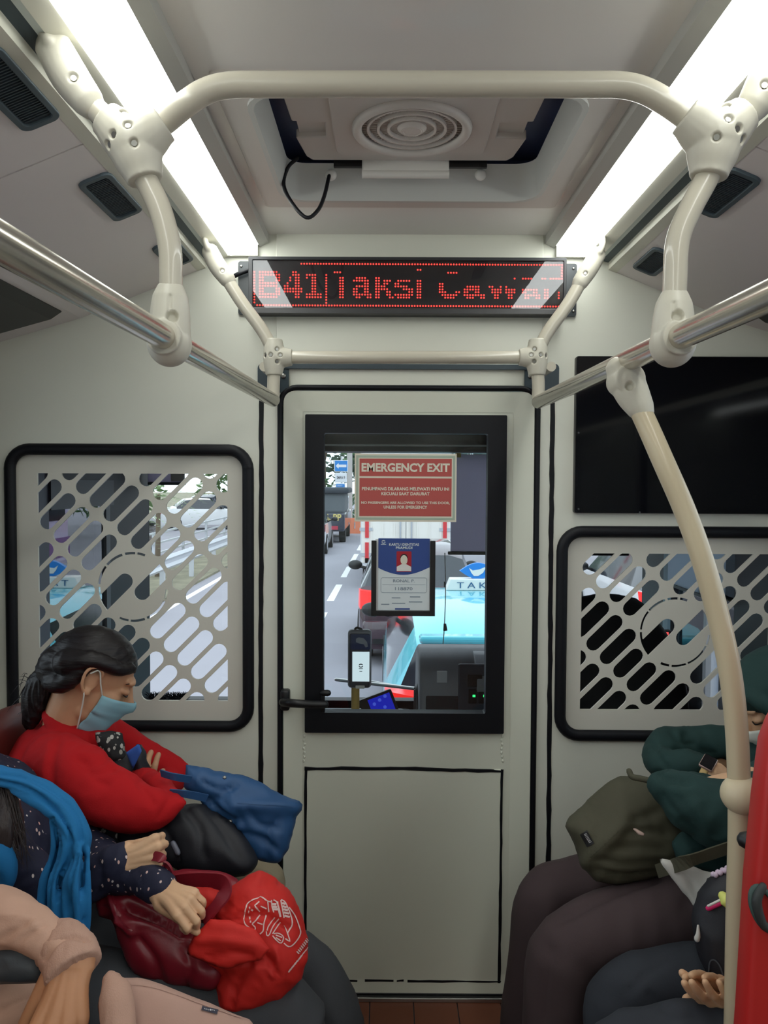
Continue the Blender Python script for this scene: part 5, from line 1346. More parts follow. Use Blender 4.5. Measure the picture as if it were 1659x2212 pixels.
TL = 'leafy roadside trees'
for k, (x, y, h, r) in enumerate(((-3.6, 44, 9, 3.2), (-7.5, 46, 10, 3.8), (-0.5, 50, 10, 3.6), (-14.0, 35, 9, 3.2), (-15.5, 40, 11, 4), (3.5, 54, 11, 4), (-13.0, 24, 6.5, 2.2), (-14.5, 26, 9, 3.2), (11.5, 30, 9, 3.5), (9.5, 42, 10, 4), (-20, 47, 11, 4), (16, 20, 9, 3.2), (7.0, 60, 11, 4.5), (9.0, 24, 8, 2.6))):
    tree((x, y, GZ + (0.05 if x < -4 else 0)), h, r, 2600, ('green leafy tree standing beyond the guard rail', 'green leafy tree at the far end of the road', 'green leafy tree on the far side of the traffic')[0 if x < -6 else 1 if x < 5 else 2], LG[k % 3], ('trees beyond the guard rail', 'trees at the end of the road', 'trees beyond the traffic')[0 if x < -6 else 1 if x < 5 else 2], k, leaf=0.3, low=0.12)
# palms beside the guard rail
def palm(loc, h, n, seed, label):
    rnd = random.Random(seed); e = empty('palm_shrub', loc, label, 'palm', 'palms beside the guard rail'); lc = V(loc)
    mb = MB(); mb.add(*sweep([lc, lc + V((0.03, 0, h))], [0.07, 0.05], n=8, res=0)); mb.build('stem', mat('bark', 0), e, smooth=60)
    for k in range(n):
        a = 2 * math.pi * k / n + rnd.uniform(-.2, .2); L = rnd.uniform(0.7, 1.1); up = rnd.uniform(0.1, 0.8)
        d = V((math.cos(a), math.sin(a), 0)); pts = [lc + V((0, 0, h)) + d * L * t + V((0, 0, up * t - 1.3 * t * t * 0.6)) for t in (0, .25, .5, .75, 1)]
        A = spline([tuple(p) for p in pts], 4); mb = MB(); sd = d.cross(V((0, 0, 1)))
        for i in range(1, len(A)):
            p = V(A[i]); q = 0.32 * (1 - (i / len(A)) ** 2) + 0.06
            for sg in (-1, 1):
                tip = p + sd * sg * q + d * 0.15 - V((0, 0, 0.1 * q))
                mb.add([p, p + d * 0.03, tip], [(0, 1, 2)])
        mb.build('frond', LG[1], e)
palm((-5.1, 15.0, GZ + 0.05), 1.5, 12, 1, 'palm with long green fronds over the guard rail')
palm((-5.4, 18.5, GZ + 0.05), 1.9, 12, 2, 'palm with long green fronds over the guard rail')
palm((-5.2, 11.5, GZ + 0.05), 1.2, 11, 3, 'palm with long green fronds over the guard rail')
# ================================================================== people
SKIN1 = mat('skin_tan', rgb(196, 148, 114), 0.55, var=(25, 0.05), sub=0.08)
SKIN3 = mat('skin_brown', rgb(182, 130, 94), 0.55, var=(25, 0.05), sub=0.08)
SKIN2 = mat('skin_light', rgb(214, 172, 136), 0.55, var=(25, 0.05), sub=0.08)
HAIRB = mat('black_hair', rgb(24, 19, 21), 0.45, spec=0.35, bump=(60, 0.5, 0.002), stretch=(1, 1, 6))
HAIRBR = mat('dark_brown_hair', rgb(44, 33, 32), 0.5, bump=(60, 0.5, 0.002), stretch=(6, 6, 1))
KNIT = mat('red_knit', rgb(178, 26, 31), 0.9, bump=(420, 0.35, 0.0012), var=(8, 0.05), spec=0.2)
def cloth(n, c, sc=300, st=0.25, rough=0.85, v=0.06): return mat(n, c, rough, bump=(sc, st, 0.001), var=(12, v))
JEANS = cloth('charcoal_denim', rgb(64, 66, 70), 500, 0.3); BEIGE = cloth('beige_trousers', rgb(150, 138, 114)); BROWN = cloth('dark_brown_cloth', rgb(66, 52, 54)); NAVYT = cloth('dark_navy_trousers', rgb(40, 44, 52))
GREENH = cloth('bottle_green_fleece', rgb(22, 54, 52), 350, 0.3); BLUES = cloth('blue_scarf_wool', rgb(16, 104, 158), 380, 0.35); TANS = cloth('tan_sweatshirt', rgb(186, 148, 128), 500, 0.25); TANR = mat('tan_rib', rgb(180, 142, 124), 0.85, bump=(700, 0.5, 0.002), stretch=(1, 1, 0.05))
MASKB = cloth('mask_blue', rgb(140, 186, 200), 600, 0.1); MASKW = cloth('mask_white', rgb(220, 222, 212), 600, 0.1)
def dotted(name, base, c1, c2, sc, thr, st=(1, 1, 0.5)):
    m = mat(name, base, 0.8, bump=(300, 0.2, 0.001)); nt = m.node_tree; b = nt.nodes['Principled BSDF']
    tc = nt.nodes.new('ShaderNodeTexCoord'); mp = nt.nodes.new('ShaderNodeMapping'); mp.inputs['Scale'].default_value = st; mp.inputs['Rotation'].default_value = (0.4, 0.3, 0.5)
    vo = nt.nodes.new('ShaderNodeTexVoronoi'); vo.inputs['Scale'].default_value = sc
    nt.links.new(tc.outputs['Object'], mp.inputs[0]); nt.links.new(mp.outputs[0], vo.inputs['Vector'])
    lt = nt.nodes.new('ShaderNodeMath'); lt.operation = 'LESS_THAN'; lt.inputs[1].default_value = thr; nt.links.new(vo.outputs['Distance'], lt.inputs[0])
    cr_ = nt.nodes.new('ShaderNodeMix'); cr_.data_type = 'RGBA'; cr_.inputs[6].default_value = c1; cr_.inputs[7].default_value = c2
    sp = nt.nodes.new('ShaderNodeSeparateColor'); nt.links.new(vo.outputs['Color'], sp.inputs[0]); nt.links.new(sp.outputs[0], cr_.inputs[0])
    mx = nt.nodes.new('ShaderNodeMix'); mx.data_type = 'RGBA'; mx.inputs[6].default_value = base
    nt.links.new(lt.outputs[0], mx.inputs[0]); nt.links.new(cr_.outputs[2], mx.inputs[7]); nt.links.new(mx.outputs[2], b.inputs['Base Color'])
    return m
DOTS = dotted('navy_dotted_blouse', rgb(28, 30, 54), rgb(216, 206, 200), rgb(206, 150, 140), 88, 0.19, (1, 1, 0.55))
FLORAL = dotted('black_white_floral', rgb(28, 28, 30), rgb(190, 188, 180), rgb(150, 148, 140), 105, 0.40, (1, 1, 0.7))

def frame(F, up=(0, 0, 1)):
    F = V(F).normalized(); U = V(up); U = (U - F * U.dot(F)).normalized(); S = U.cross(F)   # S = person's left
    return F, S, U
def head_prims(C, F, S, U, k=1.0, neck=None, nr=0.052, ears=True):
    h = lambda f, s, u: C + (F * f + S * s + U * u) * k
    rot = Matrix((F, S, U)).transposed()
    E = lambda c, r: ell(h(*c), tuple(x * k for x in r), 20, 14, rot)
    pr = [E((-.006, 0, .022), (.093, .073, .084)), E((.030, 0, -.030), (.064, .060, .084)), E((.060, 0, -.098), (.028, .032, .022)), E((.022, 0, -.075), (.058, .052, .035)),
          E((.080, 0, .022), (.018, .050, .012)), E((.092, 0, -.058), (.012, .022, .007)), E((.090, 0, -.070), (.012, .019, .007)),
          sweep([h(.090, 0, .008), h(.104, 0, -.018), h(.110, 0, -.034), h(.096, 0, -.046)], [.008 * k, .010 * k, .015 * k, .010 * k], n=12, res=3)]
    for s in (-1, 1):
        pr += [E((.046, s * .034, -.028), (.034, .026, .028)), E((.078, s * .032, .000), (.014, .017, .009))]
        # ear: rim, lobe, inner shell
        if ears: pr += [sweep([h(.004, s * .070, -.002), h(.008, s * .084, .022), h(-.010, s * .092, .034), h(-.028, s * .094, .020), h(-.024, s * .090, -.010), h(-.008, s * .083, -.030), h(.004, s * .074, -.030)], [.0045 * k] * 7, n=8, res=4),
               ell(h(-.006, s * .073, .000), (.018 * k, .005 * k, .028 * k), 14, 10, rot), ell(h(-.003, s * .076, -.028), (.009 * k, .006 * k, .010 * k), 10, 8, rot)]
    if neck is not None:
        pr.append(sweep([h(-.012, 0, -.03), h(-.016, 0, -.07) * 0.6 + V(neck) * 0.4, V(neck)], [nr * 1.02, nr, nr * 1.12], n=18, res=4))
    return pr
def hair_cap(C, F, S, U, k=1.0, r=(.101, .082, .092), o=(-.008, 0, .018), line=((.10, .052), (.045, .034), (-.012, .030), (-.05, -.05), (-.10, -.075)), th=.012):
    h = lambda f, s, u: C + (F * f + S * s + U * u) * k
    rot = Matrix((F, S, U)).transposed(); bm = bmesh.new()
    vv, ff = ell(h(*o), tuple(x * k for x in r), 56, 40, rot)
    fx = [p[0] for p in line][::-1]; fu = [p[1] for p in line][::-1]
    bv = [bm.verts.new(v) for v in vv]
    for f in ff: bm.faces.new([bv[i] for i in f])
    kill = []
    for v in bm.verts:
        d = v.co - C; f_, u_ = d.dot(F) / k, d.dot(U) / k
        if u_ < np.interp(f_, fx, fu): kill.append(v)
    bmesh.ops.delete(bm, geom=kill, context='VERTS')
    bmesh.ops.recalc_face_normals(bm, faces=bm.faces)
    top = max(bm.verts, key=lambda v: v.co.dot(U))
    if top.normal.dot(U) < 0: bmesh.ops.reverse_faces(bm, faces=bm.faces)
    bmesh.ops.solidify(bm, geom=bm.faces[:], thickness=th * k)
    bm.verts.index_update()
    out = ([tuple(v.co) for v in bm.verts], [tuple(q.index for q in p.verts) for p in bm.faces]); bm.free()
    return [out]
def mask(name, m, parent, C, F, S, U, k, hm, top=-.020, bot=-.122, ang=72):
    """pleated face mask stretched over the head mesh hm, with ear loops"""
    h = lambda f, s, u: C + (F * f + S * s + U * u) * k
    tree = BVHTree.FromPolygons([v.co for v in hm.vertices], [tuple(p.vertices) for p in hm.polygons])
    nu, nv = 26, 14; D = np.zeros((nv + 1, nu + 1))
    A = np.linspace(-ang, ang, nu + 1); Us = np.linspace(top, bot, nv + 1)
    for j in range(nv + 1):
        for i in range(nu + 1):
            a = R(A[i]); uu = Us[j] - .012 * (abs(A[i]) / ang) ** 2 * (0.2 if j < nv / 2 else -0.6)
            d = (F * math.cos(a) + S * math.sin(a)).normalized(); o = h(.012, 0, uu)
            hit = tree.ray_cast(o + d * .3, -d, .3)
            D[j, i] = ((hit[0] - o).dot(d) if hit[0] is not None else .05 * k) + .0045
    D0 = D.copy()
    for _ in range(30):
        E = D.copy()
        E[1:-1, 1:-1] = (D[:-2, 1:-1] + D[2:, 1:-1] + D[1:-1, :-2] + D[1:-1, 2:]) / 4
        E[0, 1:-1] = (D[0, :-2] + D[0, 2:]) / 2 * .5 + D[0, 1:-1] * .5; E[-1, 1:-1] = (D[-1, :-2] + D[-1, 2:]) / 2 * .5 + D[-1, 1:-1] * .5
        D = np.maximum(E, D0)
    vv = []
    for j in range(nv + 1):
        for i in range(nu + 1):
            a = R(A[i]); uu = Us[j] - .012 * (abs(A[i]) / ang) ** 2 * (0.2 if j < nv / 2 else -0.6)
            pl = .0022 * (((j / nv * 4) % 1.0) - .5) if 0 < j < nv else 0
            vv.append(h(.012, 0, uu) + (F * math.cos(a) + S * math.sin(a)) * (D[j, i] + pl))
    f = [(j * (nu + 1) + i, j * (nu + 1) + i + 1, (j + 1) * (nu + 1) + i + 1, (j + 1) * (nu + 1) + i) for j in range(nv) for i in range(nu)]
    o = obj(name, mesh_from(name, vv, f, m, 180), parent); md = o.modifiers.new('t', 'SOLIDIFY'); md.thickness = .0015
    for s, i in ((-1, 0), (1, nu)):
        mb = MB()
        mb.add(*sweep([vv[i], (V(vv[i]) + h(-.004, s * .089, .026)) / 2 + S * s * .003, h(-.004, s * .090, .028), h(-.018, s * .090, .016)], .0017, n=6, res=4))
        q = nv * (nu + 1) + i
        mb.add(*sweep([vv[q], (V(vv[q]) + h(-.004, s * .082, -.034)) / 2 + S * s * .003, h(-.006, s * .084, -.034), h(-.02, s * .086, -.016)], .0017, n=6, res=4))
        mb.build('ear_loop', MASKW, o, smooth=180)
    return o
def hand_prims(wrist, d, n, side, curls=(25, 30, 20), k=1.0, spread=0.06, thumb=(35, 25, 20), each=None, wr=(.027, .020), fore=None, thumb_dir=None):
    """five-fingered hand: d fingers, n back of the hand, side +1 left / -1 right"""
    d = V(d).normalized(); n = V(n); n = (n - d * n.dot(d)).normalized(); b = d.cross(n) * side   # b towards the thumb
    W = V(wrist); pr = []
    lat = (.029, .010, -.010, -.027); ln = (.072, .080, .074, .058); rad = (.0088, .0092, .0086, .0076); pl = (.088, .092, .086, .078)
    for i in range(4):
        kn = W + (d * pl[i] + b * lat[i] + n * (.003, .006, .004, -.001)[i]) * k
        pr.append(sweep([W + b * lat[i] * 0.55 * k, W * 0.5 + kn * 0.5 + n * 0.001, kn], [.016 * k, .0150 * k, .0115 * k], n=12, res=3))
        cu = each[i] if each else curls
        ang = 0; p = kn; pts = [kn - d * .008 * k, kn]; L = ln[i] * k; rs = [rad[i] * 1.12 * k, rad[i] * 1.15 * k]
        fd = (d + b * spread * (1.5 - i)).normalized()
        for q, (fr_, c) in enumerate(zip((.46, .30, .24), cu)):
            ang += R(c); dr = fd * math.cos(ang) - n * math.sin(ang)
            mid = p + dr * L * fr_ * 0.5; p = p + dr * L * fr_
            pts += [mid, p]; rs += [rad[i] * (.98 - .06 * q) * k, rad[i] * (1.02 - .10 * q) * k]
        pr.append(sweep(pts, rs, n=12, res=2))
    tb = W + (d * .020 + b * .022 - n * .006) * k
    a = R(thumb[0]); td = V(thumb_dir).normalized() if thumb_dir else (d * math.cos(a) + b * math.sin(a) - n * 0.25).normalized()
    t1 = tb + td * .042 * k; td2 = (td + d * math.sin(R(thumb[1])) - n * 0.2).normalized(); t2 = t1 + td2 * .033 * k; td3 = (td2 + d * math.sin(R(thumb[2]))).normalized(); t3 = t2 + td3 * .024 * k
    pr.append(sweep([W + (d * .012 + b * .010) * k, tb, t1, t2, t3], [.016 * k, .0175 * k, .0125 * k, .0108 * k, .0088 * k], n=12, res=3))
    pr.append(sweep([W - d * .01 * k, W + d * .018 * k], [(wr[0] * k, wr[1] * k), (wr[0] * 1.12 * k, wr[1] * k)], n=16, res=0, up=tuple(n)))
    if fore is not None: pr.append(sweep([V(fore), V(fore) * 0.4 + W * 0.6, W], [(.026 * k, .022 * k), (.026 * k, .021 * k), (wr[0] * k, wr[1] * k)], n=16, res=3, up=tuple(n)))
    return pr
def nails(parent, wrist, d, n, side, **kw): pass
def person(label, base, group=None): return empty('person', base, label, 'person', group)

# ------------------------------------------------------------------ woman in red
def face_lines(parent, C, F, S, U, k, m):
    h = lambda f, s, u: C + (F * f + S * s + U * u) * k
    for s in (-1, 1):
        mb = MB(); mb.add(*sweep([h(.091, s * .015, .018), h(.087, s * .035, .025), h(.070, s * .054, .019)], [.0012, .002, .001], n=6, res=4)); mb.build('eyebrow', m, parent, smooth=180)
        mb = MB(); mb.add(*sweep([h(.091, s * .020, -.006), h(.090, s * .032, -.010), h(.078, s * .048, -.007)], [.0012, .0018, .001], n=6, res=4)); mb.build('eyelashes', m, parent, smooth=180)
def shoes(parent, spots, m):
    for x, y, sg in spots:
        blob('shoe', [sweep([(x - .05 * sg, y, .045), (x + .05 * sg, y, .045), (x + .15 * sg, y, .03), (x + .19 * sg, y, .028)], [(.036, .045), (.042, .044), (.042, .03), (.03, .024)], n=14, up=(0, 0, 1))], .008, m, parent, 3)
SHOE = mat('dark_shoe', rgb(40, 38, 40), 0.5)
RW = person('woman in red knit cardigan and blue face mask dozing with folded arms', (P(105, 1700, 1.75).x, 1.75, 0.0))
F, S, U = frame((.80, .34, -.50)); C = P(200, 1456, 1.75); kk = 0.96
nb = P(146, 1578, 1.75)
heads = remesh(head_prims(C, F, S, U, kk, nb, 0.05), 0.0032, 3)
rh = remesh(hand_prims(P(312, 1752, 1.80), (.12, .05, .98), (.1, -1, .15), -1, each=((4, 8, 8), (30, 30, 20), (14, 30, 30), (40, 50, 40)), k=0.88), 0.0022, 2)
kn_f = P(545, 1905, 1.86); kn_n = P(535, 1940, 1.68); hip = P(100, 1905, 1.76)
blob('body', [T([(100, 1905, 1.76, 80), (105, 1790, 1.76, 75), (112, 1700, 1.76, 72), (132, 1630, 1.75, 70), (148, 1585, 1.75, 45)], [.13, .13, .135, .12, .06]),
              T([(140, 1655, 1.62, 40), (330, 1742, 1.52, 32), (318, 1735, 1.78, 22)], res=0), T([(220, 1605, 1.92, 24), (300, 1632, 1.935, 18), (368, 1668, 1.905, 16), (325, 1702, 1.82, 14)], res=0),
              sweep([hip + V((0, .07, 0)), kn_f, V((kn_f.x + .02, 1.86, .08))], [.07, .035, .03], n=12, res=0), sweep([hip - V((0, .07, 0)), kn_n, V((kn_n.x + .02, 1.68, .08))], [.07, .035, .03], n=12, res=0)],
     0.012, SKIN1, RW, 3, joinwith=[heads, rh])
nd = (P(175, 1530, 1.75) - nb).normalized(); e1 = nd.cross(V((0, 1, 0))).normalized(); e2 = nd.cross(e1)
ring = [nb + nd * .020 + e1 * .062 * math.cos(a) + e2 * .060 * math.sin(a) for a in [i * math.pi / 8 for i in range(17)]]
blob('cardigan', [
    T([(100, 1900, 1.76, 98), (102, 1790, 1.76, 100), (110, 1700, 1.76, 95), (130, 1632, 1.755, 92), (146, 1588, 1.75, 70), (148, 1562, 1.75, 50)], [.16, .165, .17, .16, .12, .065], n=26),
    T([(110, 1640, 1.66, 60), (150, 1668, 1.60, 68), (200, 1700, 1.565, 67), (255, 1730, 1.54, 60), (305, 1747, 1.525, 49), (352, 1744, 1.525, 37), (388, 1735, 1.53, 12)]),
    T([(372, 1728, 1.55, 22), (345, 1708, 1.62, 29), (318, 1692, 1.67, 29), (296, 1688, 1.70, 26)], n=16),
    T([(190, 1600, 1.84, 40), (235, 1592, 1.92, 40), (300, 1628, 1.93, 37), (350, 1655, 1.92, 36), (380, 1668, 1.90, 32)]),
    T([(378, 1678, 1.89, 28), (340, 1698, 1.83, 28), (310, 1705, 1.79, 26)], n=16),
    T([(178, 1590, 1.76, 34), (215, 1615, 1.72, 30)], n=14, res=0),
    sweep(ring, [.010] * 17, n=10, res=2)], 0.006, KNIT, RW, 3, fold=[(.004, (9, 9, 12), 1), (.0016, (30, 30, 22), 4)],
    cr=[([(235, 1640), (205, 1650), (165, 1640)], -.006, 9), ([(245, 1662), (215, 1668), (190, 1662)], -.006, 8), ([(300, 1690), (318, 1712), (330, 1735)], -.006, 8), ([(130, 1590), (112, 1640), (110, 1700)], -.007, 10), ([(205, 1590), (225, 1625), (235, 1645)], .004, 10), ([(345, 1765), (362, 1735), (372, 1715)], -.005, 7), ([(180, 1640), (205, 1680), (230, 1695)], -.004, 9)])
blob('cuff', [T([(338, 1706, 1.645, 31), (318, 1692, 1.668, 31), (300, 1688, 1.69, 28)], n=20)], 0.004, KNIT, RW, 2, fold=(.0016, (90, 20, 90), 2))
pillow('blouse', [(206, 1582), (235, 1580), (262, 1585), (268, 1612), (270, 1645), (235, 1650), (215, 1615)], P(238, 1606, 1.69), (.35, -1, .25), FLORAL, RW, front=.010, back=.03, D=.025, step=.005, fold=(.003, (30, 30, 30), 2), res=1)
blob('blouse_hem', [T([(205, 1800, 1.60, 30), (250, 1806, 1.58, 30), (285, 1806, 1.60, 26)], n=14)], 0.007, FLORAL, RW, 3)
h = lambda f, s, u: C + (F * f + S * s + U * u) * kk
tie = P(120, 1452, 1.745)
pr = hair_cap(C, F, S, U, kk) + [sweep([h(-.050, 0, .005), h(-.080, 0, -.022), tie], [.062, .044, .016], n=18)]
for s in (-1, 1):
    pr.append(sweep([h(.064, s * .054, .058), h(.040, s * .072, .046), h(.012, s * .080, .046), h(-.03, s * .080, .040), h(-.07, s * .055, .01)], [.010, .014, .016, .020, .03], n=12))
    pr.append(sweep([h(-.035, s * .074, .015), h(-.052, s * .062, -.030), h(-.075, s * .035, -.045)], [.016, .020, .022], n=12))
blob('hair', pr, 0.0036, HAIRB, RW, 4, fold=(.0018, (26, 26, 90), 3))
pts = [tie + V((.012, 0, 0)), P(100, 1462, 1.74), P(82, 1490, 1.735), P(74, 1525, 1.735), P(66, 1556, 1.74), P(62, 1578, 1.745)]
blob('ponytail', [sweep(pts, [.014, .024, .029, .025, .016, .004], n=14), sweep([p + V((.011, -.01, .004)) for p in pts], [.012, .019, .022, .020, .012, .003], n=12), sweep([p + V((-.012, 0, -.004)) for p in pts[:5]], [.01, .017, .019, .014, .005], n=12)], 0.0035, HAIRB, RW, 2, fold=(.0035, (80, 80, 20), 5))
mb = MB(); rnd = random.Random(11)
for q in range(26):
    a = V(pts[2]) + V((rnd.uniform(-.03, .02), rnd.uniform(-.02, .02), rnd.uniform(-.05, .04))); dv = V((rnd.uniform(-.035, -.005), rnd.uniform(-.01, .01), rnd.uniform(-.06, .005)))
    mb.add(*sweep([a, a + dv * .5 + V((0, 0, .004)), a + dv], [.0007, .0006, .0002], n=4, res=2))
tag(mb.build('loose_strands', HAIRB, RW), kind='stuff')
tdir = (V(pts[1]) - tie).normalized(); ax = tdir.to_track_quat('Z', 'Y').to_matrix().to_4x4(); ax.translation = tie
vv, f = torus_at((0, 0, 0), .0165, .0095, 24, 10); mb = MB(); mb.add([ax @ V(q) for q in vv], f); mb.build('hair_band', mat('pink_band', rgb(226, 62, 92), 0.7, bump=(200, .4, .001)), RW, smooth=180)
mask('face_mask', MASKB, RW, C, F, S, U, kk, heads)
face_lines(RW, C, F, S, U, kk, HAIRB)
blob('trousers', [sweep([hip + V((0.02, .07, -.02)), P(330, 1890, 1.86), kn_f, kn_f + V((.02, 0, -.02))], [.10, .09, .062, .058], n=16), sweep([kn_f + V((.0, 0, -.02)), V((kn_f.x + .01, 1.86, .30)), V((kn_f.x + .0, 1.86, .07))], [.06, .058, .055], n=16),
                  sweep([hip + V((.02, -.07, -.02)), P(330, 1925, 1.68), kn_n, kn_n + V((.02, 0, -.02))], [.10, .09, .062, .058], n=16), sweep([kn_n + V((0, 0, -.02)), V((kn_n.x + .01, 1.68, .30)), V((kn_n.x, 1.68, .07))], [.06, .058, .055], n=16)], 0.012, BEIGE, RW, 4, fold=(.006, (9, 9, 9), 3))
shoes(RW, [(kn_f.x, 1.86, 1), (kn_n.x, 1.68, 1)], SHOE)

# ------------------------------------------------------------------ woman with the blue scarf
SW_ = person('woman in navy dotted blouse, blue scarf and grey jeans holding handbags', (P(0, 1900, 1.46).x, 1.46, 0.0))
nb = P(-150, 1640, 1.46); hip = P(-10, 2060, 1.46)
F, S, U = frame((.80, .10, -.45)); C = nb + V((-.02, 0, .13))
heads = remesh(head_prims(C, F, S, U, .95, nb, .05), .005, 3)
w1 = P(256, 1862, 1.37); d1 = V((.93, .10, .22))
h1 = remesh(hand_prims(w1, d1, (-.02, -.93, .32), -1, each=((78, 95, 70), (80, 95, 70), (82, 95, 70), (84, 95, 70)), k=.80, spread=.0, thumb=(10, 60, 50), thumb_dir=(.15, .95, -.25), fore=P(195, 1893, 1.395)), .002, 2)
w2 = P(348, 1921, 1.33); d2 = P(412, 1958, 1.285) - w2
h2 = remesh(hand_prims(w2, d2, (.30, -.66, .66), 1, each=((52, 74, 50), (50, 66, 40), (50, 62, 40), (52, 62, 40)), k=.80, spread=.08, thumb_dir=(.76, -.22, -.42), thumb=(40, 16, 10), fore=P(295, 1898, 1.385)), .002, 2)
knf = P(640, 2085, 1.52); knn = P(612, 2192, 1.36)
blob('body', [T([(-10, 2060, 1.46, 90), (-10, 1930, 1.46, 90), (-40, 1800, 1.46, 90), (-90, 1715, 1.46, 70), (-150, 1640, 1.46, 40)], [.13, .13, .13, .11, .05]),
              T([(-70, 1740, 1.30, 34), (60, 1905, 1.37, 28), (190, 1900, 1.40, 22), (256, 1862, 1.38, 16)], res=0), T([(-20, 1740, 1.60, 34), (160, 1835, 1.52, 26), (295, 1898, 1.385, 16), (348, 1921, 1.335, 14)], res=0),
              sweep([hip + V((0, .07, 0)), knf, V((knf.x + .04, 1.52, .08))], [.07, .035, .03], n=12, res=0), sweep([hip - V((0, .07, 0)), knn, V((knn.x + .04, 1.36, .08))], [.07, .035, .03], n=12, res=0)],
     .012, SKIN2, SW_, 3, joinwith=[heads, h1, h2])
blob('blouse', [T([(-10, 2080, 1.46, 125), (-8, 1930, 1.46, 128), (-30, 1800, 1.46, 125), (-80, 1720, 1.46, 95), (-140, 1655, 1.46, 55)], [.16, .16, .16, .14, .065], n=26),
                T([(-60, 1735, 1.31, 55), (10, 1840, 1.34, 55), (80, 1912, 1.36, 50), (150, 1912, 1.38, 46), (205, 1893, 1.388, 43), (238, 1874, 1.38, 40), (258, 1862, 1.375, 38)], n=20),
                T([(60, 1745, 1.58, 55), (140, 1800, 1.56, 50), (200, 1845, 1.50, 42), (250, 1882, 1.42, 38), (300, 1897, 1.37, 35), (346, 1916, 1.335, 32)], n=20)], .006, DOTS, SW_, 3, fold=[(.005, (14, 14, 14), 2), (.0025, (34, 34, 34), 6)],
     cr=[([(215, 1868), (220, 1900), (215, 1925)], -.005, 6), ([(190, 1880), (180, 1905), (188, 1925)], -.005, 7), ([(300, 1885), (305, 1910)], -.004, 5)])
pr = hair_cap(C, F, S, U, .95) + [T([(-150, 1580, 1.36, 40), (-75, 1665, 1.30, 44), (-12, 1740, 1.275, 44), (16, 1795, 1.27, 32), (24, 1835, 1.27, 8)], .03, up=(1, 0, 0)), sweep([C - F * .05, C - F * .08 - U * .08, C - F * .07 - U * .2], [.07, .06, .04], n=14)]
blob('hair', pr, .005, HAIRBR, SW_, 3, fold=(.004, (70, 70, 14), 5))
mb = MB(); rnd = random.Random(5)
for q in range(110):
    a = rnd.uniform(-60, 40); yy = rnd.uniform(1700, 1760); p0 = P(a, yy, 1.262); p1 = P(a + rnd.uniform(5, 25), yy + 70, 1.252); p2 = P(a + rnd.uniform(15, 40), yy + rnd.uniform(90, 130), 1.255)
    mb.add(*sweep([p0, p1, p2], [.0009, .0008, .0002], n=4, res=3))
tag(mb.build('loose_strands', HAIRBR, SW_), kind='stuff')
face_lines(SW_, C, F, S, U, .95, HAIRB)
sc_pr = [T([(-90, 1668, 1.28, 26), (0, 1676, 1.27, 20), (60, 1692, 1.265, 20), (118, 1724, 1.26, 21), (158, 1764, 1.255, 20), (178, 1806, 1.255, 18), (182, 1835, 1.258, 12)], [.02, .02, .02, .02, .018, .015, .012], up=(.5, 0, 1), n=16),
         T([(30, 1708, 1.255, 8), (90, 1738, 1.245, 13), (135, 1772, 1.24, 14), (158, 1812, 1.238, 12), (152, 1850, 1.238, 10), (135, 1885, 1.238, 9)], n=14),
         T([(112, 1762, 1.25, 6), (118, 1815, 1.245, 9), (112, 1860, 1.245, 9), (96, 1905, 1.24, 12), (92, 1965, 1.235, 13), (98, 2025, 1.235, 12), (102, 2080, 1.235, 12)], n=14),
         T([(128, 1770, 1.245, 7), (138, 1820, 1.235, 10), (130, 1862, 1.232, 9), (114, 1905, 1.225, 10), (116, 1965, 1.22, 12), (122, 2030, 1.22, 12), (126, 2085, 1.22, 11)], n=14),
         T([(160, 1850, 1.24, 6), (150, 1890, 1.228, 9), (138, 1925, 1.225, 10), (142, 1985, 1.222, 12), (150, 2050, 1.222, 12), (150, 2085, 1.222, 11)], n=14),
         T([(171, 1826, 1.235, 5), (168, 1865, 1.225, 9), (160, 1905, 1.22, 13), (166, 1965, 1.22, 13), (168, 2030, 1.222, 11), (168, 2080, 1.222, 11)], n=14),
         T([(190, 1836, 1.245, 6), (188, 1880, 1.24, 8), (188, 1930, 1.236, 9), (190, 1975, 1.236, 8), (184, 2030, 1.238, 8), (182, 2075, 1.238, 8)], n=14),
         T([(145, 1820, 1.262, 25), (140, 1880, 1.258, 45), (138, 1950, 1.255, 52), (140, 2090, 1.255, 44)], .008, up=(1, 0, 0), n=16),
         T([(-40, 1800, 1.26, 36), (-2, 1835, 1.25, 26), (14, 1870, 1.25, 22), (14, 1905, 1.255, 18), (-20, 1950, 1.26, 16)], n=14)]
blob('scarf', sc_pr, .0034, BLUES, SW_, 2, fold=(.0015, (30, 30, 14), 8),
     cr=[([(-20, 1686), (50, 1700), (105, 1735), (140, 1775), (155, 1820)], -.009, 4.5), ([(0, 1672), (60, 1682), (125, 1718), (168, 1765), (178, 1815)], -.004, 5), ([(112, 1770), (128, 1830), (112, 1890), (104, 1960), (110, 2030)], -.007, 4), ([(150, 1790), (150, 1850), (128, 1905), (128, 1980), (136, 2050)], -.007, 4), ([(168, 1850), (150, 1920), (154, 1990), (160, 2050)], -.007, 4), ([(180, 1850), (176, 1920), (178, 1990)], -.005, 3.5)])
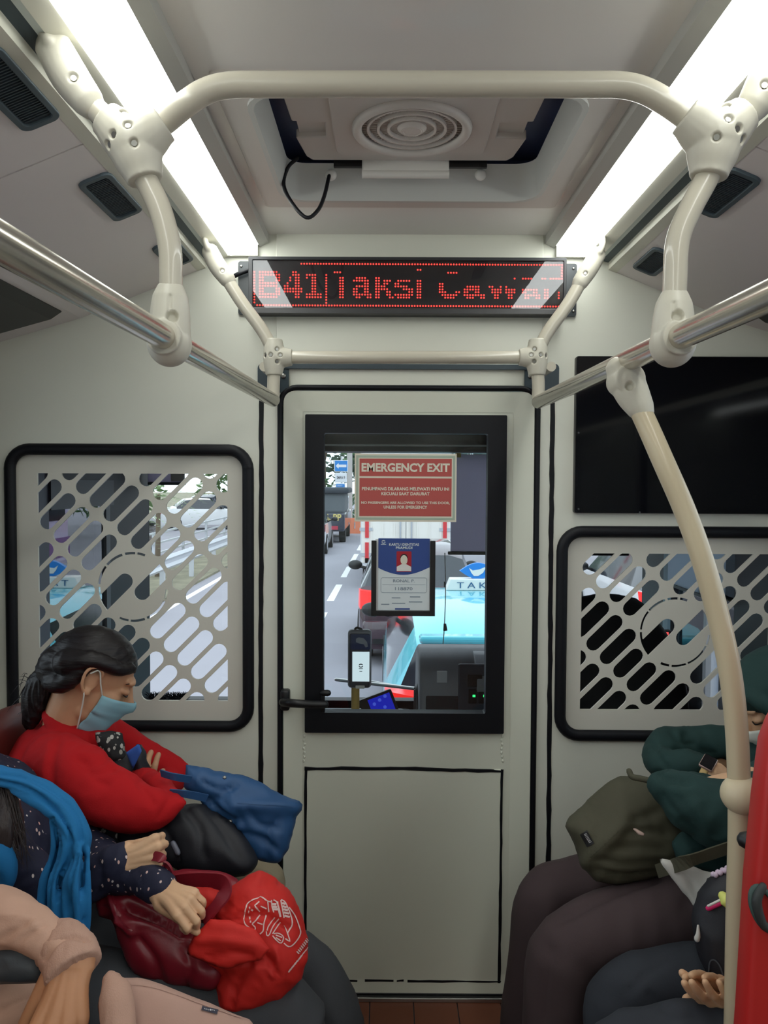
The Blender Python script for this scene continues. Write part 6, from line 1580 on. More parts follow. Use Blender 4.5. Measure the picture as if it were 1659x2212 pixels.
blob('jeans', [sweep([hip + V((.03, .07, -.02)), P(370, 2085, 1.52), knf, knf + V((.01, 0, -.01))], [.10, .085, .062, .058], n=18), T([(640, 2085, 1.52, 68), (668, 2115, 1.52, 70), (700, 2180, 1.52, 74), (725, 2270, 1.52, 74)], n=18), sweep([P(725, 2270, 1.52), V((P(728, 2270, 1.52).x, 1.52, .07))], [.066, .06], n=18, res=0),
               sweep([hip + V((.03, -.07, -.02)), P(330, 2190, 1.36), knn, knn + V((.01, 0, -.01))], [.10, .085, .062, .058], n=18), T([(612, 2192, 1.36, 74), (628, 2230, 1.36, 76), (645, 2300, 1.36, 76)], n=18), sweep([P(645, 2300, 1.36), V((P(650, 2300, 1.36).x, 1.36, .07))], [.064, .058], n=18, res=0)], .009, JEANS, SW_, 4, fold=(.004, (12, 12, 12), 9))
shoes(SW_, [(P(728, 2270, 1.52).x, 1.52, 1), (P(650, 2300, 1.36).x, 1.36, 1)], SHOE)

# ------------------------------------------------------------------ person in the tan sweatshirt
TP = person('person in a tan sweatshirt with one hand resting on a tan bag', (-.74, .98, 0.0))
hip = V((-.76, .96, .56)); shd = V((-.74, .97, .98)); nb = V((-.73, .97, 1.08)); F, S, U = frame((.85, -.05, -.35)); C = nb + V((.02, 0, .13))
heads = remesh(head_prims(C, F, S, U, 1.0, nb, .055), .006, 3)
wt = P(162, 2060, 1.05); dt = V((-.02, -.58, -.80))
h3 = remesh(hand_prims(wt, dt, (.08, -.82, .56), 1, each=((34, 24, 12), (28, 28, 14), (30, 30, 16), (36, 30, 18)), k=.97, spread=.10, thumb=(27, 6, 4), fore=P(132, 2044, 1.075), wr=(.028, .019)), .002, 2)
knt = V((-.24, 1.06, .50)); knt2 = V((-.24, .88, .50))
blob('body', [sweep([hip, (hip + shd) / 2, shd, nb], [(.14, .09), (.14, .095), (.12, .07), (.055, .05)], n=18, up=(1, 0, 0)), sweep([shd + V((0, .14, -.02)), P(-110, 1965, 1.09), P(60, 2005, 1.07), P(120, 2040, 1.068), wt], [.04, .028, .022, .02, .02], n=12, res=0),
              sweep([shd + V((0, -.16, -.02)), V((-.64, .76, .80)), V((-.50, .88, .70))], [.045, .04, .03], n=12, res=0),
              sweep([hip + V((0, .08, 0)), knt, V((-.2, 1.06, .08))], [.07, .035, .03], n=12, res=0), sweep([hip - V((0, .08, 0)), knt2, V((-.2, .88, .08))], [.07, .035, .03], n=12, res=0)], .012, SKIN3, TP, 3, joinwith=[heads, h3])
blob('sweatshirt', [sweep([hip - V((0, 0, .03)), (hip + shd) / 2, shd, nb - V((0, 0, .03))], [(.18, .12), (.18, .12), (.16, .1), (.07, .06)], n=22, up=(1, 0, 0)),
                    sweep([shd + V((0, .14, -.02)), P(-140, 1960, 1.10), P(-90, 1968, 1.09)], [.07, .055, .045], n=18), T([(-110, 1965, 1.09, 66), (0, 1984, 1.08, 58), (60, 2005, 1.07, 47), (105, 2035, 1.06, 40), (135, 2058, 1.05, 38)], n=18),
                    sweep([shd + V((0, -.15, -.02)), V((-.64, .76, .82)), P(-100, 2180, 1.06)], [.07, .055, .04], n=18), T([(-110, 2185, 1.08, 66), (0, 2178, 1.10, 62), (60, 2185, 1.10, 52), (92, 2205, 1.10, 34)], n=18)], .0055, TANS, TP, 3, fold=[(.004, (16, 12, 14), 3), (.002, (34, 34, 34), 1)],
     cr=[([(0, 2030), (40, 2005), (60, 1990)], -.006, 6), ([(40, 2035), (75, 2010), (95, 2000)], -.006, 6), ([(85, 2060), (95, 2035), (115, 2015)], -.005, 6), ([(0, 1975), (45, 1978), (90, 2010)], .004, 8), ([(0, 2185), (50, 2160), (95, 2150)], -.006, 7)])
blob('ribbed_cuff', [sweep([P(118, 2036, 1.07), P(136, 2048, 1.06), P(150, 2066, 1.05), P(160, 2096, 1.035)], [(.033, .030), (.036, .033), (.0375, .033), (.0375, .031)], n=40, res=5, up=(.1, -.8, .5), flat=True)], .003, TANR, TP, 1, fold=(.0012, (150, 60, 8), 6), cr=[([(96, 2072), (118, 2040), (150, 2024), (192, 2030)], -.006, 5)])
blob('second_cuff', [T([(240, 2118, 1.03, 20), (250, 2150, 1.02, 34), (256, 2230, 1.0, 38)], n=20)], .0035, TANR, TP, 2, fold=(.0014, (120, 30, 10), 6))
blob('hair', hair_cap(C, F, S, U, 1.0) + [sweep([C - F * .05, C - F * .07 - U * .1], [.07, .06], n=14, res=0)], .006, HAIRB, TP, 3)
face_lines(TP, C, F, S, U, 1.0, HAIRB)
blob('trousers', [sweep([hip + V((.02, .08, -.02)), knt, knt + V((.03, 0, -.02))], [.10, .075, .07], n=16, res=0), sweep([knt, V((-.2, 1.06, .07))], [.073, .065], n=16, res=0), sweep([hip + V((.02, -.08, -.02)), knt2, knt2 + V((.03, 0, -.02))], [.10, .075, .07], n=16, res=0), sweep([knt2, V((-.2, .88, .07))], [.073, .065], n=16, res=0)], .012, NAVYT, TP, 4)
shoes(TP, [(-.2, 1.06, 1), (-.2, .88, 1)], SHOE)

# ------------------------------------------------------------------ person in the green hooded top
GP = person('person in a bottle green hooded top with wide brown trousers hugging an olive backpack', (P(1660, 1800, 1.66).x, 1.66, 0.0))
Yg = 1.66
nb = P(1735, 1600, Yg); hip = P(1665, 1940, Yg)
F, S, U = frame((-.84, .05, -.52)); C = P(1690, 1506, Yg)
heads = remesh(head_prims(C, F, S, U, .92, nb, .05, ears=False), .004, 3)
w4 = P(1545, 1672, 1.60); h4 = remesh(hand_prims(w4, (.80, -.1, -.55), (.1, -.8, .6), 1, curls=(20, 25, 20), k=.88, fore=P(1500, 1650, 1.655)), .003, 2)
knf = P(1190, 1930, 1.78); knn = P(1228, 2048, 1.54)
blob('body', [T([(1670, 1940, 1.66, 80), (1680, 1830, 1.66, 75), (1690, 1730, 1.66, 78), (1705, 1650, 1.66, 65), (1725, 1585, 1.66, 36)], [.13, .13, .13, .11, .05]),
              T([(1690, 1640, 1.80, 34), (1440, 1632, 1.73, 22), (1498, 1650, 1.655, 12), (1545, 1672, 1.61, 13)], res=0), T([(1690, 1680, 1.50, 40), (1470, 1725, 1.46, 32), (1575, 1735, 1.54, 22)], res=0),
              sweep([hip + V((0, .07, 0)), knf, V((knf.x - .02, 1.78, .08))], [.07, .035, .03], n=12, res=0), sweep([hip - V((0, .07, 0)), knn, V((knn.x - .02, 1.54, .08))], [.07, .035, .03], n=12, res=0)], .012, SKIN2, GP, 3, joinwith=[heads, h4])
blob('hooded_top', [T([(1660, 1900, 1.66, 95), (1670, 1830, 1.66, 98), (1685, 1730, 1.66, 98), (1702, 1650, 1.66, 85), (1722, 1600, 1.66, 50)], [.16, .16, .165, .14, .07], n=24),
                    T([(1660, 1612, 1.76, 50), (1580, 1604, 1.75, 36), (1500, 1604, 1.76, 33), (1445, 1618, 1.75, 42), (1422, 1640, 1.72, 32)]), T([(1424, 1648, 1.70, 32), (1445, 1656, 1.67, 34), (1480, 1652, 1.64, 29), (1508, 1650, 1.625, 22)]),
                    T([(1680, 1740, 1.50, 100), (1620, 1760, 1.47, 88), (1560, 1762, 1.45, 74), (1495, 1735, 1.455, 58), (1450, 1708, 1.475, 42), (1432, 1698, 1.49, 30)]), T([(1445, 1700, 1.49, 36), (1500, 1702, 1.54, 34), (1575, 1730, 1.56, 30)], n=16),
                    T([(1500, 1835, 1.53, 40), (1560, 1848, 1.53, 44), (1640, 1855, 1.55, 50)], n=16)], .0065, GREENH, GP, 3, fold=[(.006, (12, 12, 12), 7), (.0025, (30, 30, 30), 3)],
     cr=[([(1450, 1575), (1470, 1600), (1500, 1605)], -.007, 8), ([(1480, 1590), (1510, 1620), (1540, 1630)], -.007, 8), ([(1420, 1670), (1455, 1690), (1490, 1690)], -.008, 8), ([(1430, 1720), (1470, 1770), (1500, 1800)], -.006, 9), ([(1460, 1700), (1500, 1740), (1530, 1790)], .005, 10), ([(1410, 1610), (1425, 1640), (1440, 1660)], -.006, 7)])
hd_ = [ell(C + U * .046 - F * .004, (.100, .084, .060), 24, 16, Matrix((F, S, U)).transposed()), ell(C + U * .004 - F * .040, (.092, .088, .090), 24, 16, Matrix((F, S, U)).transposed()), sweep([C - F * .05 - U * .05, nb - F * .03, nb + V((.03, 0, -.06))], [.08, .078, .09], n=18)] + [sweep([C + F * .078 + U * .075, C + F * .058 + U * .04 + S * s * .070, C + F * .02 - U * .04 + S * s * .078, C - F * .01 - U * .10 + S * s * .05], [.014, .016, .016, .016], n=10) for s in (-1, 1)]
blob('headscarf', hd_, .005, GREENH, GP, 3, fold=(.003, (18, 18, 18), 2))
mask('face_mask', MASKW, GP, C + F * .012, F, S, U, .96, heads, bot=-.135)
face_lines(GP, C, F, S, U, .92, HAIRB)
blob('trousers', [T([(1640, 1935, 1.74, 80), (1540, 1930, 1.76, 76), (1400, 1922, 1.78, 70), (1260, 1915, 1.78, 64), (1205, 1922, 1.78, 60), (1185, 1935, 1.78, 58)]), T([(1183, 1935, 1.78, 62), (1168, 1990, 1.78, 64), (1160, 2080, 1.78, 66), (1152, 2180, 1.78, 69)]), sweep([P(1152, 2180, 1.78), V((P(1150, 2180, 1.78).x, 1.78, .06))], [.072, .075], n=18, res=0),
                  T([(1640, 1965, 1.55, 90), (1540, 1975, 1.54, 86), (1400, 1990, 1.54, 84), (1290, 2018, 1.54, 80), (1235, 2046, 1.54, 74)]), T([(1222, 2060, 1.54, 80), (1212, 2110, 1.54, 78), (1205, 2200, 1.54, 76), (1202, 2300, 1.54, 74)]), sweep([P(1202, 2300, 1.54), V((P(1200, 2300, 1.54).x, 1.54, .06))], [.068, .07], n=18, res=0)], .009, BROWN, GP, 4, fold=[(.004, (14, 14, 5), 4)],
     cr=[([(1420, 1895), (1320, 1930), (1215, 1985)], -.012, 10), ([(1470, 1870), (1490, 1920), (1480, 1960)], -.004, 8), ([(1190, 2050), (1180, 2120), (1175, 2200)], -.004, 9)])
shoes(GP, [(P(1150, 2180, 1.78).x, 1.78, -1), (P(1200, 2300, 1.54).x, 1.54, -1)], SHOE)
pillow('shirt_hem', [(1425, 1856), (1460, 1862), (1545, 1888), (1550, 1940), (1503, 1960), (1480, 1930), (1452, 1895)], P(1490, 1905, 1.41), (0, -1, .3), cloth('white_shirt', rgb(196, 194, 188)), GP, front=.006, back=.02, D=.02, step=.006, fold=(.003, (30, 20, 20), 2), res=0, cr=[([(1470, 1880), (1495, 1905), (1510, 1945)], -.004, 5)])
wc = P(1527, 1662, 1.612); wd_ = (w4 - P(1492, 1643, 1.63)).normalized()
ax = wd_.to_track_quat('Z', 'Y').to_matrix().to_4x4(); ax.translation = wc
wt_ = empty('wrist_watch', wc, 'smart watch with a pale yellow strap on the green sleeved wrist', 'watch')
vv, f = torus_at((0, 0, 0), .025, .003, 28, 8); mb = MB(); mb.add([ax @ V((q[0], q[1] * .92, q[2] * 2.6)) for q in vv], f); mb.build('strap', mat('strap_yellow', rgb(222, 190, 130), 0.6), wt_, smooth=180)
nn = V((-.45, -.35, .8)).normalized(); nn = (nn - wd_ * nn.dot(wd_)).normalized(); bb = wd_.cross(nn); Mw = Matrix((wd_, bb, nn)).transposed().to_4x4(); Mw.translation = wc + nn * .0255
MB().rbox(-.014, .014, -.016, .016, -.004, .005, .003, 2, Mw).build('case', mat('watch_rose', rgb(226, 190, 178), 0.35, metal=.5), wt_, smooth=50)
MB().rbox(-.0125, .0125, -.0145, .0145, .004, .0062, .0008, 1, Mw).build('screen', mat('black_glass', 0), wt_)

# ------------------------------------------------------------------ person with the black backpack
BP = person('person in dark navy trousers with a black backpack on the lap and clasped hands', (.86, 1.3, 0.0))
hip = V((.86, 1.30, .54)); shd = V((.90, 1.30, .96)); nb = V((.88, 1.30, 1.06)); F, S, U = frame((-.8, .1, -.5)); C = nb + V((-.02, 0, .13))
heads = remesh(head_prims(C, F, S, U, .95, nb, .05), .006, 3)
w5 = P(1580, 2175, 1.245); h5 = remesh(hand_prims(w5, (-.50, -.42, .44), (-.35, -.75, -.55), -1, each=((6, 8, 8), (6, 10, 8), (8, 12, 8), (12, 14, 8)), k=.78, spread=.02, thumb=(22, 5, 5), fore=P(1650, 2240, 1.27)), .0022, 2)
w6 = P(1585, 2148, 1.28); h6 = remesh(hand_prims(w6, (-.44, -.30, .40), (.45, .75, .3), 1, each=((6, 8, 8),) * 4, k=.78, spread=.02, thumb=(22, 5, 5), fore=P(1650, 2210, 1.31)), .0022, 2)
knf = P(1340, 2150, 1.40); knn = P(1330, 2260, 1.22)
blob('body', [sweep([hip, (hip + shd) / 2, shd, nb], [(.14, .09), (.14, .095), (.12, .07), (.055, .05)], n=18, up=(1, 0, 0)), sweep([shd + V((0, .14, -.02)), V((.82, 1.46, .75)), P(1650, 2210, 1.31)], [.045, .04, .03], n=12, res=0), sweep([shd + V((0, -.14, -.02)), V((.82, 1.16, .75)), P(1650, 2250, 1.27)], [.045, .04, .03], n=12, res=0),
              sweep([hip + V((0, .08, 0)), knf, V((knf.x - .02, 1.40, .08))], [.07, .035, .03], n=12, res=0), sweep([hip - V((0, .08, 0)), knn, V((knn.x - .02, 1.22, .08))], [.07, .035, .03], n=12, res=0)], .012, SKIN2, BP, 3, joinwith=[heads, h5, h6])
blob('jacket', [sweep([hip - V((0, 0, .02)), (hip + shd) / 2, shd, nb - V((0, 0, .03))], [(.17, .12), (.17, .12), (.15, .1), (.07, .06)], n=22, up=(1, 0, 0)), sweep([shd + V((0, .13, -.02)), V((.83, 1.46, .75)), P(1660, 2215, 1.31)], [.07, .06, .042], n=16, res=0), sweep([shd + V((0, -.13, -.02)), V((.83, 1.16, .75)), P(1660, 2258, 1.27)], [.07, .06, .042], n=16, res=0)], .009, cloth('black_jacket', rgb(34, 34, 38)), BP, 4, fold=(.005, (14, 14, 14), 2))
blob('hair', hair_cap(C, F, S, U, .95) + [sweep([C - F * .05, C - F * .07 - U * .12], [.07, .06], n=14, res=0)], .006, HAIRB, BP, 3)
face_lines(BP, C, F, S, U, .95, HAIRB)
blob('trousers', [T([(1700, 2105, 1.38, 74), (1500, 2118, 1.39, 74), (1390, 2132, 1.40, 70), (1345, 2150, 1.40, 64)]), T([(1335, 2160, 1.40, 66), (1325, 2210, 1.40, 66), (1320, 2300, 1.40, 64)]), sweep([P(1320, 2300, 1.40), V((P(1320, 2300, 1.40).x, 1.40, .07))], [.053, .05], n=18, res=0),
                  T([(1740, 2240, 1.20, 84), (1500, 2250, 1.21, 80), (1390, 2258, 1.22, 74), (1340, 2266, 1.22, 68)]), sweep([P(1330, 2280, 1.22), V((P(1325, 2280, 1.22).x, 1.22, .07))], [.054, .05], n=18, res=0)], .009, NAVYT, BP, 4, fold=(.004, (14, 14, 10), 5),
     cr=[([(1480, 2060), (1400, 2100), (1360, 2140)], -.005, 8), ([(1400, 2150), (1440, 2180), (1500, 2190)], -.005, 8)])
shoes(BP, [(P(1320, 2300, 1.40).x, 1.40, -1), (P(1325, 2280, 1.22).x, 1.22, -1)], SHOE)
# ================================================================== bags and seats
NAVYB = cloth('blue_nylon', rgb(36, 78, 124), 250, .15, .55); BLKN = cloth('black_nylon', rgb(28, 29, 36), 300, .2, .6); MAROON = mat('maroon_leather', rgb(128, 26, 40), 0.38, bump=(350, .12, .0008), var=(6, .08)); REDB = cloth('red_nonwoven', rgb(206, 34, 26), 500, .15, .7)
OLIVE = cloth('olive_canvas', rgb(72, 70, 54), 350, .25, .8); PINKT = cloth('tan_canvas', rgb(176, 140, 126), 450, .2)
# blue tote
q = P(500, 1740, 1.62); e = empty('tote_bag', q - V((0, 0, .12)), 'blue nylon tote bag lying across the lap of the woman in red', 'bag')
NN = (.15, -1, .35)
tb = pillow('bag_body', [(402, 1652), (430, 1658), (520, 1676), (570, 1697), (615, 1722), (639, 1742), (632, 1790), (622, 1830), (601, 1862), (560, 1856), (535, 1835), (512, 1805), (505, 1785), (480, 1768), (446, 1748), (436, 1728), (400, 1700)], q, NN, NAVYB, e, front=.030, back=.045, D=.05, step=.006, fold=[(.003, (14, 14, 22), 3), (.0015, (50, 50, 40), 8)], res=0, power=.7,
    cr=[([(505, 1740), (560, 1742), (639, 1744)], .014, 14), ([(440, 1690), (470, 1705), (500, 1700)], -.008, 7), ([(445, 1730), (475, 1720), (510, 1695)], -.009, 7), ([(450, 1735), (490, 1760), (515, 1770)], -.010, 7), ([(480, 1740), (510, 1765), (520, 1790)], .008, 6), ([(520, 1800), (560, 1810), (590, 1830)], -.007, 8), ([(600, 1770), (580, 1800), (575, 1850)], -.006, 9), ([(540, 1755), (560, 1780), (600, 1790)], -.006, 8)])
mb = MB(); ribbon(mb, [P(412, 1684, 1.60), P(372, 1677, 1.58), P(348, 1670, 1.60)], .015, (0, -.2, 1)); mb.build('strap', NAVYB, e)
mb = MB(); ribbon(mb, [P(447, 1724, 1.575), P(400, 1715, 1.545), P(368, 1712, 1.55)], .015, (0, -.2, 1)); mb.build('strap', NAVYB, e)
for a, b in ((485, 1680), (498, 1774)):
    tr_ = bvh(tb); hit = tr_.ray_cast(CAM, raydir(a, b).normalized())
    if hit[0] is not None: mb = MB(); mb.sphere(hit[0], .0045, 10, 6); mb.build('snap_stud', SCREW, e, smooth=180)
strokes('base_seam', tb, [[(512, 1735), (560, 1738), (600, 1740), (638, 1744)]], 1.6, NAVYB, e)
# black rucksack under it
q = P(420, 1815, 1.58); e = empty('black_rucksack', q - V((0, 0, .1)), 'black rucksack on the lap of the woman in red, under the blue tote', 'bag')
pb = pillow('bag_body', [(255, 1790), (300, 1795), (350, 1760), (395, 1735), (440, 1740), (490, 1770), (520, 1800), (548, 1840), (552, 1868), (530, 1890), (480, 1892), (420, 1888), (370, 1870), (310, 1850), (262, 1830)], q, (.05, -1, .45), BLKN, e, front=.045, back=.05, D=.07, step=.008, fold=[(.005, (12, 12, 16), 5)], res=2,
    cr=[([(400, 1745), (430, 1790), (440, 1850)], -.008, 10), ([(450, 1750), (480, 1790), (520, 1860)], -.007, 9), ([(350, 1780), (370, 1820), (380, 1860)], -.006, 8)])
mb = MB(); mb.add(*sweep([P(374, 1822, 1.518), P(384, 1842, 1.513)], .0055, n=8, res=0)); mb.build('zip_pull', mat('zip_grey', rgb(110, 112, 124), .4), e, smooth=60)
mb = MB(); ribbon(mb, [P(384, 1840, 1.515), P(386, 1860, 1.517)], .006, (1, 0, 0)); mb.build('pull_tab', BLKN, e)
# dark pouch with blue lining hugged by the woman in red
q = P(275, 1655, 1.70); e = empty('fabric_pouch', q - V((0, 0, .04)), 'small black pouch with a blue lining hugged in the red sleeves', 'pouch')
pillow('pouch_body', [(228, 1622), (255, 1612), (275, 1628), (300, 1608), (316, 1630), (322, 1662), (315, 1695), (280, 1705), (240, 1680), (225, 1650)], q, (.1, -1, .2), BLKN, e, front=.022, back=.03, D=.03, step=.005, fold=(.004, (30, 30, 30), 2), res=0, cr=[([(274, 1630), (285, 1660), (280, 1700)], -.008, 5), ([(300, 1610), (300, 1650), (312, 1690)], .005, 6)])
pillow('blue_lining', [(272, 1626), (300, 1606), (305, 1625), (287, 1662)], P(288, 1630, 1.668), (-.2, -1, .1), cloth('lining_blue', rgb(46, 88, 168)), e, front=.004, back=.012, D=.01, step=.004, res=0)
# maroon handbag
q = P(350, 2040, 1.36); e = empty('handbag', q - V((0, 0, .15)), 'maroon leather handbag with two straps under the resting hand', 'bag')
NN = (-.1, -1, .45)
hb_ = pillow('bag_body', [(208, 1948), (222, 1932), (262, 1920), (290, 1922), (325, 1940), (350, 1962), (415, 2008), (462, 2050), (485, 2085), (478, 2118), (452, 2138), (400, 2130), (335, 2120), (292, 2104), (270, 2060), (252, 2010), (240, 1985), (215, 1978)], q, NN, MAROON, e, front=.035, back=.05, D=.06, step=.006, fold=[(.003, (12, 12, 14), 2)], res=2, power=.6,
    cr=[([(235, 1935), (250, 1962), (262, 1990), (285, 2015)], .010, 7), ([(222, 1965), (242, 1985), (256, 2000)], -.010, 8), ([(275, 1962), (310, 1975), (350, 1990), (395, 2015)], -.022, 10), ([(262, 1990), (330, 1998), (400, 2030), (462, 2060)], .008, 8), ([(300, 2030), (330, 2070), (345, 2115)], -.008, 10), ([(400, 2050), (410, 2090), (400, 2125)], -.006, 10)])
strokes('piping', hb_, [[(240, 1932), (252, 1962), (263, 1988), (285, 2012)]], 4, MAROON, e, lift=.002)
pillow('back_panel', [(325, 1868), (345, 1862), (372, 1885), (400, 1878), (450, 1880), (495, 1892), (520, 1910), (505, 1950), (470, 1985), (430, 1990), (370, 1950), (335, 1905)], P(430, 1915, 1.44), (-.1, -1, .5), MAROON, e, front=.012, back=.02, D=.03, step=.008, fold=(.003, (14, 14, 14), 1), res=2)
mb = MB(); ribbon(mb, [P(322, 1848, 1.37), P(345, 1852, 1.36), P(360, 1868, 1.355), P(368, 1892, 1.355), P(370, 1925, 1.36)], .016, [(.2, -.4, -.6), (.3, -.5, -.6), (.8, -.5, -.3), (1, -.4, 0), (1, -.4, 0)], .004); mb.build('strap', MAROON, e, smooth=40)
mb = MB(); ribbon(mb, [P(376, 1905, 1.37), P(410, 1900, 1.365), P(452, 1900, 1.36), P(482, 1908, 1.345), P(484, 1932, 1.33), P(464, 1960, 1.32), P(440, 1988, 1.315)], .030, [(0, -.3, 1), (0, -.3, 1), (.1, -.3, 1), (.6, -.4, .8), (.9, -.5, .3), (.8, -.5, .5), (.8, -.5, .5)], .004); mb.build('strap', MAROON, e, smooth=40)
# red carrier bag with the printed burger
q = P(545, 2040, 1.36); e = empty('carrier_bag', q - V((0, 0, .15)), 'bright red carrier bag with a white printed burger drawing', 'bag')
cbag = pillow('bag_body', [(500, 1918), (535, 1892), (562, 1884), (592, 1900), (625, 1932), (648, 1975), (662, 2030), (664, 2070), (650, 2112), (612, 2150), (560, 2172), (510, 2185), (478, 2176), (466, 2165), (470, 2120), (480, 2092), (455, 2080), (440, 2060), (440, 2020), (455, 1985), (470, 1950)], q, (.05, -1, .2), REDB, e, front=.060, back=.05, D=.075, step=.005, fold=[(.004, (13, 13, 15), 6), (.0015, (50, 50, 50), 3)], res=1,
    cr=[([(470, 1990), (520, 1978), (570, 1975), (600, 1992), (625, 2005)], -.010, 5), ([(552, 1920), (575, 1905), (600, 1908)], -.009, 5), ([(560, 2050), (585, 2080), (595, 2100)], -.009, 6), ([(480, 2085), (530, 2080), (570, 2078)], -.012, 5), ([(540, 2085), (510, 2130), (500, 2175)], -.008, 7), ([(595, 2050), (600, 2080), (588, 2105)], .008, 6), ([(640, 1975), (655, 2040), (650, 2100)], -.004, 8), ([(480, 1960), (520, 1950), (560, 1935)], -.005, 7)])
pillow('tied_flap', [(404, 2058), (428, 2015), (455, 1985), (500, 1992), (550, 2010), (585, 2050), (560, 2072), (520, 2084), (490, 2090), (450, 2080)], P(480, 2045, 1.285), (-.1, -1, .25), REDB, e, front=.006, back=.012, D=.02, step=.005, fold=[(.003, (18, 18, 26), 9)], res=0, cr=[([(430, 2030), (480, 2030), (550, 2040)], .006, 12), ([(450, 2070), (500, 2060), (545, 2066)], -.006, 6)])
pillow('knot', [(380, 1938), (392, 1912), (420, 1918), (455, 1920), (478, 1930), (470, 1960), (430, 1975), (395, 1962)], P(430, 1945, 1.375), (0, -1, .4), REDB, e, front=.010, back=.012, D=.02, step=.005, fold=(.004, (40, 40, 40), 4), res=0)
WH = mat('white_print', rgb(232, 200, 194), .7)
B0 = lambda L: [(480 + x * 220 / 1622, 1880 + y * 300 / 2212) for x, y in L]
strokes('printed_burger', cbag, [B0(L) for L in (
    [(560, 455), (470, 480), (400, 550), (365, 660), (350, 780), (370, 860), (430, 910), (500, 960), (530, 910), (480, 860), (490, 830)], [(560, 455), (610, 420), (660, 450), (720, 490), (780, 500)], [(590, 500), (560, 530), (520, 570), (600, 650)],
    [(720, 500), (730, 600), (740, 660)], [(780, 470), (790, 580), (820, 670)], [(810, 470), (860, 500), (900, 600), (930, 740)], [(930, 470), (990, 500), (1040, 600), (1080, 700), (1110, 860), (1040, 1000)], [(930, 480), (950, 600), (980, 760)],
    [(880, 500), (890, 620), (920, 740)], [(700, 700), (660, 850), (650, 960), (600, 1010)], [(600, 720), (550, 780), (480, 850)], [(840, 740), (740, 880), (710, 960)], [(900, 770), (800, 900), (750, 1020), (710, 1040), (700, 970)], [(930, 820), (850, 930), (800, 1010)],
    [(820, 1010), (880, 1000), (960, 1040), (970, 1090), (930, 1160), (850, 1100), (800, 1040)], [(850, 1030), (950, 1070)], [(850, 1070), (930, 1120)], [(980, 870), (1020, 970), (1075, 1130), (1000, 1085)],
    [(1060, 590), (1150, 720), (1220, 900), (1240, 1000), (1180, 1120), (1070, 1215), (980, 1160)], [(610, 570), (700, 610)], [(560, 830), (640, 860)])], 2.6, WH, e)
strokes('printed_burger', cbag, [(B0(L), 4.5) for L in ([(950, 520), (1000, 540)], [(955, 570), (1020, 590)], [(965, 620), (1040, 640)], [(975, 670), (1060, 690)], [(985, 720), (1070, 745)], [(430, 600), (450, 598)], [(465, 620), (490, 635)], [(415, 655), (432, 658)], [(430, 765), (450, 762)], [(440, 815), (465, 815)], [(790, 540), (860, 545)], [(800, 580), (870, 585)], [(805, 620), (880, 622)])], 4, WH, e)
strokes('printed_lettering', cbag, [(B0(L), 3.0) for L in [[(1180 + 22 * k, 1290 - 30 * k), (1215 + 22 * k, 1330 - 30 * k)] for k in range(8)] + [[(1050 + 34 * k, 1620 - 42 * k), (1090 + 34 * k, 1560 - 42 * k)] for k in range(9)]], 3, WH, e)
# tan canvas bag with a small dark label
q = P(380, 2170, 1.06); e = empty('canvas_bag', q - V((0, 0, .1)), 'flat tan canvas bag with a small dark woven label on the near lap', 'bag')
tbag = pillow('bag_body', [(225, 2130), (245, 2112), (300, 2112), (320, 2118), (370, 2138), (440, 2165), (505, 2190), (545, 2205), (545, 2260), (480, 2300), (300, 2300), (225, 2260), (212, 2170)], q, (0, -1, .9), PINKT, e, front=.016, back=.03, D=.04, step=.008, fold=(.002, (12, 12, 12), 2), res=1)
strokes('seam', tbag, [[(245, 2128), (310, 2130), (370, 2146), (440, 2172), (520, 2200)]], 1.4, PINKT, e)
strokes('woven_label', tbag, [([(436, 2179), (470, 2188)], 9)], 9, mat('label_dark', rgb(54, 52, 66), .7), e, lift=.002)
strokes('label_lettering', tbag, [([(441 + 4 * k, 2180.5 + 1.0 * k), (443.5 + 4 * k, 2183 + 1.0 * k)], 1.2) for k in range(6)], 1, mat('label_ink', rgb(196, 194, 196), .7), e, lift=.003)
# dark sling bag between the tan sleeves
q = P(50, 2075, 1.06); e = tag(pillow('sling_bag', [(-60, 2055), (0, 2045), (50, 2035), (85, 2050), (100, 2085), (96, 2120), (0, 2125), (-60, 2120)], q, (0, -1, .3), cloth('slate_nylon', rgb(54, 60, 66), 250, .2, .5), None, front=.016, back=.03, D=.03, step=.007, fold=(.003, (20, 20, 20), 3), res=1, cr=[([(0, 2080), (40, 2070), (80, 2075)], -.006, 5)]), 'slate grey sling bag tucked between the tan sleeves', 'bag')
# olive backpack
q = P(1340, 1800, 1.60); e = empty('olive_backpack', q - V((0, 0, .12)), 'olive canvas backpack with a small black label held on brown trousers', 'backpack')
NN = (-.1, -1, .25)
ob_ = pillow('bag_body', [(1224, 1785), (1232, 1765), (1262, 1740), (1290, 1712), (1318, 1688), (1340, 1680), (1390, 1682), (1425, 1700), (1450, 1740), (1478, 1795), (1485, 1850), (1440, 1885), (1390, 1900), (1330, 1908), (1285, 1902), (1268, 1880), (1244, 1838)], q, NN, OLIVE, e, front=.055, back=.07, D=.075, step=.007, fold=[(.003, (12, 12, 16), 3), (.0012, (40, 40, 36), 5)], res=1, power=.6,
    cr=[([(1352, 1778), (1320, 1810), (1290, 1838), (1272, 1860)], .012, 16), ([(1352, 1778), (1420, 1755)], -.006, 10), ([(1290, 1855), (1350, 1868), (1430, 1862)], -.006, 7), ([(1285, 1880), (1350, 1892), (1420, 1885)], -.006, 7), ([(1330, 1835), (1380, 1830), (1430, 1835)], -.005, 7), ([(1350, 1800), (1400, 1795), (1440, 1800)], -.007, 6), ([(1320, 1700), (1300, 1760), (1290, 1830)], -.003, 12)])
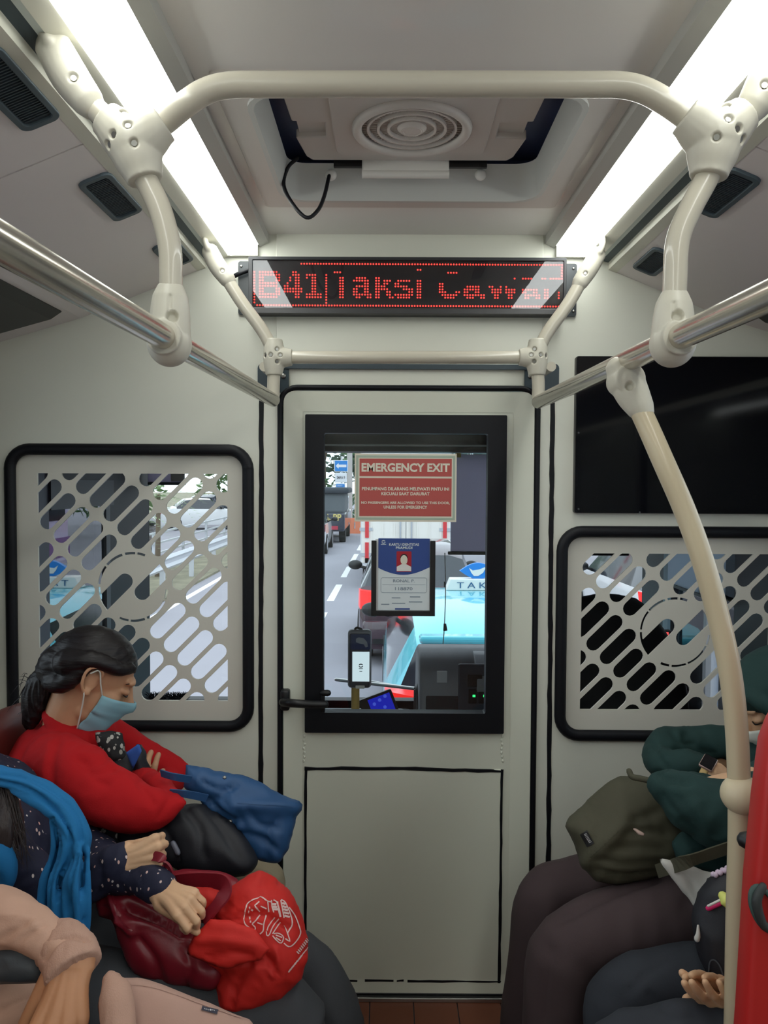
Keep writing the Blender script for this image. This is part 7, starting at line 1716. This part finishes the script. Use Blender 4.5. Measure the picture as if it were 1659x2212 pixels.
strokes('edge_seam', ob_, [[(1352, 1778), (1320, 1810), (1290, 1838), (1274, 1856), (1270, 1885)]], 1.8, OLIVE, e)
strokes('woven_label', ob_, [([(1261, 1798), (1277, 1826)], 17)], 17, mat('label_black', rgb(24, 24, 26), .6), e, lift=.002)
strokes('label_lettering', ob_, [([(1263 + 1.5 * k, 1802 + 2.6 * k), (1268 + 1.5 * k, 1800 + 2.6 * k)], 1.2) for k in range(8)], 1, mat('label_ink', 0), e, lift=.003)
mb = MB(); mb.add(*sweep([P(1359, 1666, 1.56), P(1366, 1678, 1.55), P(1385, 1682, 1.54), P(1410, 1688, 1.53)], .006, n=8, res=4)); mb.build('grab_loop', OLIVE, e, smooth=180)
mb = MB(); ribbon(mb, [P(1420, 1882, 1.47), P(1475, 1864, 1.39), P(1530, 1846, 1.385), P(1590, 1826, 1.38)], .024, (0, -.2, 1), .003); mb.build('shoulder_strap', OLIVE, e)
hk = bvh(ob_)
def on(t, a, b, lift=.004):
    d = raydir(a, b).normalized(); h = t.ray_cast(CAM, d); return (h[0] - d * lift) if h[0] is not None else P(a, b, 1.1)
tis = pillow('tissue', [(1362, 1786), (1375, 1790), (1392, 1800), (1395, 1808), (1380, 1804)], on(hk, 1378, 1797, .002), (0, -1, .3), mat('tissue_pink', rgb(226, 196, 184), .7), None, front=.004, back=.01, D=.01, step=.003, res=0)
tag(tis, 'crumpled pale pink tissue poking out of the olive backpack', 'tissue')
# black backpack at the right
q = P(1560, 2000, 1.33); e = empty('black_backpack', q - V((0, 0, .1)), 'black backpack with bright charms and a round badge beside the pole', 'backpack')
bb_ = pillow('bag_body', [(1500, 1960), (1515, 1925), (1545, 1885), (1600, 1872), (1680, 1880), (1700, 1990), (1690, 2130), (1620, 2150), (1560, 2130), (1512, 2070), (1498, 2010)], q, (-.2, -1, .2), BLKN, e, front=.035, back=.05, D=.06, step=.008, fold=[(.004, (14, 14, 14), 4)], res=2)
strokes('round_badge', bb_, [[(1532, 2100), (1534, 2078), (1543, 2072), (1555, 2085), (1562, 2108), (1556, 2118), (1543, 2114), (1533, 2102)]], 3, mat('badge_grey', rgb(74, 78, 84), .7), e, lift=.002)
hk = bvh(bb_)
mb = MB(); mb.add(*sweep([on(hk, 1562, 1936, .012), on(hk, 1570, 1945, .012), on(hk, 1577, 1957, .012)], [.008, .012, .008], n=12)); mb.build('yellow_charm', mat('charm_yellow', rgb(222, 226, 120), .5), e, smooth=180)
mb = MB(); mb.add(*sweep([on(hk, 1530, 1962, .008), on(hk, 1560, 1948, .008)], .0045, n=10, res=0)); mb.build('pink_charm', mat('charm_pink', rgb(220, 40, 110), .5), e, smooth=180)
mb = MB(); mb.add(*sweep([on(hk, 1530, 1957, .012), on(hk, 1558, 1943, .012)], .0022, n=8, res=0)); mb.build('white_charm', WHITEP, e, smooth=180)
mb = MB()
for k_ in range(8): mb.add(*ell(on(hk, 1541 + 5 * k_, 1889 - 2.2 * k_ + (k_ % 2) * 3, .006), .005, 8, 6))
mb.build('lace_bow', mat('lace_lilac', rgb(206, 186, 206), .6), e, smooth=180)
mb = MB(); mb.add(*sweep([on(hk, 1508, 2000, .004), on(hk, 1508, 2018, .004), on(hk, 1506, 2028, .004)], [.002, .004, .0055], n=8)); mb.build('white_toggle', WHITEP, e, smooth=180)
# red divider beside the pole
REDP = mat('red_divider_vinyl', rgb(176, 36, 34), .4, bump=(120, .1, .001))
e = empty('seat_divider', (.56, .98, 0), 'red vinyl seat divider with a dark grip hole beside the cream pole', 'seat divider')
pts = [P(1672, 1560, 1.0), P(1655, 1605, 1.0), P(1640, 1720, 1.0), P(1622, 1900, 1.0), P(1604, 2200, 1.0)]
lft = [(p.x, p.z) for p in pts]; lft += [(lft[-1][0] - .035, .02)]
MB().plate([[(1.15, .02), (1.15, pts[0].z + .12), (pts[0].x + .10, pts[0].z + .10), (pts[0].x + .03, pts[0].z + .05)] + lft], XZ, .985, 1.03).build('divider_panel', REDP, e, bevel=.008, smooth=50)
c = P(1612, 1815, 1.05); mb = MB(); mb.add(*sweep([c, c + V((.05, -.03, 0))], .012, n=10, res=0)); mb.build('fixing_bolt', BLK, e, smooth=60)
cq = P(1650, 1962, .975); e2 = empty('strap_loop', cq, 'dark green twisted strap loop hanging on the red divider', 'strap')
vv, f = torus_at((0, 0, 0), .018, .004, 24, 8); M_ = Matrix.Translation(cq) @ Matrix.Rotation(R(80), 4, 'X') @ Matrix.Rotation(R(20), 4, 'Z') @ Matrix.Diagonal((.8, 1.4, 1, 1))
mb = MB(); mb.add([M_ @ V(p) for p in vv], f); mb.build('loop', mat('strap_green', rgb(50, 70, 66), .6), e2, smooth=180)
mb = MB(); mb.add(*sweep([cq + V((-.004, -.004, .03)), cq + V((-.012, -.006, .012)), cq + V((-.004, -.005, -.016)), cq + V((.012, -.004, -.03))], [.005, .006, .006, .004], n=8)); mb.build('twist', mat('strap_dark', rgb(40, 44, 44), .6), e2, smooth=180)
# seats: left bench in maroon vinyl, right bench in red
MV = mat('maroon_seat_vinyl', rgb(98, 40, 36), .38, bump=(250, .1, .0008))
def seat(x, y, face, m, label, group):
    e = empty('bench_seat', (x, y, 0), label, 'seat', group); f = face
    bx0 = x - f * .22
    o = blob('backrest', [sweep([(bx0, y, .48), (bx0 - f * .012, y, .68), (bx0 - f * .022, y, .86)], [(.185, .030), (.19, .034), (.15, .030)], n=20, up=(1, 0, 0))], .012, m, e, 3)
    MB().rbox(min(x - f * .22, x + f * .22), max(x - f * .22, x + f * .22), y - .19, y + .19, .385, .455, .028, 3).build('seat_cushion', m, e, smooth=50)
    MB().rbox(min(x - f * .2, x + f * .12), max(x - f * .2, x + f * .12), y - .15, y + .15, .0, .39, .01).build('seat_box', GREYP, e)
for y, lb in ((1.76, 'maroon vinyl side seat under the woman in red'), (1.36, 'maroon vinyl side seat under the woman with the blue scarf'), (.96, 'maroon vinyl side seat under the tan sweatshirt')): seat(-.625, y, 1, MV, lb, 'maroon side seats')
for y, lb in ((1.68, 'red vinyl side seat under the green hooded top'), (1.28, 'red vinyl side seat under the dark navy trousers')): seat(.80, y, -1, REDP, lb, 'red side seats')
